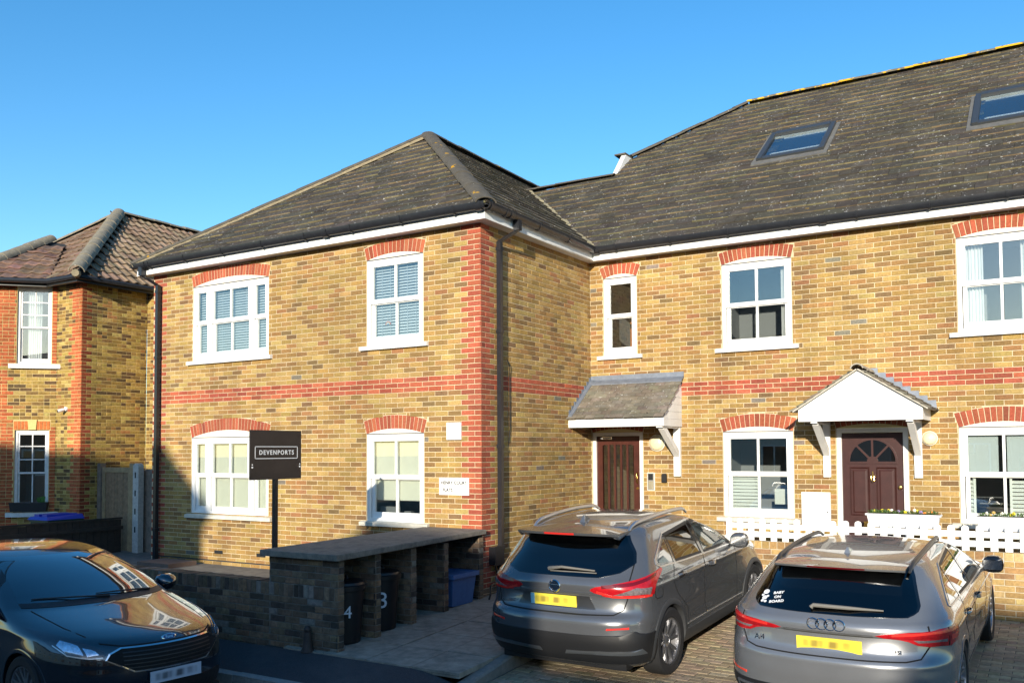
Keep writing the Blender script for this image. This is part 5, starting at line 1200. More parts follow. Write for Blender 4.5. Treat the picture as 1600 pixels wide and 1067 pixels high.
# ================================================================ cars
VS = .97     # the picture shows heights slightly reduced; follow it
def pchip(xs, ys):
    n = len(xs); h = [xs[i+1]-xs[i] for i in range(n-1)]; d = [(ys[i+1]-ys[i])/h[i] for i in range(n-1)]; m = [0]*n
    m[0], m[-1] = d[0], d[-1]
    for i in range(1, n-1): m[i] = 0 if d[i-1]*d[i] <= 0 else 2*d[i-1]*d[i]/(d[i-1]+d[i])
    def f(x):
        if x <= xs[0]: return ys[0]
        if x >= xs[-1]: return ys[-1]
        i = max(k for k in range(n-1) if xs[k] <= x); t = (x-xs[i])/h[i]
        return (2*t**3-3*t*t+1)*ys[i]+(t**3-2*t*t+t)*h[i]*m[i]+(-2*t**3+3*t*t)*ys[i+1]+(t**3-t*t)*h[i]*m[i+1]
    return f
class Body:
    """car body as a stack of rounded plan outlines: rows of (z, x_rear, x_front, half_width, R_rear, n_rear, R_front, n_front)"""
    def __init__(s, rows, bumps=()):
        z = [r[0] for r in rows]; s.z0, s.z1 = z[0], z[-1]
        s.fr, s.ff, s.fw, s.rr, s.nr, s.rf, s.nf = [pchip(z, [r[k] for r in rows]) for k in range(1, 8)]; s.bumps = bumps; s._c = {}
    def par(s, z):
        k = round(z, 4)
        if k not in s._c: s._c[k] = (s.fr(z), s.ff(z), s.fw(z), s.rr(z), s.nr(z), s.rf(z), s.nf(z))
        return s._c[k]
    def ybump(s, x, z):
        return sum(a*math.exp(-((x-bx)/sx)**2-((z-bz)/sz)**2) for bx, bz, sx, sz, a in s.bumps)
    def outline(s, z, nr=14, ns=30, nf=14):
        """half outline, from rear centre round to front centre"""
        xr, xf, w_, Rr, er, Rf, ef = s.par(z); P = []
        for i in range(nr):
            t = math.sin(math.pi/2*(i/nr)); y = w_*t; P.append((xr+Rr*(1-(1-t**er)**(1/er)), y))
        a, b = xr+Rr, xf-Rf
        for i in range(ns+1): P.append((a+(b-a)*i/ns, w_))
        for i in range(nf-1, -1, -1):
            t = math.sin(math.pi/2*(i/nf)); P.append((xf-Rf*(1-(1-t**ef)**(1/ef)), w_*t))
        return [(x, y+(s.ybump(x, z) if y > .3*w_ else 0)) for x, y in P]
    def side_y(s, x, z):
        xr, xf, w_, Rr, er, Rf, ef = s.par(z); y = w_
        if x < xr+Rr: y = w_*max(0, 1-min(1, ((xr+Rr-x)/Rr))**er)**(1/er)
        elif x > xf-Rf: y = w_*max(0, 1-min(1, ((x-xf+Rf)/Rf))**ef)**(1/ef)
        return y+(s.ybump(x, z) if y > .3*w_ else 0)
    def side(s, x, z, sg, off=0.):
        e = .006; y = s.side_y(x, z); nx = -(s.side_y(x+e, z)-s.side_y(x-e, z))/(2*e); nz = -(s.side_y(x, z+e)-s.side_y(x, z-e))/(2*e)
        n = Vector((nx, 1, nz)).normalized(); return (x+n.x*off, sg*(y+n.y*off), z+n.z*off)
    def rear_x(s, y, z):
        xr, xf, w_, Rr, er, Rf, ef = s.par(z); t = min(1, abs(y)/w_); return xr+Rr*(1-max(0, 1-t**er)**(1/er))
    def rear(s, y, z, off=0.):
        e = .006; x = s.rear_x(y, z); ny = (s.rear_x(y+e, z)-s.rear_x(y-e, z))/(2*e); nz = (s.rear_x(y, z+e)-s.rear_x(y, z-e))/(2*e)
        n = Vector((-1, ny, nz)).normalized(); return (x+n.x*off, y+n.y*off, z+n.z*off)
    def front_x(s, y, z):
        xr, xf, w_, Rr, er, Rf, ef = s.par(z); t = min(1, abs(y)/w_); return xf-Rf*(1-max(0, 1-t**ef)**(1/ef))
    def front(s, y, z, off=0.):
        e = .006; x = s.front_x(y, z); ny = -(s.front_x(y+e, z)-s.front_x(y-e, z))/(2*e); nz = -(s.front_x(y, z+e)-s.front_x(y, z-e))/(2*e)
        n = Vector((1, ny, nz)).normalized(); return (x+n.x*off, y+n.y*off, z+n.z*off)
    def _arc(s, z, end):
        k = (round(z, 4), end)
        if k not in s._c:
            P = s.outline(z, 30, 20, 30); P = P if end == 'r' else P[::-1]; c = [0.]
            for a, b in zip(P, P[1:]): c.append(c[-1]+math.hypot(b[0]-a[0], b[1]-a[1]))
            s._c[k] = (P, c)
        return s._c[k]
    def wrap(s, t, z, sg, end, off=0.):
        """t metres round the outline from the rear ('r') or front ('f') centre line"""
        def at(t, z):
            P, c = s._arc(z, end); t = max(0, min(t, c[-1]-1e-4)); i = max(k for k in range(len(c)-1) if c[k] <= t); q = (t-c[i])/max(1e-9, c[i+1]-c[i])
            return Vector((P[i][0]+(P[i+1][0]-P[i][0])*q, P[i][1]+(P[i+1][1]-P[i][1])*q, z))
        p = at(t, z); du = at(t+.012, z)-at(max(0, t-.012), z); dz = at(t, z+.008)-at(t, z-.008); n = du.cross(dz)
        if n.length < 1e-9: n = Vector((-1 if end == 'r' else 1, 0, 0))
        n.normalize()
        if n.y*1.0+(-n.x if end == 'r' else n.x) < 0: n = -n
        p = p+n*off; return (p.x, sg*p.y, p.z)
    def mesh(s, zs):
        mb = MB(); rings = []
        for z in zs:
            h = s.outline(z); full = [(x, -y) for x, y in h[::-1]]+[(x, y) for x, y in h[1:-1]]
            rings.append([(x, y, z) for x, y in full])
        n = len(rings[0]); vs = [v for r in rings for v in r]; fs = []
        for i in range(len(rings)-1):
            for k in range(n): fs.append((i*n+k, i*n+(k+1) % n, (i+1)*n+(k+1) % n, (i+1)*n+k))
        fs.append(tuple(range(n-1, -1, -1))); fs.append(tuple(range((len(rings)-1)*n, len(rings)*n)))
        mb.add(vs, fs); return mb
def zlist(rows, step=.022):
    out = []
    for a, b in zip(rows, rows[1:]):
        k = max(1, math.ceil(max((b[0]-a[0])/step, max(abs(b[1]-a[1]), abs(b[2]-a[2]))/.06))); out += [a[0]+(b[0]-a[0])*i/k for i in range(k)]
    return out+[rows[-1][0]]
def patch(poly, fn, nu=10, nv=10, thick=.003):
    """fill a polygon that every v-line crosses twice; fn(u, v, offset) -> point. Gives a thin solid that follows the surface"""
    v0, v1 = min(p[1] for p in poly), max(p[1] for p in poly); mb = MB(); rows = []
    for j in range(nv+1):
        v = v0+(v1-v0)*(j/nv); v = min(max(v, v0+1e-5), v1-1e-5); xs = []
        for (a, b), (c, d) in zip(poly, poly[1:]+poly[:1]):
            if (b <= v < d) or (d <= v < b): xs.append(a+(c-a)*(v-b)/(d-b))
        rows.append((v, min(xs), max(xs)))
    N = nu+1
    for off in (thick, -.004): mb.v += [tuple(fn(a+(b-a)*i/nu, v, off)) for v, a, b in rows for i in range(N)]
    M_ = N*(nv+1)
    def F(*f): mb.f.append(list(f)); mb.c.append(None); mb.m.append(0)
    for j in range(nv):
        for i in range(nu): a = j*N+i; F(a, a+1, a+N+1, a+N)
    for i in range(nu): F(i, i+1, M_+i+1, M_+i); a = nv*N+i; F(a, a+1, M_+a+1, M_+a)
    for j in range(nv): a = j*N; F(a, a+N, M_+a+N, M_+a); a = j*N+nu; F(a, a+N, M_+a+N, M_+a)
    return mb
def ribbon(pts, fn, w_, h=.002, sub=8):
    """a strip of width w_ lying on the surface along the 2-D polyline pts"""
    Q = []
    for a, b in zip(pts, pts[1:]):
        k = max(1, int(math.hypot(b[0]-a[0], b[1]-a[1])/.05)); Q += [(a[0]+(b[0]-a[0])*i/k, a[1]+(b[1]-a[1])*i/k) for i in range(k)]
    Q.append(pts[-1]); mb = MB(); vs = []; fs = []
    for i, q in enumerate(Q):
        a, b = Q[max(0, i-1)], Q[min(len(Q)-1, i+1)]; dx, dy = b[0]-a[0], b[1]-a[1]; l_ = math.hypot(dx, dy) or 1; nx, ny = -dy/l_*w_/2, dx/l_*w_/2
        vs += [tuple(fn(q[0]+nx, q[1]+ny, h)), tuple(fn(q[0]-nx, q[1]-ny, h)), tuple(fn(q[0]+nx, q[1]+ny, -.006)), tuple(fn(q[0]-nx, q[1]-ny, -.006))]
    for i in range(len(Q)-1): o = 4*i; fs += [(o, o+1, o+5, o+4), (o, o+4, o+6, o+2), (o+1, o+3, o+7, o+5)]
    mb.add(vs, fs); return mb
def smooth_loop(P, it=2):
    for _ in range(it): P = [q for a, b in zip(P, P[1:]+P[:1]) for q in ((a[0]*.75+b[0]*.25, a[1]*.75+b[1]*.25), (a[0]*.25+b[0]*.75, a[1]*.25+b[1]*.75))]
    return P
def paint(name, col, metal, rough, flake=.0):
    m = mat(name, col, rough, metal=metal, coat=1., noise=.06, nscale=3); b = m.node_tree.nodes['Principled BSDF']; b.inputs['Coat Roughness'].default_value = .025; return m
M_TYRE = mat('tyre_rubber', (.014, .014, .015), .8, noise=.2, nscale=20)
M_ALLOY = mat('alloy', (.46, .46, .48), .28, metal=.9)
M_ALLOYD = mat('alloy_dark', (.07, .07, .075), .4, metal=.6)
M_CARGLASS = mat('tinted_glass', (.006, .009, .013), .03, coat=1.); M_CARGLASS.node_tree.nodes['Principled BSDF'].inputs['Specular IOR Level'].default_value = .9
M_CLEARGLASS = glass_mat('car_glass', (.70, .78, .77), 2.0); M_PRIVACY = glass_mat('privacy_glass', (.20, .23, .25), 2.2)
M_TRIM = mat('black_trim', (.012, .012, .013), .5)
M_GLOSSBLK = mat('gloss_black', (.006, .006, .007), .12, coat=1.)
M_TAIL = mat('tail_red', (.40, .008, .012), .22, coat=.35, noise=.3, nscale=25)
M_TAILD = mat('tail_dark_red', (.13, .003, .006), .2, coat=.4)
M_TAILB = mat('tail_bright_red', (.66, .03, .022), .25, coat=.3)
M_TAILC = mat('tail_clear', (.16, .13, .13), .2, coat=.4, noise=.5, nscale=40)
M_LAMP = mat('lamp_reflector', (.55, .60, .68), .12, metal=.85, noise=.4, nscale=30)
M_GAP = mat('panel_gap', (.004, .004, .004), .9)
M_CLAD = mat('grey_cladding', (.045, .047, .05), .55, noise=.15, nscale=30)
M_SILVER = mat('satin_silver', (.60, .60, .60), .3, metal=.9)
def plate_mat(name, base, ink):
    """registration plate whose characters are smeared beyond reading"""
    m = mat(name, base, .45); t = m.node_tree; n = t.nodes; b = n['Principled BSDF']
    tc = n.new('ShaderNodeTexCoord'); mp = n.new('ShaderNodeMapping'); mp.inputs['Scale'].default_value = (1, 14, 2.); t.links.new(tc.outputs['Object'], mp.inputs['Vector'])
    tx = n.new('ShaderNodeTexNoise'); tx.inputs['Scale'].default_value = 1.; tx.inputs['Detail'].default_value = .6; t.links.new(mp.outputs[0], tx.inputs['Vector'])
    r = n.new('ShaderNodeMapRange'); r.inputs['From Min'].default_value = .34; r.inputs['From Max'].default_value = .62; r.inputs['To Max'].default_value = .95; t.links.new(tx.outputs[0], r.inputs['Value'])
    sx = n.new('ShaderNodeSeparateXYZ'); t.links.new(tc.outputs['Object'], sx.inputs[0])
    def win(sock, lim, soft):
        ab = n.new('ShaderNodeMath'); ab.operation = 'ABSOLUTE'; t.links.new(sock, ab.inputs[0]); q = n.new('ShaderNodeMapRange'); q.inputs['From Min'].default_value = lim-soft; q.inputs['From Max'].default_value = lim; q.inputs['To Min'].default_value = 1; q.inputs['To Max'].default_value = 0; t.links.new(ab.outputs[0], q.inputs['Value']); return q.outputs[0]
    m1 = n.new('ShaderNodeMath'); m1.operation = 'MULTIPLY'; t.links.new(win(sx.outputs['Y'], .225, .03), m1.inputs[0]); t.links.new(win(sx.outputs['Z'], .042, .022), m1.inputs[1])
    m2 = n.new('ShaderNodeMath'); m2.operation = 'MULTIPLY'; t.links.new(m1.outputs[0], m2.inputs[0]); t.links.new(r.outputs[0], m2.inputs[1])
    mm = n.new('ShaderNodeMix'); mm.data_type = 'RGBA'; mm.inputs['A'].default_value = tuple(base)+(1,); mm.inputs['B'].default_value = tuple(ink)+(1,); t.links.new(m2.outputs[0], mm.inputs['Factor']); t.links.new(mm.outputs['Result'], b.inputs['Base Color']); return m
M_YPLATE = plate_mat('yellow_plate', (.82, .66, .06), (.28, .2, .04)); M_WPLATE = plate_mat('white_plate', (.42, .46, .54), (.05, .06, .08))

def wheel(car, x, y, z, r, w_, sg, style, rim_r):
    """wheel part with tyre, rim and spokes; turned about the axle"""
    Wl = empty('wheel', (x, y, z), parent=car); Wl.scale = (1, 1, 1)
    hw = w_/2; T_ = lambda a, b, c: (a, sg*b, c)
    mb = MB(T_); mb.lathe([(rim_r, -hw*.8), (rim_r*1.04, -hw*.95), (r*.93, -hw), (r*.985, -hw*.85), (r, -hw*.55), (r, hw*.55), (r*.985, hw*.85), (r*.93, hw), (rim_r*1.06, hw*.97), (rim_r*1.0, hw*.82)], 56, 1); mb.build('tyre', M_TYRE, Wl, smooth=35)
    mb = MB(T_); mb.lathe([(rim_r*1.01, hw*.80), (rim_r*1.0, hw*.88), (rim_r*.955, hw*.84), (rim_r*.93, hw*.5), (rim_r*.90, -hw*.6)], 56, 1); mb.build('rim', M_ALLOY, Wl, smooth=35)
    mb = MB(T_); mb.lathe([(rim_r*.90, -hw*.3), (rim_r*.62, -hw*.25), (rim_r*.60, hw*.1), (.001, hw*.1)], 32, 1); mb.build('brake_disc', M_ALLOYD, Wl, smooth=30)
    mb = MB(T_); mb2 = MB(T_); mb.lathe([(.001, hw*.70), (.03, hw*.70), (.055, hw*.62), (.075, hw*.5), (.08, hw*.3)], 24, 1)
    def spoke(m_, a, a2, w0, w1, d0, d1):
        c0, s0, c1, s1 = math.cos(a), math.sin(a), math.cos(a2), math.sin(a2); r0, r1 = .055, rim_r*.955
        p0 = (c0*r0, s0*r0); p1 = (c1*r1, s1*r1); dx, dz = p1[0]-p0[0], p1[1]-p0[1]; l_ = math.hypot(dx, dz); nx, nz = -dz/l_, dx/l_
        P = []
        for d_b in (-.03, 0):
            P += [(p0[0]-nx*w0, d0+d_b, p0[1]-nz*w0), (p0[0]+nx*w0, d0+d_b, p0[1]+nz*w0), (p1[0]+nx*w1, d1+d_b, p1[1]+nz*w1), (p1[0]-nx*w1, d1+d_b, p1[1]-nz*w1)]
        m_.hexa(P)
    for k in range(5):
        a = 2*math.pi*k/5+.3
        if style == 'twin':
            spoke(mb, a-.16, a-.30, .017, .013, hw*.58, hw*.80); spoke(mb, a+.16, a+.30, .017, .013, hw*.58, hw*.80); spoke(mb2, a, a, .022, .05, hw*.45, hw*.62)
        elif style == 'multi':
            for q in (-.45, -.12, .12, .45): spoke(mb, a+q*.6, a+q*1.3, .012, .010, hw*.55, hw*.80)
        else:
            spoke(mb, a-.1, a-.42, .016, .012, hw*.6, hw*.8); spoke(mb, a+.1, a+.42, .016, .012, hw*.6, hw*.8); spoke(mb, a, a, .014, .011, hw*.6, hw*.8)
    mb.build('spokes', M_ALLOY, Wl, smooth=25)
    if mb2.f: mb2.build('spoke_inserts', M_ALLOYD, Wl)
    return Wl
def shrink(P, d):
    cx, cy = sum(p[0] for p in P)/len(P), sum(p[1] for p in P)/len(P); out = []
    for x, y in P:
        l_ = math.hypot(x-cx, y-cy) or 1; out.append((x-(x-cx)/l_*d, y-(y-cy)/l_*d))
    return out
def cut_car(obj, B, axles, r, zc, halfw, sides, rear_p, front_p, cowl, depth_=.34):
    """cut the wheel arches, hollow the cabin and open the windows"""
    c1 = MB(); n = 40
    for x in axles:
        for sg in (-1, 1):
            P = [(x+r*math.cos(2*math.pi*i/n), zc+r*math.sin(2*math.pi*i/n)) for i in range(n)]; c1.prism(P, 1, sg*(halfw-depth_), sg*(halfw+.3))
    z = .78; rows = []
    while z < B.z1-.05:
        xr, xf, w_, Rr, er, Rf, ef = B.par(z+.03); rows.append((z, xr+.075, min(xf-.075, cowl), w_-.06, min(Rr, .4), er, min(Rf, .35), ef)); z += .04
    cab = Body(rows).mesh([q[0] for q in rows]); c1.add(cab.v, [tuple(f) for f in cab.f])
    c2 = MB()
    for P in sides:
        for sg in (-1, 1): c2.prism(shrink(P, .014), 1, sg*.35, sg*1.2)
    c2.prism(shrink(rear_p, .02), 0, -2.7, -1.35); c2.prism(shrink(front_p, .02), 0, -.55, 2.5)
    cs = []
    for c in (c1, c2):
        q = recalc(c.build('cutter', M_TRIM)); cs.append(q); m = obj.modifiers.new('b', 'BOOLEAN'); m.operation = 'DIFFERENCE'; m.object = q; m.solver = 'EXACT'; m.material_mode = 'TRANSFER'
    bpy.context.view_layer.update(); dg = bpy.context.evaluated_depsgraph_get(); me = bpy.data.meshes.new_from_object(obj.evaluated_get(dg))
    obj.modifiers.clear(); obj.data = me
    for c in cs: bpy.data.objects.remove(c)
    for p in me.polygons: p.use_smooth = True
    me.set_sharp_from_angle(angle=math.radians(32))
def interior(car, x_front, x_rear, top, cowl, wheel_side=-1):
    m = mat('seat_fabric', (.035, .035, .038), .85, noise=.2, nscale=30); I = empty('interior', (0, 0, 0), parent=car)
    def seat(x, y, w_, hr=True):
        mb = MB(); h = top
        mb.hexa([(x, y-w_/2, .78), (x+.14, y-w_/2, .78), (x+.14, y+w_/2, .78), (x, y+w_/2, .78), (x-.16, y-w_*.42, h), (x-.07, y-w_*.42, h), (x-.07, y+w_*.42, h), (x-.16, y+w_*.42, h)])
        mb.box(x, x+.5, y-w_/2, y+w_/2, .72, .80); o = mb.build('seat', m, I); bv = o.modifiers.new('bevel', 'BEVEL'); bv.width = .03; bv.segments = 3
        if hr:
            mb = MB(); mb.box(x-.17, x-.07, y-.12, y+.12, h+.03, h+.19); o = mb.build('headrest', m, I); bv = o.modifiers.new('bevel', 'BEVEL'); bv.width = .035; bv.segments = 3
    for y in (-.37, .37): seat(x_front, y, .48); seat(x_rear, y, .5)
    seat(x_rear, 0, .24)
    mb = MB(); mb.hexa([(cowl-.42, -.68, .8), (cowl-.02, -.68, .8), (cowl-.02, .68, .8), (cowl-.42, .68, .8), (cowl-.36, -.66, .97), (cowl-.05, -.62, 1.0), (cowl-.05, .62, 1.0), (cowl-.36, .66, .97)]); mb.build('dashboard', m, I)
    mb = MB(); c = Vector((cowl-.52, wheel_side*.37, .98)); pts = []
    for i in range(25):
        a_ = 2*math.pi*i/24; pts.append(c+Vector((math.sin(a_)*.07, math.cos(a_)*.185, math.sin(a_)*.17)))
    mb.tube(pts, .015, 8, caps=False); mb.build('steering_wheel', m, I, smooth=60)
def arch_lip(B, car, x, r, zc, sg, m, w_=.05, a0=-.12, a1=math.pi+.12, off=.012, name='wheel_arch_trim'):
    mb = MB(); n = 36; vs = []; fs = []
    for i in range(n+1):
        a = a0+(a1-a0)*i/n
        for rr, o in ((r-.006, -.05), (r-.006, off*.6), (r+w_*.3, off), (r+w_, off*.5), (r+w_, -.01)):
            zz = max(B.z0+.01, zc+rr*math.sin(a)); vs.append(B.side(x+rr*math.cos(a), zz, sg, o))
    for i in range(n):
        for k in range(4): fs.append((i*5+k, i*5+k+1, i*5+5+k+1, i*5+5+k))
    mb.add(vs, fs); return mb.build(name, m, car, smooth=40)
def mirror_cap(car, base, sg, m, s=1.):
    x, y, z = base; P = MB(); prof = [(-.07, .06, .10), (-.055, .085, .20), (0, .095, .215), (.06, .08, .19), (.10, .045, .12), (.12, .01, .03)]
    vs = []; fs = []; n = 16
    for dx, hh, ww in prof:
        for k in range(n):
            a = 2*math.pi*k/n; ca, sa = math.cos(a), math.sin(a); q = 2.6
            vs.append((x+dx*s, y+sg*(.13+.5*ww*math.copysign(abs(ca)**(2/q), ca))*s, z+.04*s+hh*math.copysign(abs(sa)**(2/q), sa)*s))
    for i in range(len(prof)-1):
        for k in range(n): fs.append((i*n+k, i*n+(k+1) % n, (i+1)*n+(k+1) % n, (i+1)*n+k))
    fs += [tuple(range(n)), tuple(range(len(prof)*n-1, (len(prof)-1)*n-1, -1))]
    P.add(vs, fs); o = P.build('door_mirror', m, car, smooth=50)
    a = MB(); a.hexa([(x-.03, y-sg*.05, z-.06), (x+.05, y-sg*.05, z-.06), (x+.04, y+sg*.08, z-.03), (x-.03, y+sg*.08, z-.03), (x-.03, y-sg*.05, z-.03), (x+.05, y-sg*.05, z-.03), (x+.04, y+sg*.08, z+.0), (x-.03, y+sg*.08, z+.0)]); a.build('mirror_arm', M_TRIM, o)
    g = MB(); g.box(x-.0715*s, x-.0705*s, y+sg*.13*s-.085*s, y+sg*.13*s+.085*s, z-.01*s, z+.09*s); g.build('mirror_glass', M_CHROME, o)
    return o
def plate(car, center, m, w_=.52, h=.111, tilt=0., rot=0., blue=False):
    """plate facing -X (rear) or +X (rot=pi)"""
    mb = MB(); mb.box(-.006, .004, -w_/2, w_/2, -h/2, h/2); o = mb.build('number_plate', m, car); o.location = center; o.rotation_euler = (0, tilt, rot)
    if blue: b = MB(); b.box(-.0068, -.006, w_/2-.045, w_/2, -h/2, h/2); b.build('plate_band', mat('plate_blue', (.10, .30, .45), .5), o)
    return o
def place(car, x, y, z, th, pitch, sc=1.):
    car.rotation_mode = 'XYZ'; M = Matrix.Translation((x, y, z)) @ Matrix.Rotation(th, 4, 'Z') @ Matrix.Rotation(-pitch, 4, 'Y') @ Matrix.Diagonal((sc, sc, sc*VS, 1)); car.matrix_world = M
def fan(mb, pts): mb.add(pts, [tuple(range(len(pts)))])
def handle(B, car, x, z, sg, m, l_=.19):
    """bar handle over a shallow dark cup"""
    k = patch([(x-l_*.42, z-.03), (x+l_*.30, z-.03), (x+l_*.30, z+.028), (x-l_*.42, z+.028)], lambda u, v, o: B.side(u, v, sg, o), 4, 3, .0015).build('handle_recess', M_TRIM, car)
    mb = MB(); vs = []; fs = []; n = 8
    for i in range(n+1):
        u = x-l_/2+l_*i/n; t = i/n; o = .030*math.sin(math.pi*min(1, max(0, t)))**.45+.002
        for du, dv in ((0, -.013), (.008, -.008), (.008, .008), (0, .013)): vs.append(B.side(u, z+dv+.004, sg, o+du))
    for i in range(n):
        for k2 in range(4): fs.append((i*4+k2, i*4+(k2+1) % 4, i*4+4+(k2+1) % 4, i*4+4+k2))
    fs += [(0, 1, 2, 3), (n*4+3, n*4+2, n*4+1, n*4)]
    mb.add(vs, fs); mb.build('door_handle', m, car, smooth=40)
def rails(B, car, x0, x1, y, m, zfn, h=.055, w_=.022):
    for sg in (-1, 1):
        pts = []; n = 20
        for i in range(n+1):
            t = i/n; x = x0+(x1-x0)*t; e = min(1, min(t, 1-t)/.09); pts.append((x, sg*(y-.02*abs(2*t-1)**2), zfn(x)+h*e**.6))
        mb = MB(); mb.tube(pts, [w_*(.6+.4*min(1, min(i, n-i)/2)) for i in range(n+1)], 10); mb.build('roof_rail', m, car, smooth=60)
def car_root(name, label, group):
    o = bpy.data.objects.new(name, None); COL.objects.link(o); return tag(o, label, 'car', group)
def both(fn):
    for sg in (1, -1): fn(sg)
def sidefn(B, sg): return lambda u, v, o: B.side(u, v, sg, o)
def rearfn(B): return lambda u, v, o: B.rear(u, v, o)
def frontfn(B): return lambda u, v, o: B.front(u, v, o)
def wrapfn(B, sg, end): return lambda u, v, o: B.wrap(u, v, sg, end, o)
REARB = lambda p: basis(p, (0, -1, 0), (0, 0, 1), (-1, 0, 0))

# ---------------------------------------------------------------- grey crossover
QR = [(.19, -1.95, 2.02, .80, .35, 3, .6, 2.6), (.26, -2.06, 2.12, .865, .40, 3, .65, 2.6), (.38, -2.13, 2.19, .893, .45, 3, .70, 2.6), (.52, -2.165, 2.225, .902, .48, 2.9, .75, 2.5),
      (.64, -2.165, 2.23, .900, .50, 2.8, .80, 2.4), (.70, -2.145, 2.22, .895, .50, 2.8, .85, 2.3), (.745, -2.080, 2.21, .892, .46, 2.9, .9, 2.3), (.82, -2.05, 2.18, .890, .45, 3, .95, 2.2),
      (.90, -2.04, 2.12, .893, .45, 3, 1.0, 2.2), (.96, -2.055, 2.0, .893, .47, 3, 1.0, 2.2), (1.0, -2.06, 1.75, .886, .48, 2.9, .9, 2.2), (1.04, -2.045, 1.40, .876, .48, 2.8, .75, 2.2),
      (1.08, -2.015, 1.08, .862, .48, 2.7, .55, 2.2), (1.13, -1.98, .90, .842, .48, 2.6, .42, 2.2), (1.22, -1.92, .70, .806, .48, 2.5, .38, 2.2), (1.32, -1.85, .46, .764, .48, 2.4, .36, 2.2),
      (1.42, -1.785, .18, .718, .48, 2.4, .36, 2.2), (1.48, -1.72, .02, .680, .5, 2.3, .4, 2.2), (1.53, -1.60, -.12, .61, .5, 2.2, .42, 2.1), (1.56, -1.38, -.27, .50, .4, 2.1, .35, 2.0), (1.58, -1.1, -.44, .36, .22, 2, .2, 2.0), (1.59, -.88, -.62, .18, .1, 2, .1, 2)]
BQ = Body(QR, [(-1.323, .62, .42, .18, .022), (1.323, .62, .42, .18, .022), (-.1, .55, .8, .10, -.022), (-.2, .955, 1.7, .020, .010)])
CQ = car_root('crossover_car', 'dark grey crossover car parked nose to the wall beside the slab path', 'cars parked at the flats')
M_PQ = paint('grey_metallic_paint', (.135, .139, .146), .5, .24)
body = recalc(BQ.mesh(zlist(QR)).build('body', M_PQ, CQ)); rw = [(-.46, 1.082), (.46, 1.082), (.64, 1.125), (.735, 1.20), (.70, 1.30), (.60, 1.455), (-.60, 1.455), (-.70, 1.30), (-.735, 1.20), (-.64, 1.125)]
QF = [(.58, 1.095), (-.25, 1.105), (-.29, 1.44), (-.05, 1.445), (.24, 1.35)]; QB = [(-.33, 1.105), (-1.02, 1.125), (-1.04, 1.395), (-.40, 1.44)]; QW = [(-.66, 1.12), (.66, 1.12), (.60, 1.28), (.54, 1.445), (-.54, 1.445), (-.60, 1.28)]
cut_car(body, BQ, (-1.323, 1.323), .385, .345, .89, [QF, QB], rw, QW, .92); interior(CQ, -.15, -1.0, 1.16, .92)
patch(rw, rearfn(BQ), 24, 18).build('rear_window', M_PRIVACY, CQ, smooth=30)
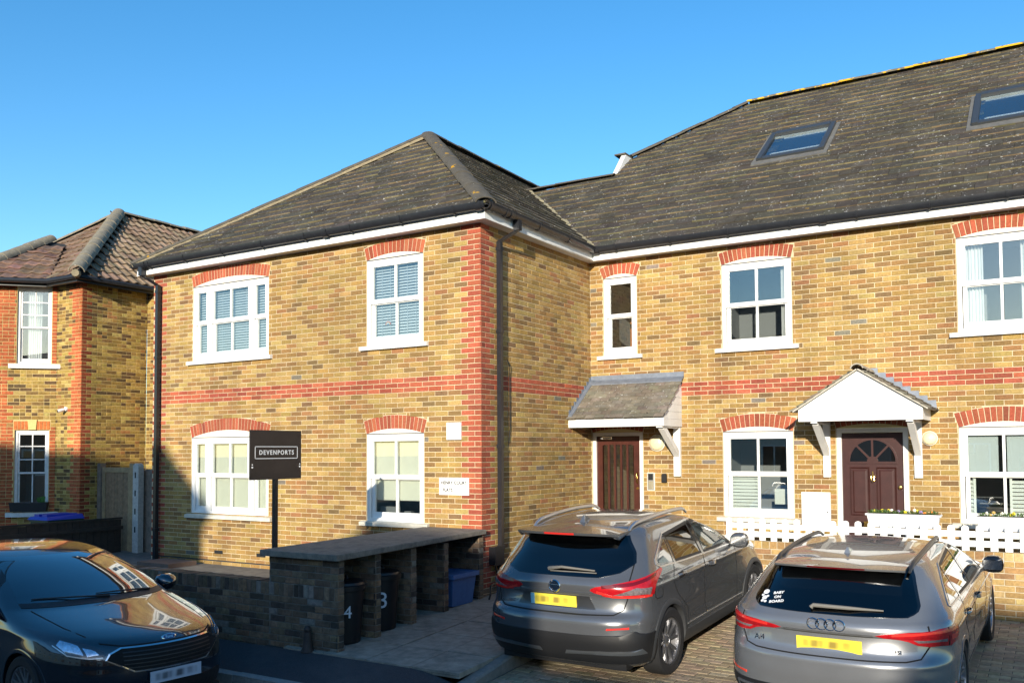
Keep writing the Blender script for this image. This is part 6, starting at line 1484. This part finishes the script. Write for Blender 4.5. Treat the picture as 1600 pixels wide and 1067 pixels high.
def q_side(sg):
    f = sidefn(BQ, sg)
    patch([(-.262, 1.085), (-.318, 1.085), (-.388, 1.462), (-.302, 1.462)], f, 4, 10, .006).build('door_pillar', M_GLOSSBLK, CQ, smooth=30); patch([(-1.03, 1.105), (-1.08, 1.105), (-1.08, 1.40), (-1.05, 1.41)], f, 3, 8, .006).build('door_pillar', M_GLOSSBLK, CQ, smooth=30)
    patch(QF, f, 20, 12).build('front_side_window', M_CLEARGLASS, CQ, smooth=30)
    patch(QB, f, 18, 12).build('rear_side_window', M_PRIVACY, CQ, smooth=30)
    for P_ in (QF, QB): ribbon(P_+P_[:1], f, .030, .004).build('window_seal', M_TRIM, CQ)
    patch([(-1.09, 1.13), (-1.40, 1.155), (-1.41, 1.19), (-1.09, 1.365)], f, 8, 8).build('quarter_window', M_CARGLASS, CQ, smooth=30)
    ribbon([(.64, 1.068), (0, 1.078), (-.8, 1.098), (-1.40, 1.122), (-1.48, 1.16), (-1.46, 1.205), (-1.08, 1.415), (-.4, 1.468), (-.05, 1.468), (.22, 1.385)], f, .014, .006).build('chrome_strip', M_SILVER, CQ)
    ribbon([(.66, 1.05), (.72, .8), (.68, .42)], f, .009).build('door_gap', M_GAP, CQ)
    ribbon([(-.30, 1.07), (-.35, .75), (-.31, .42)], f, .009).build('door_gap', M_GAP, CQ)
    ribbon([(-1.09, 1.1), (-1.20, .95), (-1.08, .78), (-.86, .60), (-.84, .43)], f, .009).build('door_gap', M_GAP, CQ)
    patch([(-.94, .235), (.94, .235), (.94, .37), (-.94, .37)], f, 30, 4, .012).build('sill_cladding', M_CLAD, CQ, smooth=30)
    ribbon([(-.93, .425), (.93, .415)], f, .012, .008).build('sill_moulding', M_SILVER, CQ)
    for x in (-1.323, 1.323): arch_lip(BQ, CQ, x, .385, .345, sg, M_CLAD, .05, -.30, math.pi+.30)
    handle(BQ, CQ, -.14, .955, sg, M_PQ); handle(BQ, CQ, -.98, .975, sg, M_PQ)
    for x in (-1.323, 1.323): wheel(CQ, x, sg*.792, .345, .345, .22, sg, 'twin', .235)
    mirror_cap(CQ, (.62, sg*.845, 1.07), sg, M_PQ)
    w_ = wrapfn(BQ, sg, 'r')
    patch(smooth_loop([(.34, .985), (.46, .925), (.58, .893), (1.05, .882), (1.09, .97), (1.23, 1.07), (1.27, 1.125), (1.02, 1.095), (.70, 1.04)], 1), w_, 26, 12, .007).build('tail_light', M_TAIL, CQ, smooth=40)
    patch([(.60, .922), (.99, .910), (1.04, .985), (.84, .99)], w_, 12, 6, .0095).build('tail_light_lens', M_TAILC, CQ, smooth=40)
    ribbon([(.45, .955), (.60, .908), (1.02, .899)], w_, .022, .0095).build('tail_light_strip', M_TAILB, CQ); ribbon([(.50, 1.0), (.80, 1.025), (1.10, 1.08)], w_, .03, .0095).build('tail_light_strip', M_TAILD, CQ)
    patch([(.58, .598), (.80, .602), (.80, .628), (.585, .624)], w_, 8, 3, .006).build('reflector', M_TAILB, CQ)
    patch([(0, .25), (1.16, .25), (1.20, .53), (1.12, .565), (.85, .585), (0, .575)], w_, 34, 8, .006).build('lower_bumper', M_TRIM, CQ, smooth=30)
    patch([(.13, .335), (.98, .345), (.92, .41), (.15, .375)], w_, 18, 4, .014).build('skid_bar', mat('dark_silver', (.20, .21, .22), .35, metal=.8), CQ, smooth=30)
    h_ = wrapfn(BQ, sg, 'f'); patch([(.55, .80), (1.15, .86), (1.35, .95), (.95, .93), (.6, .875)], h_, 14, 6, .006).build('headlight', M_LAMP, CQ, smooth=40)
    patch([(.45, .38), (.95, .40), (.95, .52), (.5, .50)], h_, 8, 5, .004).build('fog_light_panel', M_TRIM, CQ)
both(q_side)
patch([(-.45, .62), (.45, .62), (.55, .80), (-.55, .80)], frontfn(BQ), 16, 6, .006).build('grille', M_GLOSSBLK, CQ)
patch(QW, frontfn(BQ), 24, 14).build('windscreen', M_CLEARGLASS, CQ, smooth=30)
ribbon([(.72, 1.20), (.735, 1.05), (.73, .88), (.70, .78), (.62, .735), (.3, .728), (-.3, .728), (-.62, .735), (-.70, .78), (-.73, .88), (-.735, 1.05), (-.72, 1.20)], rearfn(BQ), .010).build('tailgate_gap', M_GAP, CQ)
ribbon([(.50, .915), (.42, .932), (-.42, .932), (-.50, .915)], rearfn(BQ), .02, .012).build('plate_lip', M_PQ, CQ)
patch([(-.44, .775), (.44, .775), (.37, .90), (-.37, .90)], rearfn(BQ), 16, 6, .0015).build('plate_recess_shade', mat('recess_shade', (.05, .05, .052), .35, metal=.6, coat=.6), CQ, smooth=30)  # flush patch, the shade of a recess is put into its dark colour
x_ = BQ.rear_x(0, .84); plate(CQ, (x_-.012, .02, .842), M_YPLATE, .52, .111, -.05, 0, True)
mb = MB(); 
for R_, r_ in ((.058, .009),):
    n = 32; mb.lathe([(R_-r_, -.006), (R_-r_*.3, -.016), (R_+r_*.3, -.016), (R_+r_, -.006), (R_+r_*.6, .01)], n, 0)
mb.box(-.014, -.004, -.062, .062, -.014, .014); mb.lathe([(.001, -.004), (R_, -.004)], n, 0)
o = mb.build('emblem', M_CHROME, CQ, smooth=40); o.location = (BQ.rear_x(0, .985)-.002, .0, .985)
text_mesh('badge_lettering', 'QASHQAI', .046, REARB((BQ.rear_x(.5, .80)-.006, .535, .795)), M_CHROME, CQ, .003, spacing=1.15)
# spoiler
mb = MB(); vs = []; fs = []; ny = 24
for i in range(ny+1):
    y = -.58+1.16*i/ny; e = abs(y)/.58; xt = -1.955+.16*e**2.2; zt = 1.515-.02*e**2
    vs += [(-1.50+.02*e, y, 1.552-.055*e**2), (-1.72, y*1.0, 1.545-.045*e**2), (xt, y, zt), (xt+.012, y, zt-.026), (-1.74, y*.985, 1.462-.03*e**2)]
for i in range(ny):
    for k in range(5): fs.append((i*5+k, i*5+(k+1) % 5, i*5+5+(k+1) % 5, i*5+5+k))
fs += [(0, 1, 2, 3, 4), tuple(ny*5+k for k in (4, 3, 2, 1, 0))]
mb.add(vs, fs); mb.build('roof_spoiler', M_PQ, CQ, smooth=35)
mb = MB(); vs = []; 
for i in range(9): y = -.17+.34*i/8; e = abs(y)/.665; xt = -1.955+.16*e**2.2; vs += [(xt-.003, y, 1.512), (xt+.008, y, 1.491)]
mb.add(vs, [(2*i, 2*i+2, 2*i+3, 2*i+1) for i in range(8)]); mb.build('brake_light', M_TAILB, CQ)
mb = MB(); mb.tube([BQ.rear(.10, 1.135, .02), BQ.rear(-.05, 1.15, .035), BQ.rear(-.40, 1.135, .02)], [.022, .014, .008], 8); mb.tube([BQ.rear(.08, 1.118, .012), BQ.rear(-.42, 1.118, .012)], .006, 6); mb.build('rear_wiper', mat('dusty_black', (.16, .15, .13), .7), CQ, smooth=40)
rails(BQ, CQ, .02, -1.52, .575, M_SILVER, lambda x: 1.528-.045*((x+.62)/.9)**2)
mb = MB(); vs = [(-1.42, 0, 1.60), (-1.37, 0, 1.625), (-1.36, .012, 1.60)]; mb.hexa([(-1.45, -.035, 1.545), (-1.26, -.02, 1.55), (-1.26, .02, 1.55), (-1.45, .035, 1.545), (-1.41, -.006, 1.625), (-1.385, -.006, 1.625), (-1.385, .006, 1.625), (-1.41, .006, 1.625)]); mb.build('aerial_fin', M_PQ, CQ, smooth=30)
ribbon([(-1.47, .86), (-1.47, 1.0), (-1.50, 1.03), (-1.62, 1.03), (-1.66, .99), (-1.65, .87), (-1.62, .84), (-1.49, .84), (-1.47, .86)], sidefn(BQ, -1), .008).build('fuel_flap_gap', M_GAP, CQ)
mb = MB(); mb.box(-1.95, 1.95, -.7, .7, .17, .24); mb.build('underside', M_TRIM, CQ)
place(CQ, 2.54, -.39, zdrive(-.39, 2.54), math.radians(88.5), .055, .99)

# ---------------------------------------------------------------- grey estate
AR = [(.16, -2.22, 2.08, .80, .4, 3, .7, 2.5), (.24, -2.34, 2.2, .87, .5, 2.9, .8, 2.4), (.38, -2.41, 2.27, .905, .55, 2.7, .85, 2.4), (.55, -2.435, 2.29, .916, .6, 2.6, .9, 2.3), (.65, -2.435, 2.28, .92, .62, 2.5, .95, 2.3),
      (.69, -2.41, 2.26, .918, .62, 2.5, .97, 2.25), (.73, -2.375, 2.23, .916, .6, 2.5, 1.0, 2.2), (.80, -2.355, 2.15, .914, .6, 2.5, 1.0, 2.2), (.865, -2.345, 2.04, .914, .6, 2.5, 1.0, 2.2), (.885, -2.365, 2.0, .914, .6, 2.5, 1.0, 2.2),
      (.91, -2.365, 1.88, .910, .6, 2.5, 1.0, 2.2), (.94, -2.36, 1.68, .904, .6, 2.5, .95, 2.2), (.97, -2.345, 1.40, .893, .6, 2.5, .8, 2.2), (1.0, -2.315, 1.15, .876, .6, 2.4, .6, 2.2), (1.04, -2.265, .98, .852, .58, 2.4, .45, 2.2),
      (1.12, -2.165, .78, .806, .56, 2.3, .40, 2.2), (1.22, -2.04, .52, .752, .55, 2.3, .38, 2.2), (1.31, -1.92, .24, .70, .55, 2.2, .36, 2.2), (1.36, -1.83, .05, .66, .55, 2.2, .38, 2.1), (1.395, -1.70, -.15, .60, .5, 2.1, .4, 2.1), (1.42, -1.5, -.33, .50, .4, 2.1, .35, 2), (1.435, -1.18, -.55, .34, .2, 2, .2, 2), (1.44, -1.0, -.75, .16, .08, 2, .08, 2)]
BA = Body(AR, [(-1.41, .60, .42, .17, .014), (1.41, .60, .42, .17, .014), (0, .52, .9, .10, -.022), (-.1, .845, 2.2, .018, .010)])
CA = car_root('estate_car', 'grey estate car with roof rails parked before the gabled door', 'cars parked at the flats')
M_PA = paint('silver_grey_paint', (.225, .23, .24), .5, .26)
body = recalc(BA.mesh(zlist(AR)).build('body', M_PA, CA)); AW = [(-.64, 1.06), (.64, 1.06), (.58, 1.2), (.50, 1.335), (-.50, 1.335), (-.58, 1.2)]; AF = [(.58, 1.005), (-.28, 1.01), (-.33, 1.33), (-.03, 1.335), (.24, 1.235)]; AB = [(-.36, 1.01), (-1.08, 1.03), (-1.12, 1.295), (-.41, 1.33)]; ARW = [(-.60, 1.022), (.60, 1.022), (.665, 1.05), (.675, 1.09), (.60, 1.29), (.57, 1.345), (-.57, 1.345), (-.60, 1.29), (-.675, 1.09), (-.665, 1.05)]
cut_car(body, BA, (-1.41, 1.41), .365, .335, .91, [AF, AB], ARW, AW, .95); interior(CA, -.15, -1.05, 1.06, .95)
patch([(-.60, 1.022), (.60, 1.022), (.665, 1.05), (.675, 1.09), (.60, 1.29), (.57, 1.345), (-.57, 1.345), (-.60, 1.29), (-.675, 1.09), (-.665, 1.05)], rearfn(BA), 26, 18).build('rear_window', M_PRIVACY, CA, smooth=30)
def a_side(sg):
    f = sidefn(BA, sg)
    patch([(-.285, .995), (-.355, .995), (-.405, 1.345), (-.335, 1.345)], f, 4, 10, .006).build('door_pillar', M_GLOSSBLK, CA, smooth=30); patch([(-1.085, 1.015), (-1.125, 1.015), (-1.165, 1.30), (-1.125, 1.305)], f, 3, 8, .006).build('door_pillar', M_GLOSSBLK, CA, smooth=30)
    patch(AF, f, 20, 12).build('front_side_window', M_CLEARGLASS, CA, smooth=30)
    patch(AB, f, 18, 12).build('rear_side_window', M_PRIVACY, CA, smooth=30)
    for P_ in (AF, AB): ribbon(P_+P_[:1], f, .030, .004).build('window_seal', M_TRIM, CA)
    patch([(-1.13, 1.033), (-1.60, 1.055), (-1.40, 1.175), (-1.17, 1.28)], f, 10, 8).build('quarter_window', M_CARGLASS, CA, smooth=30)
    ribbon([(.62, .985), (-.5, 1.0), (-1.64, 1.035), (-1.71, 1.055), (-1.45, 1.185), (-1.15, 1.312), (-.4, 1.352), (-.03, 1.348), (.24, 1.26)], f, .013, .006).build('window_strip', M_SILVER, CA)
    ribbon([(.70, .97), (.74, .75), (.70, .36)], f, .009).build('door_gap', M_GAP, CA); ribbon([(-.33, .99), (-.36, .7), (-.33, .36)], f, .009).build('door_gap', M_GAP, CA)
    ribbon([(-1.12, 1.02), (-1.20, .86), (-1.08, .70), (-.95, .50), (-.93, .37)], f, .009).build('door_gap', M_GAP, CA); ribbon([(.70, .36), (-.93, .37)], f, .009).build('door_gap', M_GAP, CA)
    ribbon([(1.2, .835), (0, .85), (-1.2, .865), (-1.75, .872)], f, .012, .003).build('shoulder_crease', M_PA, CA, smooth=40)
    for x in (-1.41, 1.41): arch_lip(BA, CA, x, .365, .335, sg, M_PA, .03, -.2, math.pi+.2, .006)
    handle(BA, CA, -.17, .845, sg, M_PA); handle(BA, CA, -1.0, .86, sg, M_PA)
    for x in (-1.41, 1.41): wheel(CA, x, sg*.805, .335, .335, .225, sg, 'multi', .245)
    mirror_cap(CA, (.66, sg*.87, .98), sg, M_GLOSSBLK, 1.)
    w_ = wrapfn(BA, sg, 'r')
    patch(smooth_loop([(.33, .888), (.60, .858), (.72, .800), (1.13, .778), (1.25, .803), (1.28, .915), (1.19, .937), (.78, .937), (.48, .912)], 1), w_, 28, 10, .006).build('tail_light', M_TAIL, CA, smooth=40)
    patch([(.66, .856), (.97, .85), (.97, .826), (.71, .828)], w_, 8, 4, .009).build('tail_light_lens', M_TAILC, CA)
    ribbon([(.50, .900), (.85, .912), (1.16, .910), (1.22, .895)], w_, .02, .009).build('tail_light_strip', M_TAILB, CA); ribbon([(1.03, .85), (1.20, .85)], w_, .034, .009).build('tail_light_strip', M_TAILB, CA); ribbon([(1.0, .79), (1.0, .937)], w_, .008, .010).build('light_gap', M_GAP, CA)
    patch([(.72, .440), (1.15, .45), (1.17, .475), (.72, .470)], w_, 10, 3, .006).build('reflector', mat('amber_red', (.7, .06, .03), .15, coat=1.), CA)
    patch([(0, .22), (1.0, .22), (1.15, .30), (1.1, .41), (0, .43)], w_, 20, 6, .008).build('diffuser', M_TRIM, CA)
    patch([(.50, .285), (.80, .285), (.84, .36), (.52, .36)], w_, 8, 4, .02).build('exhaust_trim', M_SILVER, CA); patch([(.54, .30), (.77, .30), (.80, .345), (.55, .345)], w_, 6, 3, .024).build('exhaust_opening', M_GAP, CA)
    h_ = wrapfn(BA, sg, 'f'); patch([(.55, .70), (1.15, .72), (1.30, .80), (.9, .80), (.6, .77)], h_, 12, 6, .006).build('headlight', M_LAMP, CA, smooth=40)
both(a_side)
patch([(-.40, .40), (.40, .40), (.55, .60), (.45, .76), (-.45, .76), (-.55, .60)], frontfn(BA), 14, 8, .006).build('grille', M_GLOSSBLK, CA)
patch(AW, frontfn(BA), 24, 14).build('windscreen', M_CLEARGLASS, CA, smooth=30)
ribbon([(.745, .965), (.755, .93), (.755, .80), (.70, .71), (.60, .692), (.3, .69), (-.3, .69), (-.60, .692), (-.70, .71), (-.755, .80), (-.755, .93), (-.745, .965)], rearfn(BA), .010).build('tailgate_gap', M_GAP, CA)
ribbon([(.36, .882), (-.36, .882)], rearfn(BA), .022, .003).build('tailgate_crease', mat('dark_grey_trim', (.05, .05, .05), .5), CA)  # dark grey line between the tail lights
x_ = BA.rear_x(0, .785); plate(CA, (x_-.006, -.02, .785), M_YPLATE, .52, .111, -.08)
for k in range(4):
    mb = MB(); R_, r_ = .046, .0065; mb.lathe([(R_-r_, -.004), (R_-r_*.3, -.012), (R_+r_*.3, -.012), (R_+r_, -.004), (R_-r_, .004)], 28, 0); o = mb.build('emblem_ring', M_CHROME, CA, smooth=50); y_ = .104-k*.069; o.location = (BA.rear_x(y_, .952)-.003, y_, .952)
text_mesh('badge_lettering', 'A4', .07, REARB((BA.rear_x(.55, .78)-.008, .575, .775)), M_CHROME, CA, .003, spacing=1.2); text_mesh('badge_lettering', '40 TFSI', .046, REARB((BA.rear_x(.5, .765)-.006, -.50, .765)), M_CHROME, CA, .003)
mb = MB(); vs = []; fs = []
for i in range(ny+1):
    y = -.545+1.09*i/ny; e = abs(y)/.545; xt = -1.985+.10*e**2.4; zt = 1.375-.012*e**2
    vs += [(-1.62, y, 1.402-.028*e**2), (-1.80, y, 1.398-.026*e**2), (xt, y, zt), (xt+.010, y, zt-.018), (-1.85, y*.99, 1.340-.01*e**2)]
for i in range(ny):
    for k in range(5): fs.append((i*5+k, i*5+(k+1) % 5, i*5+5+(k+1) % 5, i*5+5+k))
fs += [(0, 1, 2, 3, 4), tuple(ny*5+k for k in (4, 3, 2, 1, 0))]
mb.add(vs, fs); mb.build('roof_spoiler', M_PA, CA, smooth=35)
mb = MB(); vs = []
for i in range(9): y = -.24+.48*i/8; e = abs(y)/.545; xt = -1.985+.10*e**2.4; vs += [(xt-.002, y, 1.372), (xt+.007, y, 1.358)]
mb.add(vs, [(2*i, 2*i+2, 2*i+3, 2*i+1) for i in range(8)]); mb.build('brake_light', M_TAILD, CA)
mb = MB(); mb.tube([BA.rear(.14, 1.05, .018), BA.rear(.12, 1.062, .03), BA.rear(-.16, 1.062, .026), BA.rear(-.42, 1.062, .012)], [.02, .018, .016, .006], 8); mb.build('rear_wiper', MATS['dusty_black'], CA, smooth=40)
rails(BA, CA, .0, -1.78, .585, mat('dark_rail', (.03, .03, .031), .35), lambda x: 1.375-.038*((x+.72)/1.0)**2, .045, .02)
mb = MB(); mb.hexa([(-1.50, -.03, 1.41), (-1.30, -.02, 1.415), (-1.30, .02, 1.415), (-1.50, .03, 1.41), (-1.47, -.005, 1.475), (-1.44, -.005, 1.475), (-1.44, .005, 1.475), (-1.47, .005, 1.475)]); mb.build('aerial_fin', M_PA, CA, smooth=30)
# roof glass
def topfn(B, xa, xb):
    def f(u, v, o):
        lo, hi = 1.30, B.z1
        for _ in range(22):
            m_ = (lo+hi)/2
            xr, xf, w_, Rr, er, Rf, ef = B.par(round(m_, 4)); ok = xr < u < xf and abs(v) < B.side_y(u, m_)
            lo, hi = (m_, hi) if ok else (lo, m_)
        return (u, v, lo+o)
    return f
# sticker in the back window
M_STK = mat('sticker_white', (.78, .78, .78), .5); rf = lambda y, z: BA.rear(y, z, .006)
nrm_ = (Vector(BA.rear(.45, 1.12, .1))-Vector(BA.rear(.45, 1.12, 0))).normalized(); ex_ = Vector((0, -1, 0)); ex_ = (ex_-nrm_*ex_.dot(nrm_)).normalized(); ey_ = nrm_.cross(ex_)
for t_, z_, dy in (('BABY', 1.128, 0), ('ON', 1.098, 0), ('BOARD', 1.068, 0)): text_mesh('sticker_lettering', t_, .040, basis(Vector(BA.rear(.455, z_, .006)), ex_, ey_, nrm_), M_STK, CA, .0005, bold=.0015)
mb = MB()
for dy, z_, rr in ((.575, 1.118, .028), (.575, 1.078, .024), (.60, 1.092, .013), (.55, 1.092, .013), (.59, 1.055, .014), (.56, 1.055, .014)):
    c = Vector(BA.rear(dy, z_, .006)); pts = [tuple(c+ex_*rr*math.cos(2*math.pi*i/14)+ey_*rr*math.sin(2*math.pi*i/14)) for i in range(14)]; fan(mb, pts)
mb.build('sticker_figure', M_STK, CA)
mb = MB(); mb.box(-2.1, 1.95, -.7, .7, .15, .22); mb.build('underside', M_TRIM, CA)
place(CA, 5.128, -.29, zdrive(-.29, 5.13), math.radians(88.9), .055, .983)

# ---------------------------------------------------------------- black hatchback in the road
FR = [(.15, -2.0, 2.03, .80, .4, 2.8, .7, 2.5), (.23, -2.1, 2.13, .87, .5, 2.7, .85, 2.4), (.35, -2.14, 2.185, .90, .5, 2.6, .95, 2.3), (.50, -2.15, 2.205, .91, .5, 2.6, 1.0, 2.25), (.62, -2.14, 2.20, .912, .5, 2.6, 1.02, 2.2), (.70, -2.10, 2.18, .911, .5, 2.6, 1.03, 2.2),
      (.77, -2.08, 2.13, .909, .5, 2.6, 1.02, 2.15), (.82, -2.07, 2.04, .906, .5, 2.6, .98, 2.15), (.87, -2.06, 1.86, .902, .5, 2.6, .92, 2.1), (.92, -2.05, 1.60, .894, .5, 2.6, .82, 2.1), (.97, -2.04, 1.31, .88, .5, 2.6, .68, 2.1), (1.01, -2.02, 1.09, .866, .5, 2.5, .55, 2.1),
      (1.05, -1.99, .96, .848, .5, 2.5, .48, 2.1), (1.14, -1.93, .73, .81, .5, 2.4, .44, 2.1), (1.24, -1.84, .47, .76, .5, 2.4, .42, 2.1), (1.33, -1.74, .21, .71, .5, 2.3, .42, 2.1), (1.39, -1.66, .01, .67, .5, 2.3, .42, 2.1), (1.43, -1.56, -.16, .62, .5, 2.2, .42, 2.1), (1.46, -1.35, -.33, .52, .4, 2.1, .35, 2), (1.475, -1.1, -.5, .38, .2, 2, .2, 2), (1.483, -.92, -.68, .2, .1, 2, .1, 2)]
BF = Body(FR, [(-1.324, .60, .42, .17, .016), (1.20, .60, .42, .17, .016), (0, .5, .9, .10, -.02), (-.1, .84, 2.0, .03, .008)])
CF = car_root('hatchback_car', 'black hatchback with chrome rimmed grille parked in the road on the left', 'cars parked in the street')
M_PF = paint('black_paint_blue', (.004, .006, .011), .0, .18); M_PF.node_tree.nodes['Principled BSDF'].inputs['Coat IOR'].default_value = 1.9
body = recalc(BF.mesh(zlist(FR)).build('body', M_PF, CF)); FW = [(-.73, 1.05), (.73, 1.05), (.64, 1.24), (.56, 1.405), (-.56, 1.405), (-.64, 1.24)]; FF = [(.54, 1.015), (-.28, 1.02), (-.32, 1.36), (-.02, 1.36), (.30, 1.215)]; FB = [(-.36, 1.02), (-1.02, 1.035), (-1.05, 1.315), (-.40, 1.36)]; FRW = [(-.60, 1.02), (.60, 1.02), (.52, 1.36), (-.52, 1.36)]
cut_car(body, BF, (-1.324, 1.20), .36, .325, .90, [FF, FB], FRW, FW, .93); interior(CF, -.12, -.98, 1.09, .93)
patch(FW, frontfn(BF), 30, 18).build('windscreen', glass_mat('windscreen_glass', (.42, .48, .52), 3.0), CF, smooth=30)
patch([(-.74, 1.018), (.74, 1.018), (.73, 1.052), (-.73, 1.052)], frontfn(BF), 30, 3, .004).build('cowl_panel', M_TRIM, CF)
patch([(-.36, .55), (.36, .55), (.56, .665), (.53, .715), (.44, .757), (-.44, .757), (-.53, .715), (-.56, .665)], frontfn(BF), 24, 10, .004).build('grille', M_GAP, CF)
ribbon([(-.36, .55), (.36, .55), (.56, .665), (.53, .715), (.44, .757), (-.44, .757), (-.53, .715), (-.56, .665), (-.36, .55)], frontfn(BF), .012, .012).build('grille_surround', M_CHROME, CF)
for z_ in (.585, .62, .655, .69, .722): ribbon([(-.44, z_), (.44, z_)], frontfn(BF), .010, .007).build('grille_bar', M_TRIM, CF)
patch([(-.62, .22), (.62, .22), (.70, .36), (.60, .40), (-.60, .40), (-.70, .36)], frontfn(BF), 20, 6, .004).build('lower_intake', M_TRIM, CF)
plate(CF, (BF.front_x(0, .475)+.02, -.0, .478), M_WPLATE, .52, .111, .05, math.pi)
mb = MB(); n = 28; a_, b_ = .075, .030
for k, (sc, xx) in enumerate(((1, .0), (1, .010), (.86, .013))):
    pass
P_ = lambda s_, x: [(x, a_*s_*math.cos(2*math.pi*i/n), b_*s_*math.sin(2*math.pi*i/n)) for i in range(n)]
mb.add(P_(1, -.01)+P_(1, .008)+P_(.86, .011), [tuple(range(2*n, 3*n))]+[(i, (i+1) % n, n+(i+1) % n, n+i) for i in range(n)]+[(n+i, n+(i+1) % n, 2*n+(i+1) % n, 2*n+i) for i in range(n)], mi=0)
EM = mb.build('emblem', M_CHROME, CF, smooth=30); EM.location = (BF.front_x(0, .80)+.004, 0, .80); EM.rotation_euler = (0, -.35, 0)
mb = MB(); fan(mb, P_(.80, .0125)); mb.build('emblem_face', mat('badge_blue', (.01, .03, .16), .2, coat=1.), EM)
text_mesh('emblem_lettering', 'Ford', .038, basis((.013, 0, 0), (0, 1, 0), (0, 0, 1), (1, 0, 0)), M_CHROME, EM, .0006)
ribbon([(-.70, 1.0), (-.66, .90), (-.56, .80), (-.42, .775), (.42, .775), (.56, .80), (.66, .90), (.70, 1.0)], frontfn(BF), .010).build('bonnet_gap', M_GAP, CF)
def f_side(sg):
    f = sidefn(BF, sg); h_ = wrapfn(BF, sg, 'f')
    patch(smooth_loop([(.56, .715), (.68, .668), (.93, .685), (1.07, .775), (1.18, .905), (1.05, .90), (.86, .855), (.68, .79)], 1), h_, 26, 10, .006).build('headlight', mat('headlight_glass', (.03, .035, .045), .05, coat=1.), CF, smooth=40)
    patch([(.78, .712), (.93, .718), (1.0, .79), (.92, .825), (.80, .795)], h_, 10, 6, .009).build('headlight_lens', M_LAMP, CF, smooth=40); patch([(.64, .705), (.75, .700), (.77, .77), (.68, .752)], h_, 8, 5, .009).build('headlight_lens', M_LAMP, CF, smooth=40)
    ribbon([(.62, .690), (.74, .684), (.93, .708), (1.04, .785)], h_, .012, .009).build('headlight_strip', M_SILVER, CF)
    patch([(.78, .36), (1.05, .38), (1.07, .46), (.86, .46)], h_, 8, 5, .004).build('fog_light_panel', M_TRIM, CF)
    patch([(-.285, 1.005), (-.355, 1.005), (-.395, 1.372), (-.325, 1.372)], f, 4, 10, .006).build('door_pillar', M_GLOSSBLK, CF, smooth=30)
    patch(FF, f, 20, 12).build('front_side_window', M_CLEARGLASS, CF, smooth=30)
    patch(FB, f, 18, 12).build('rear_side_window', M_PRIVACY, CF, smooth=30)
    for P_ in (FF, FB): ribbon(P_+P_[:1], f, .030, .004).build('window_seal', M_TRIM, CF)
    ribbon([(.60, .995), (-.5, 1.01), (-1.48, 1.03)], f, .014, .006).build('window_strip', M_CHROME, CF)
    ribbon([(.66, .99), (.72, .8), (.68, .36)], f, .009).build('door_gap', M_GAP, CF); ribbon([(-.33, 1.0), (-.36, .7), (-.33, .36)], f, .009).build('door_gap', M_GAP, CF); ribbon([(-1.05, 1.02), (-1.15, .88), (-.95, .55), (-.92, .37)], f, .009).build('door_gap', M_GAP, CF)
    for x in (-1.324, 1.20): arch_lip(BF, CF, x, .36, .325, sg, M_PF, .03, -.2, math.pi+.2, .006); wheel(CF, x, sg*.80, .325, .325, .215, sg, 'triple', .222)
    handle(BF, CF, -.17, .86, sg, M_PF); handle(BF, CF, -.98, .87, sg, M_PF)
    mirror_cap(CF, (.50, sg*.85, 1.0), sg, M_PF)
    patch([(.55, .82), (1.15, .80), (1.22, .93), (.7, .95)], wrapfn(BF, sg, 'r'), 12, 6, .006).build('tail_light', M_TAIL, CF)
both(f_side)
patch([(-.60, 1.02), (.60, 1.02), (.52, 1.36), (-.52, 1.36)], rearfn(BF), 16, 10).build('rear_window', M_PRIVACY, CF, smooth=30)
mb = MB()
for y0_, y1_ in ((.05, -.62), (.55, -.05)): mb.tube([BF.front(y0_, 1.045, .015), BF.front((y0_+y1_)/2, 1.062, .022), BF.front(y1_, 1.075, .012)], [.012, .009, .006], 6)
mb.build('wiper', M_TRIM, CF)
mb = MB(); mb.box(-1.9, 1.9, -.7, .7, .14, .2); mb.build('underside', M_TRIM, CF)
place(CF, -2.22, -4.70, -.39, math.radians(-4.8), -.02, .97)
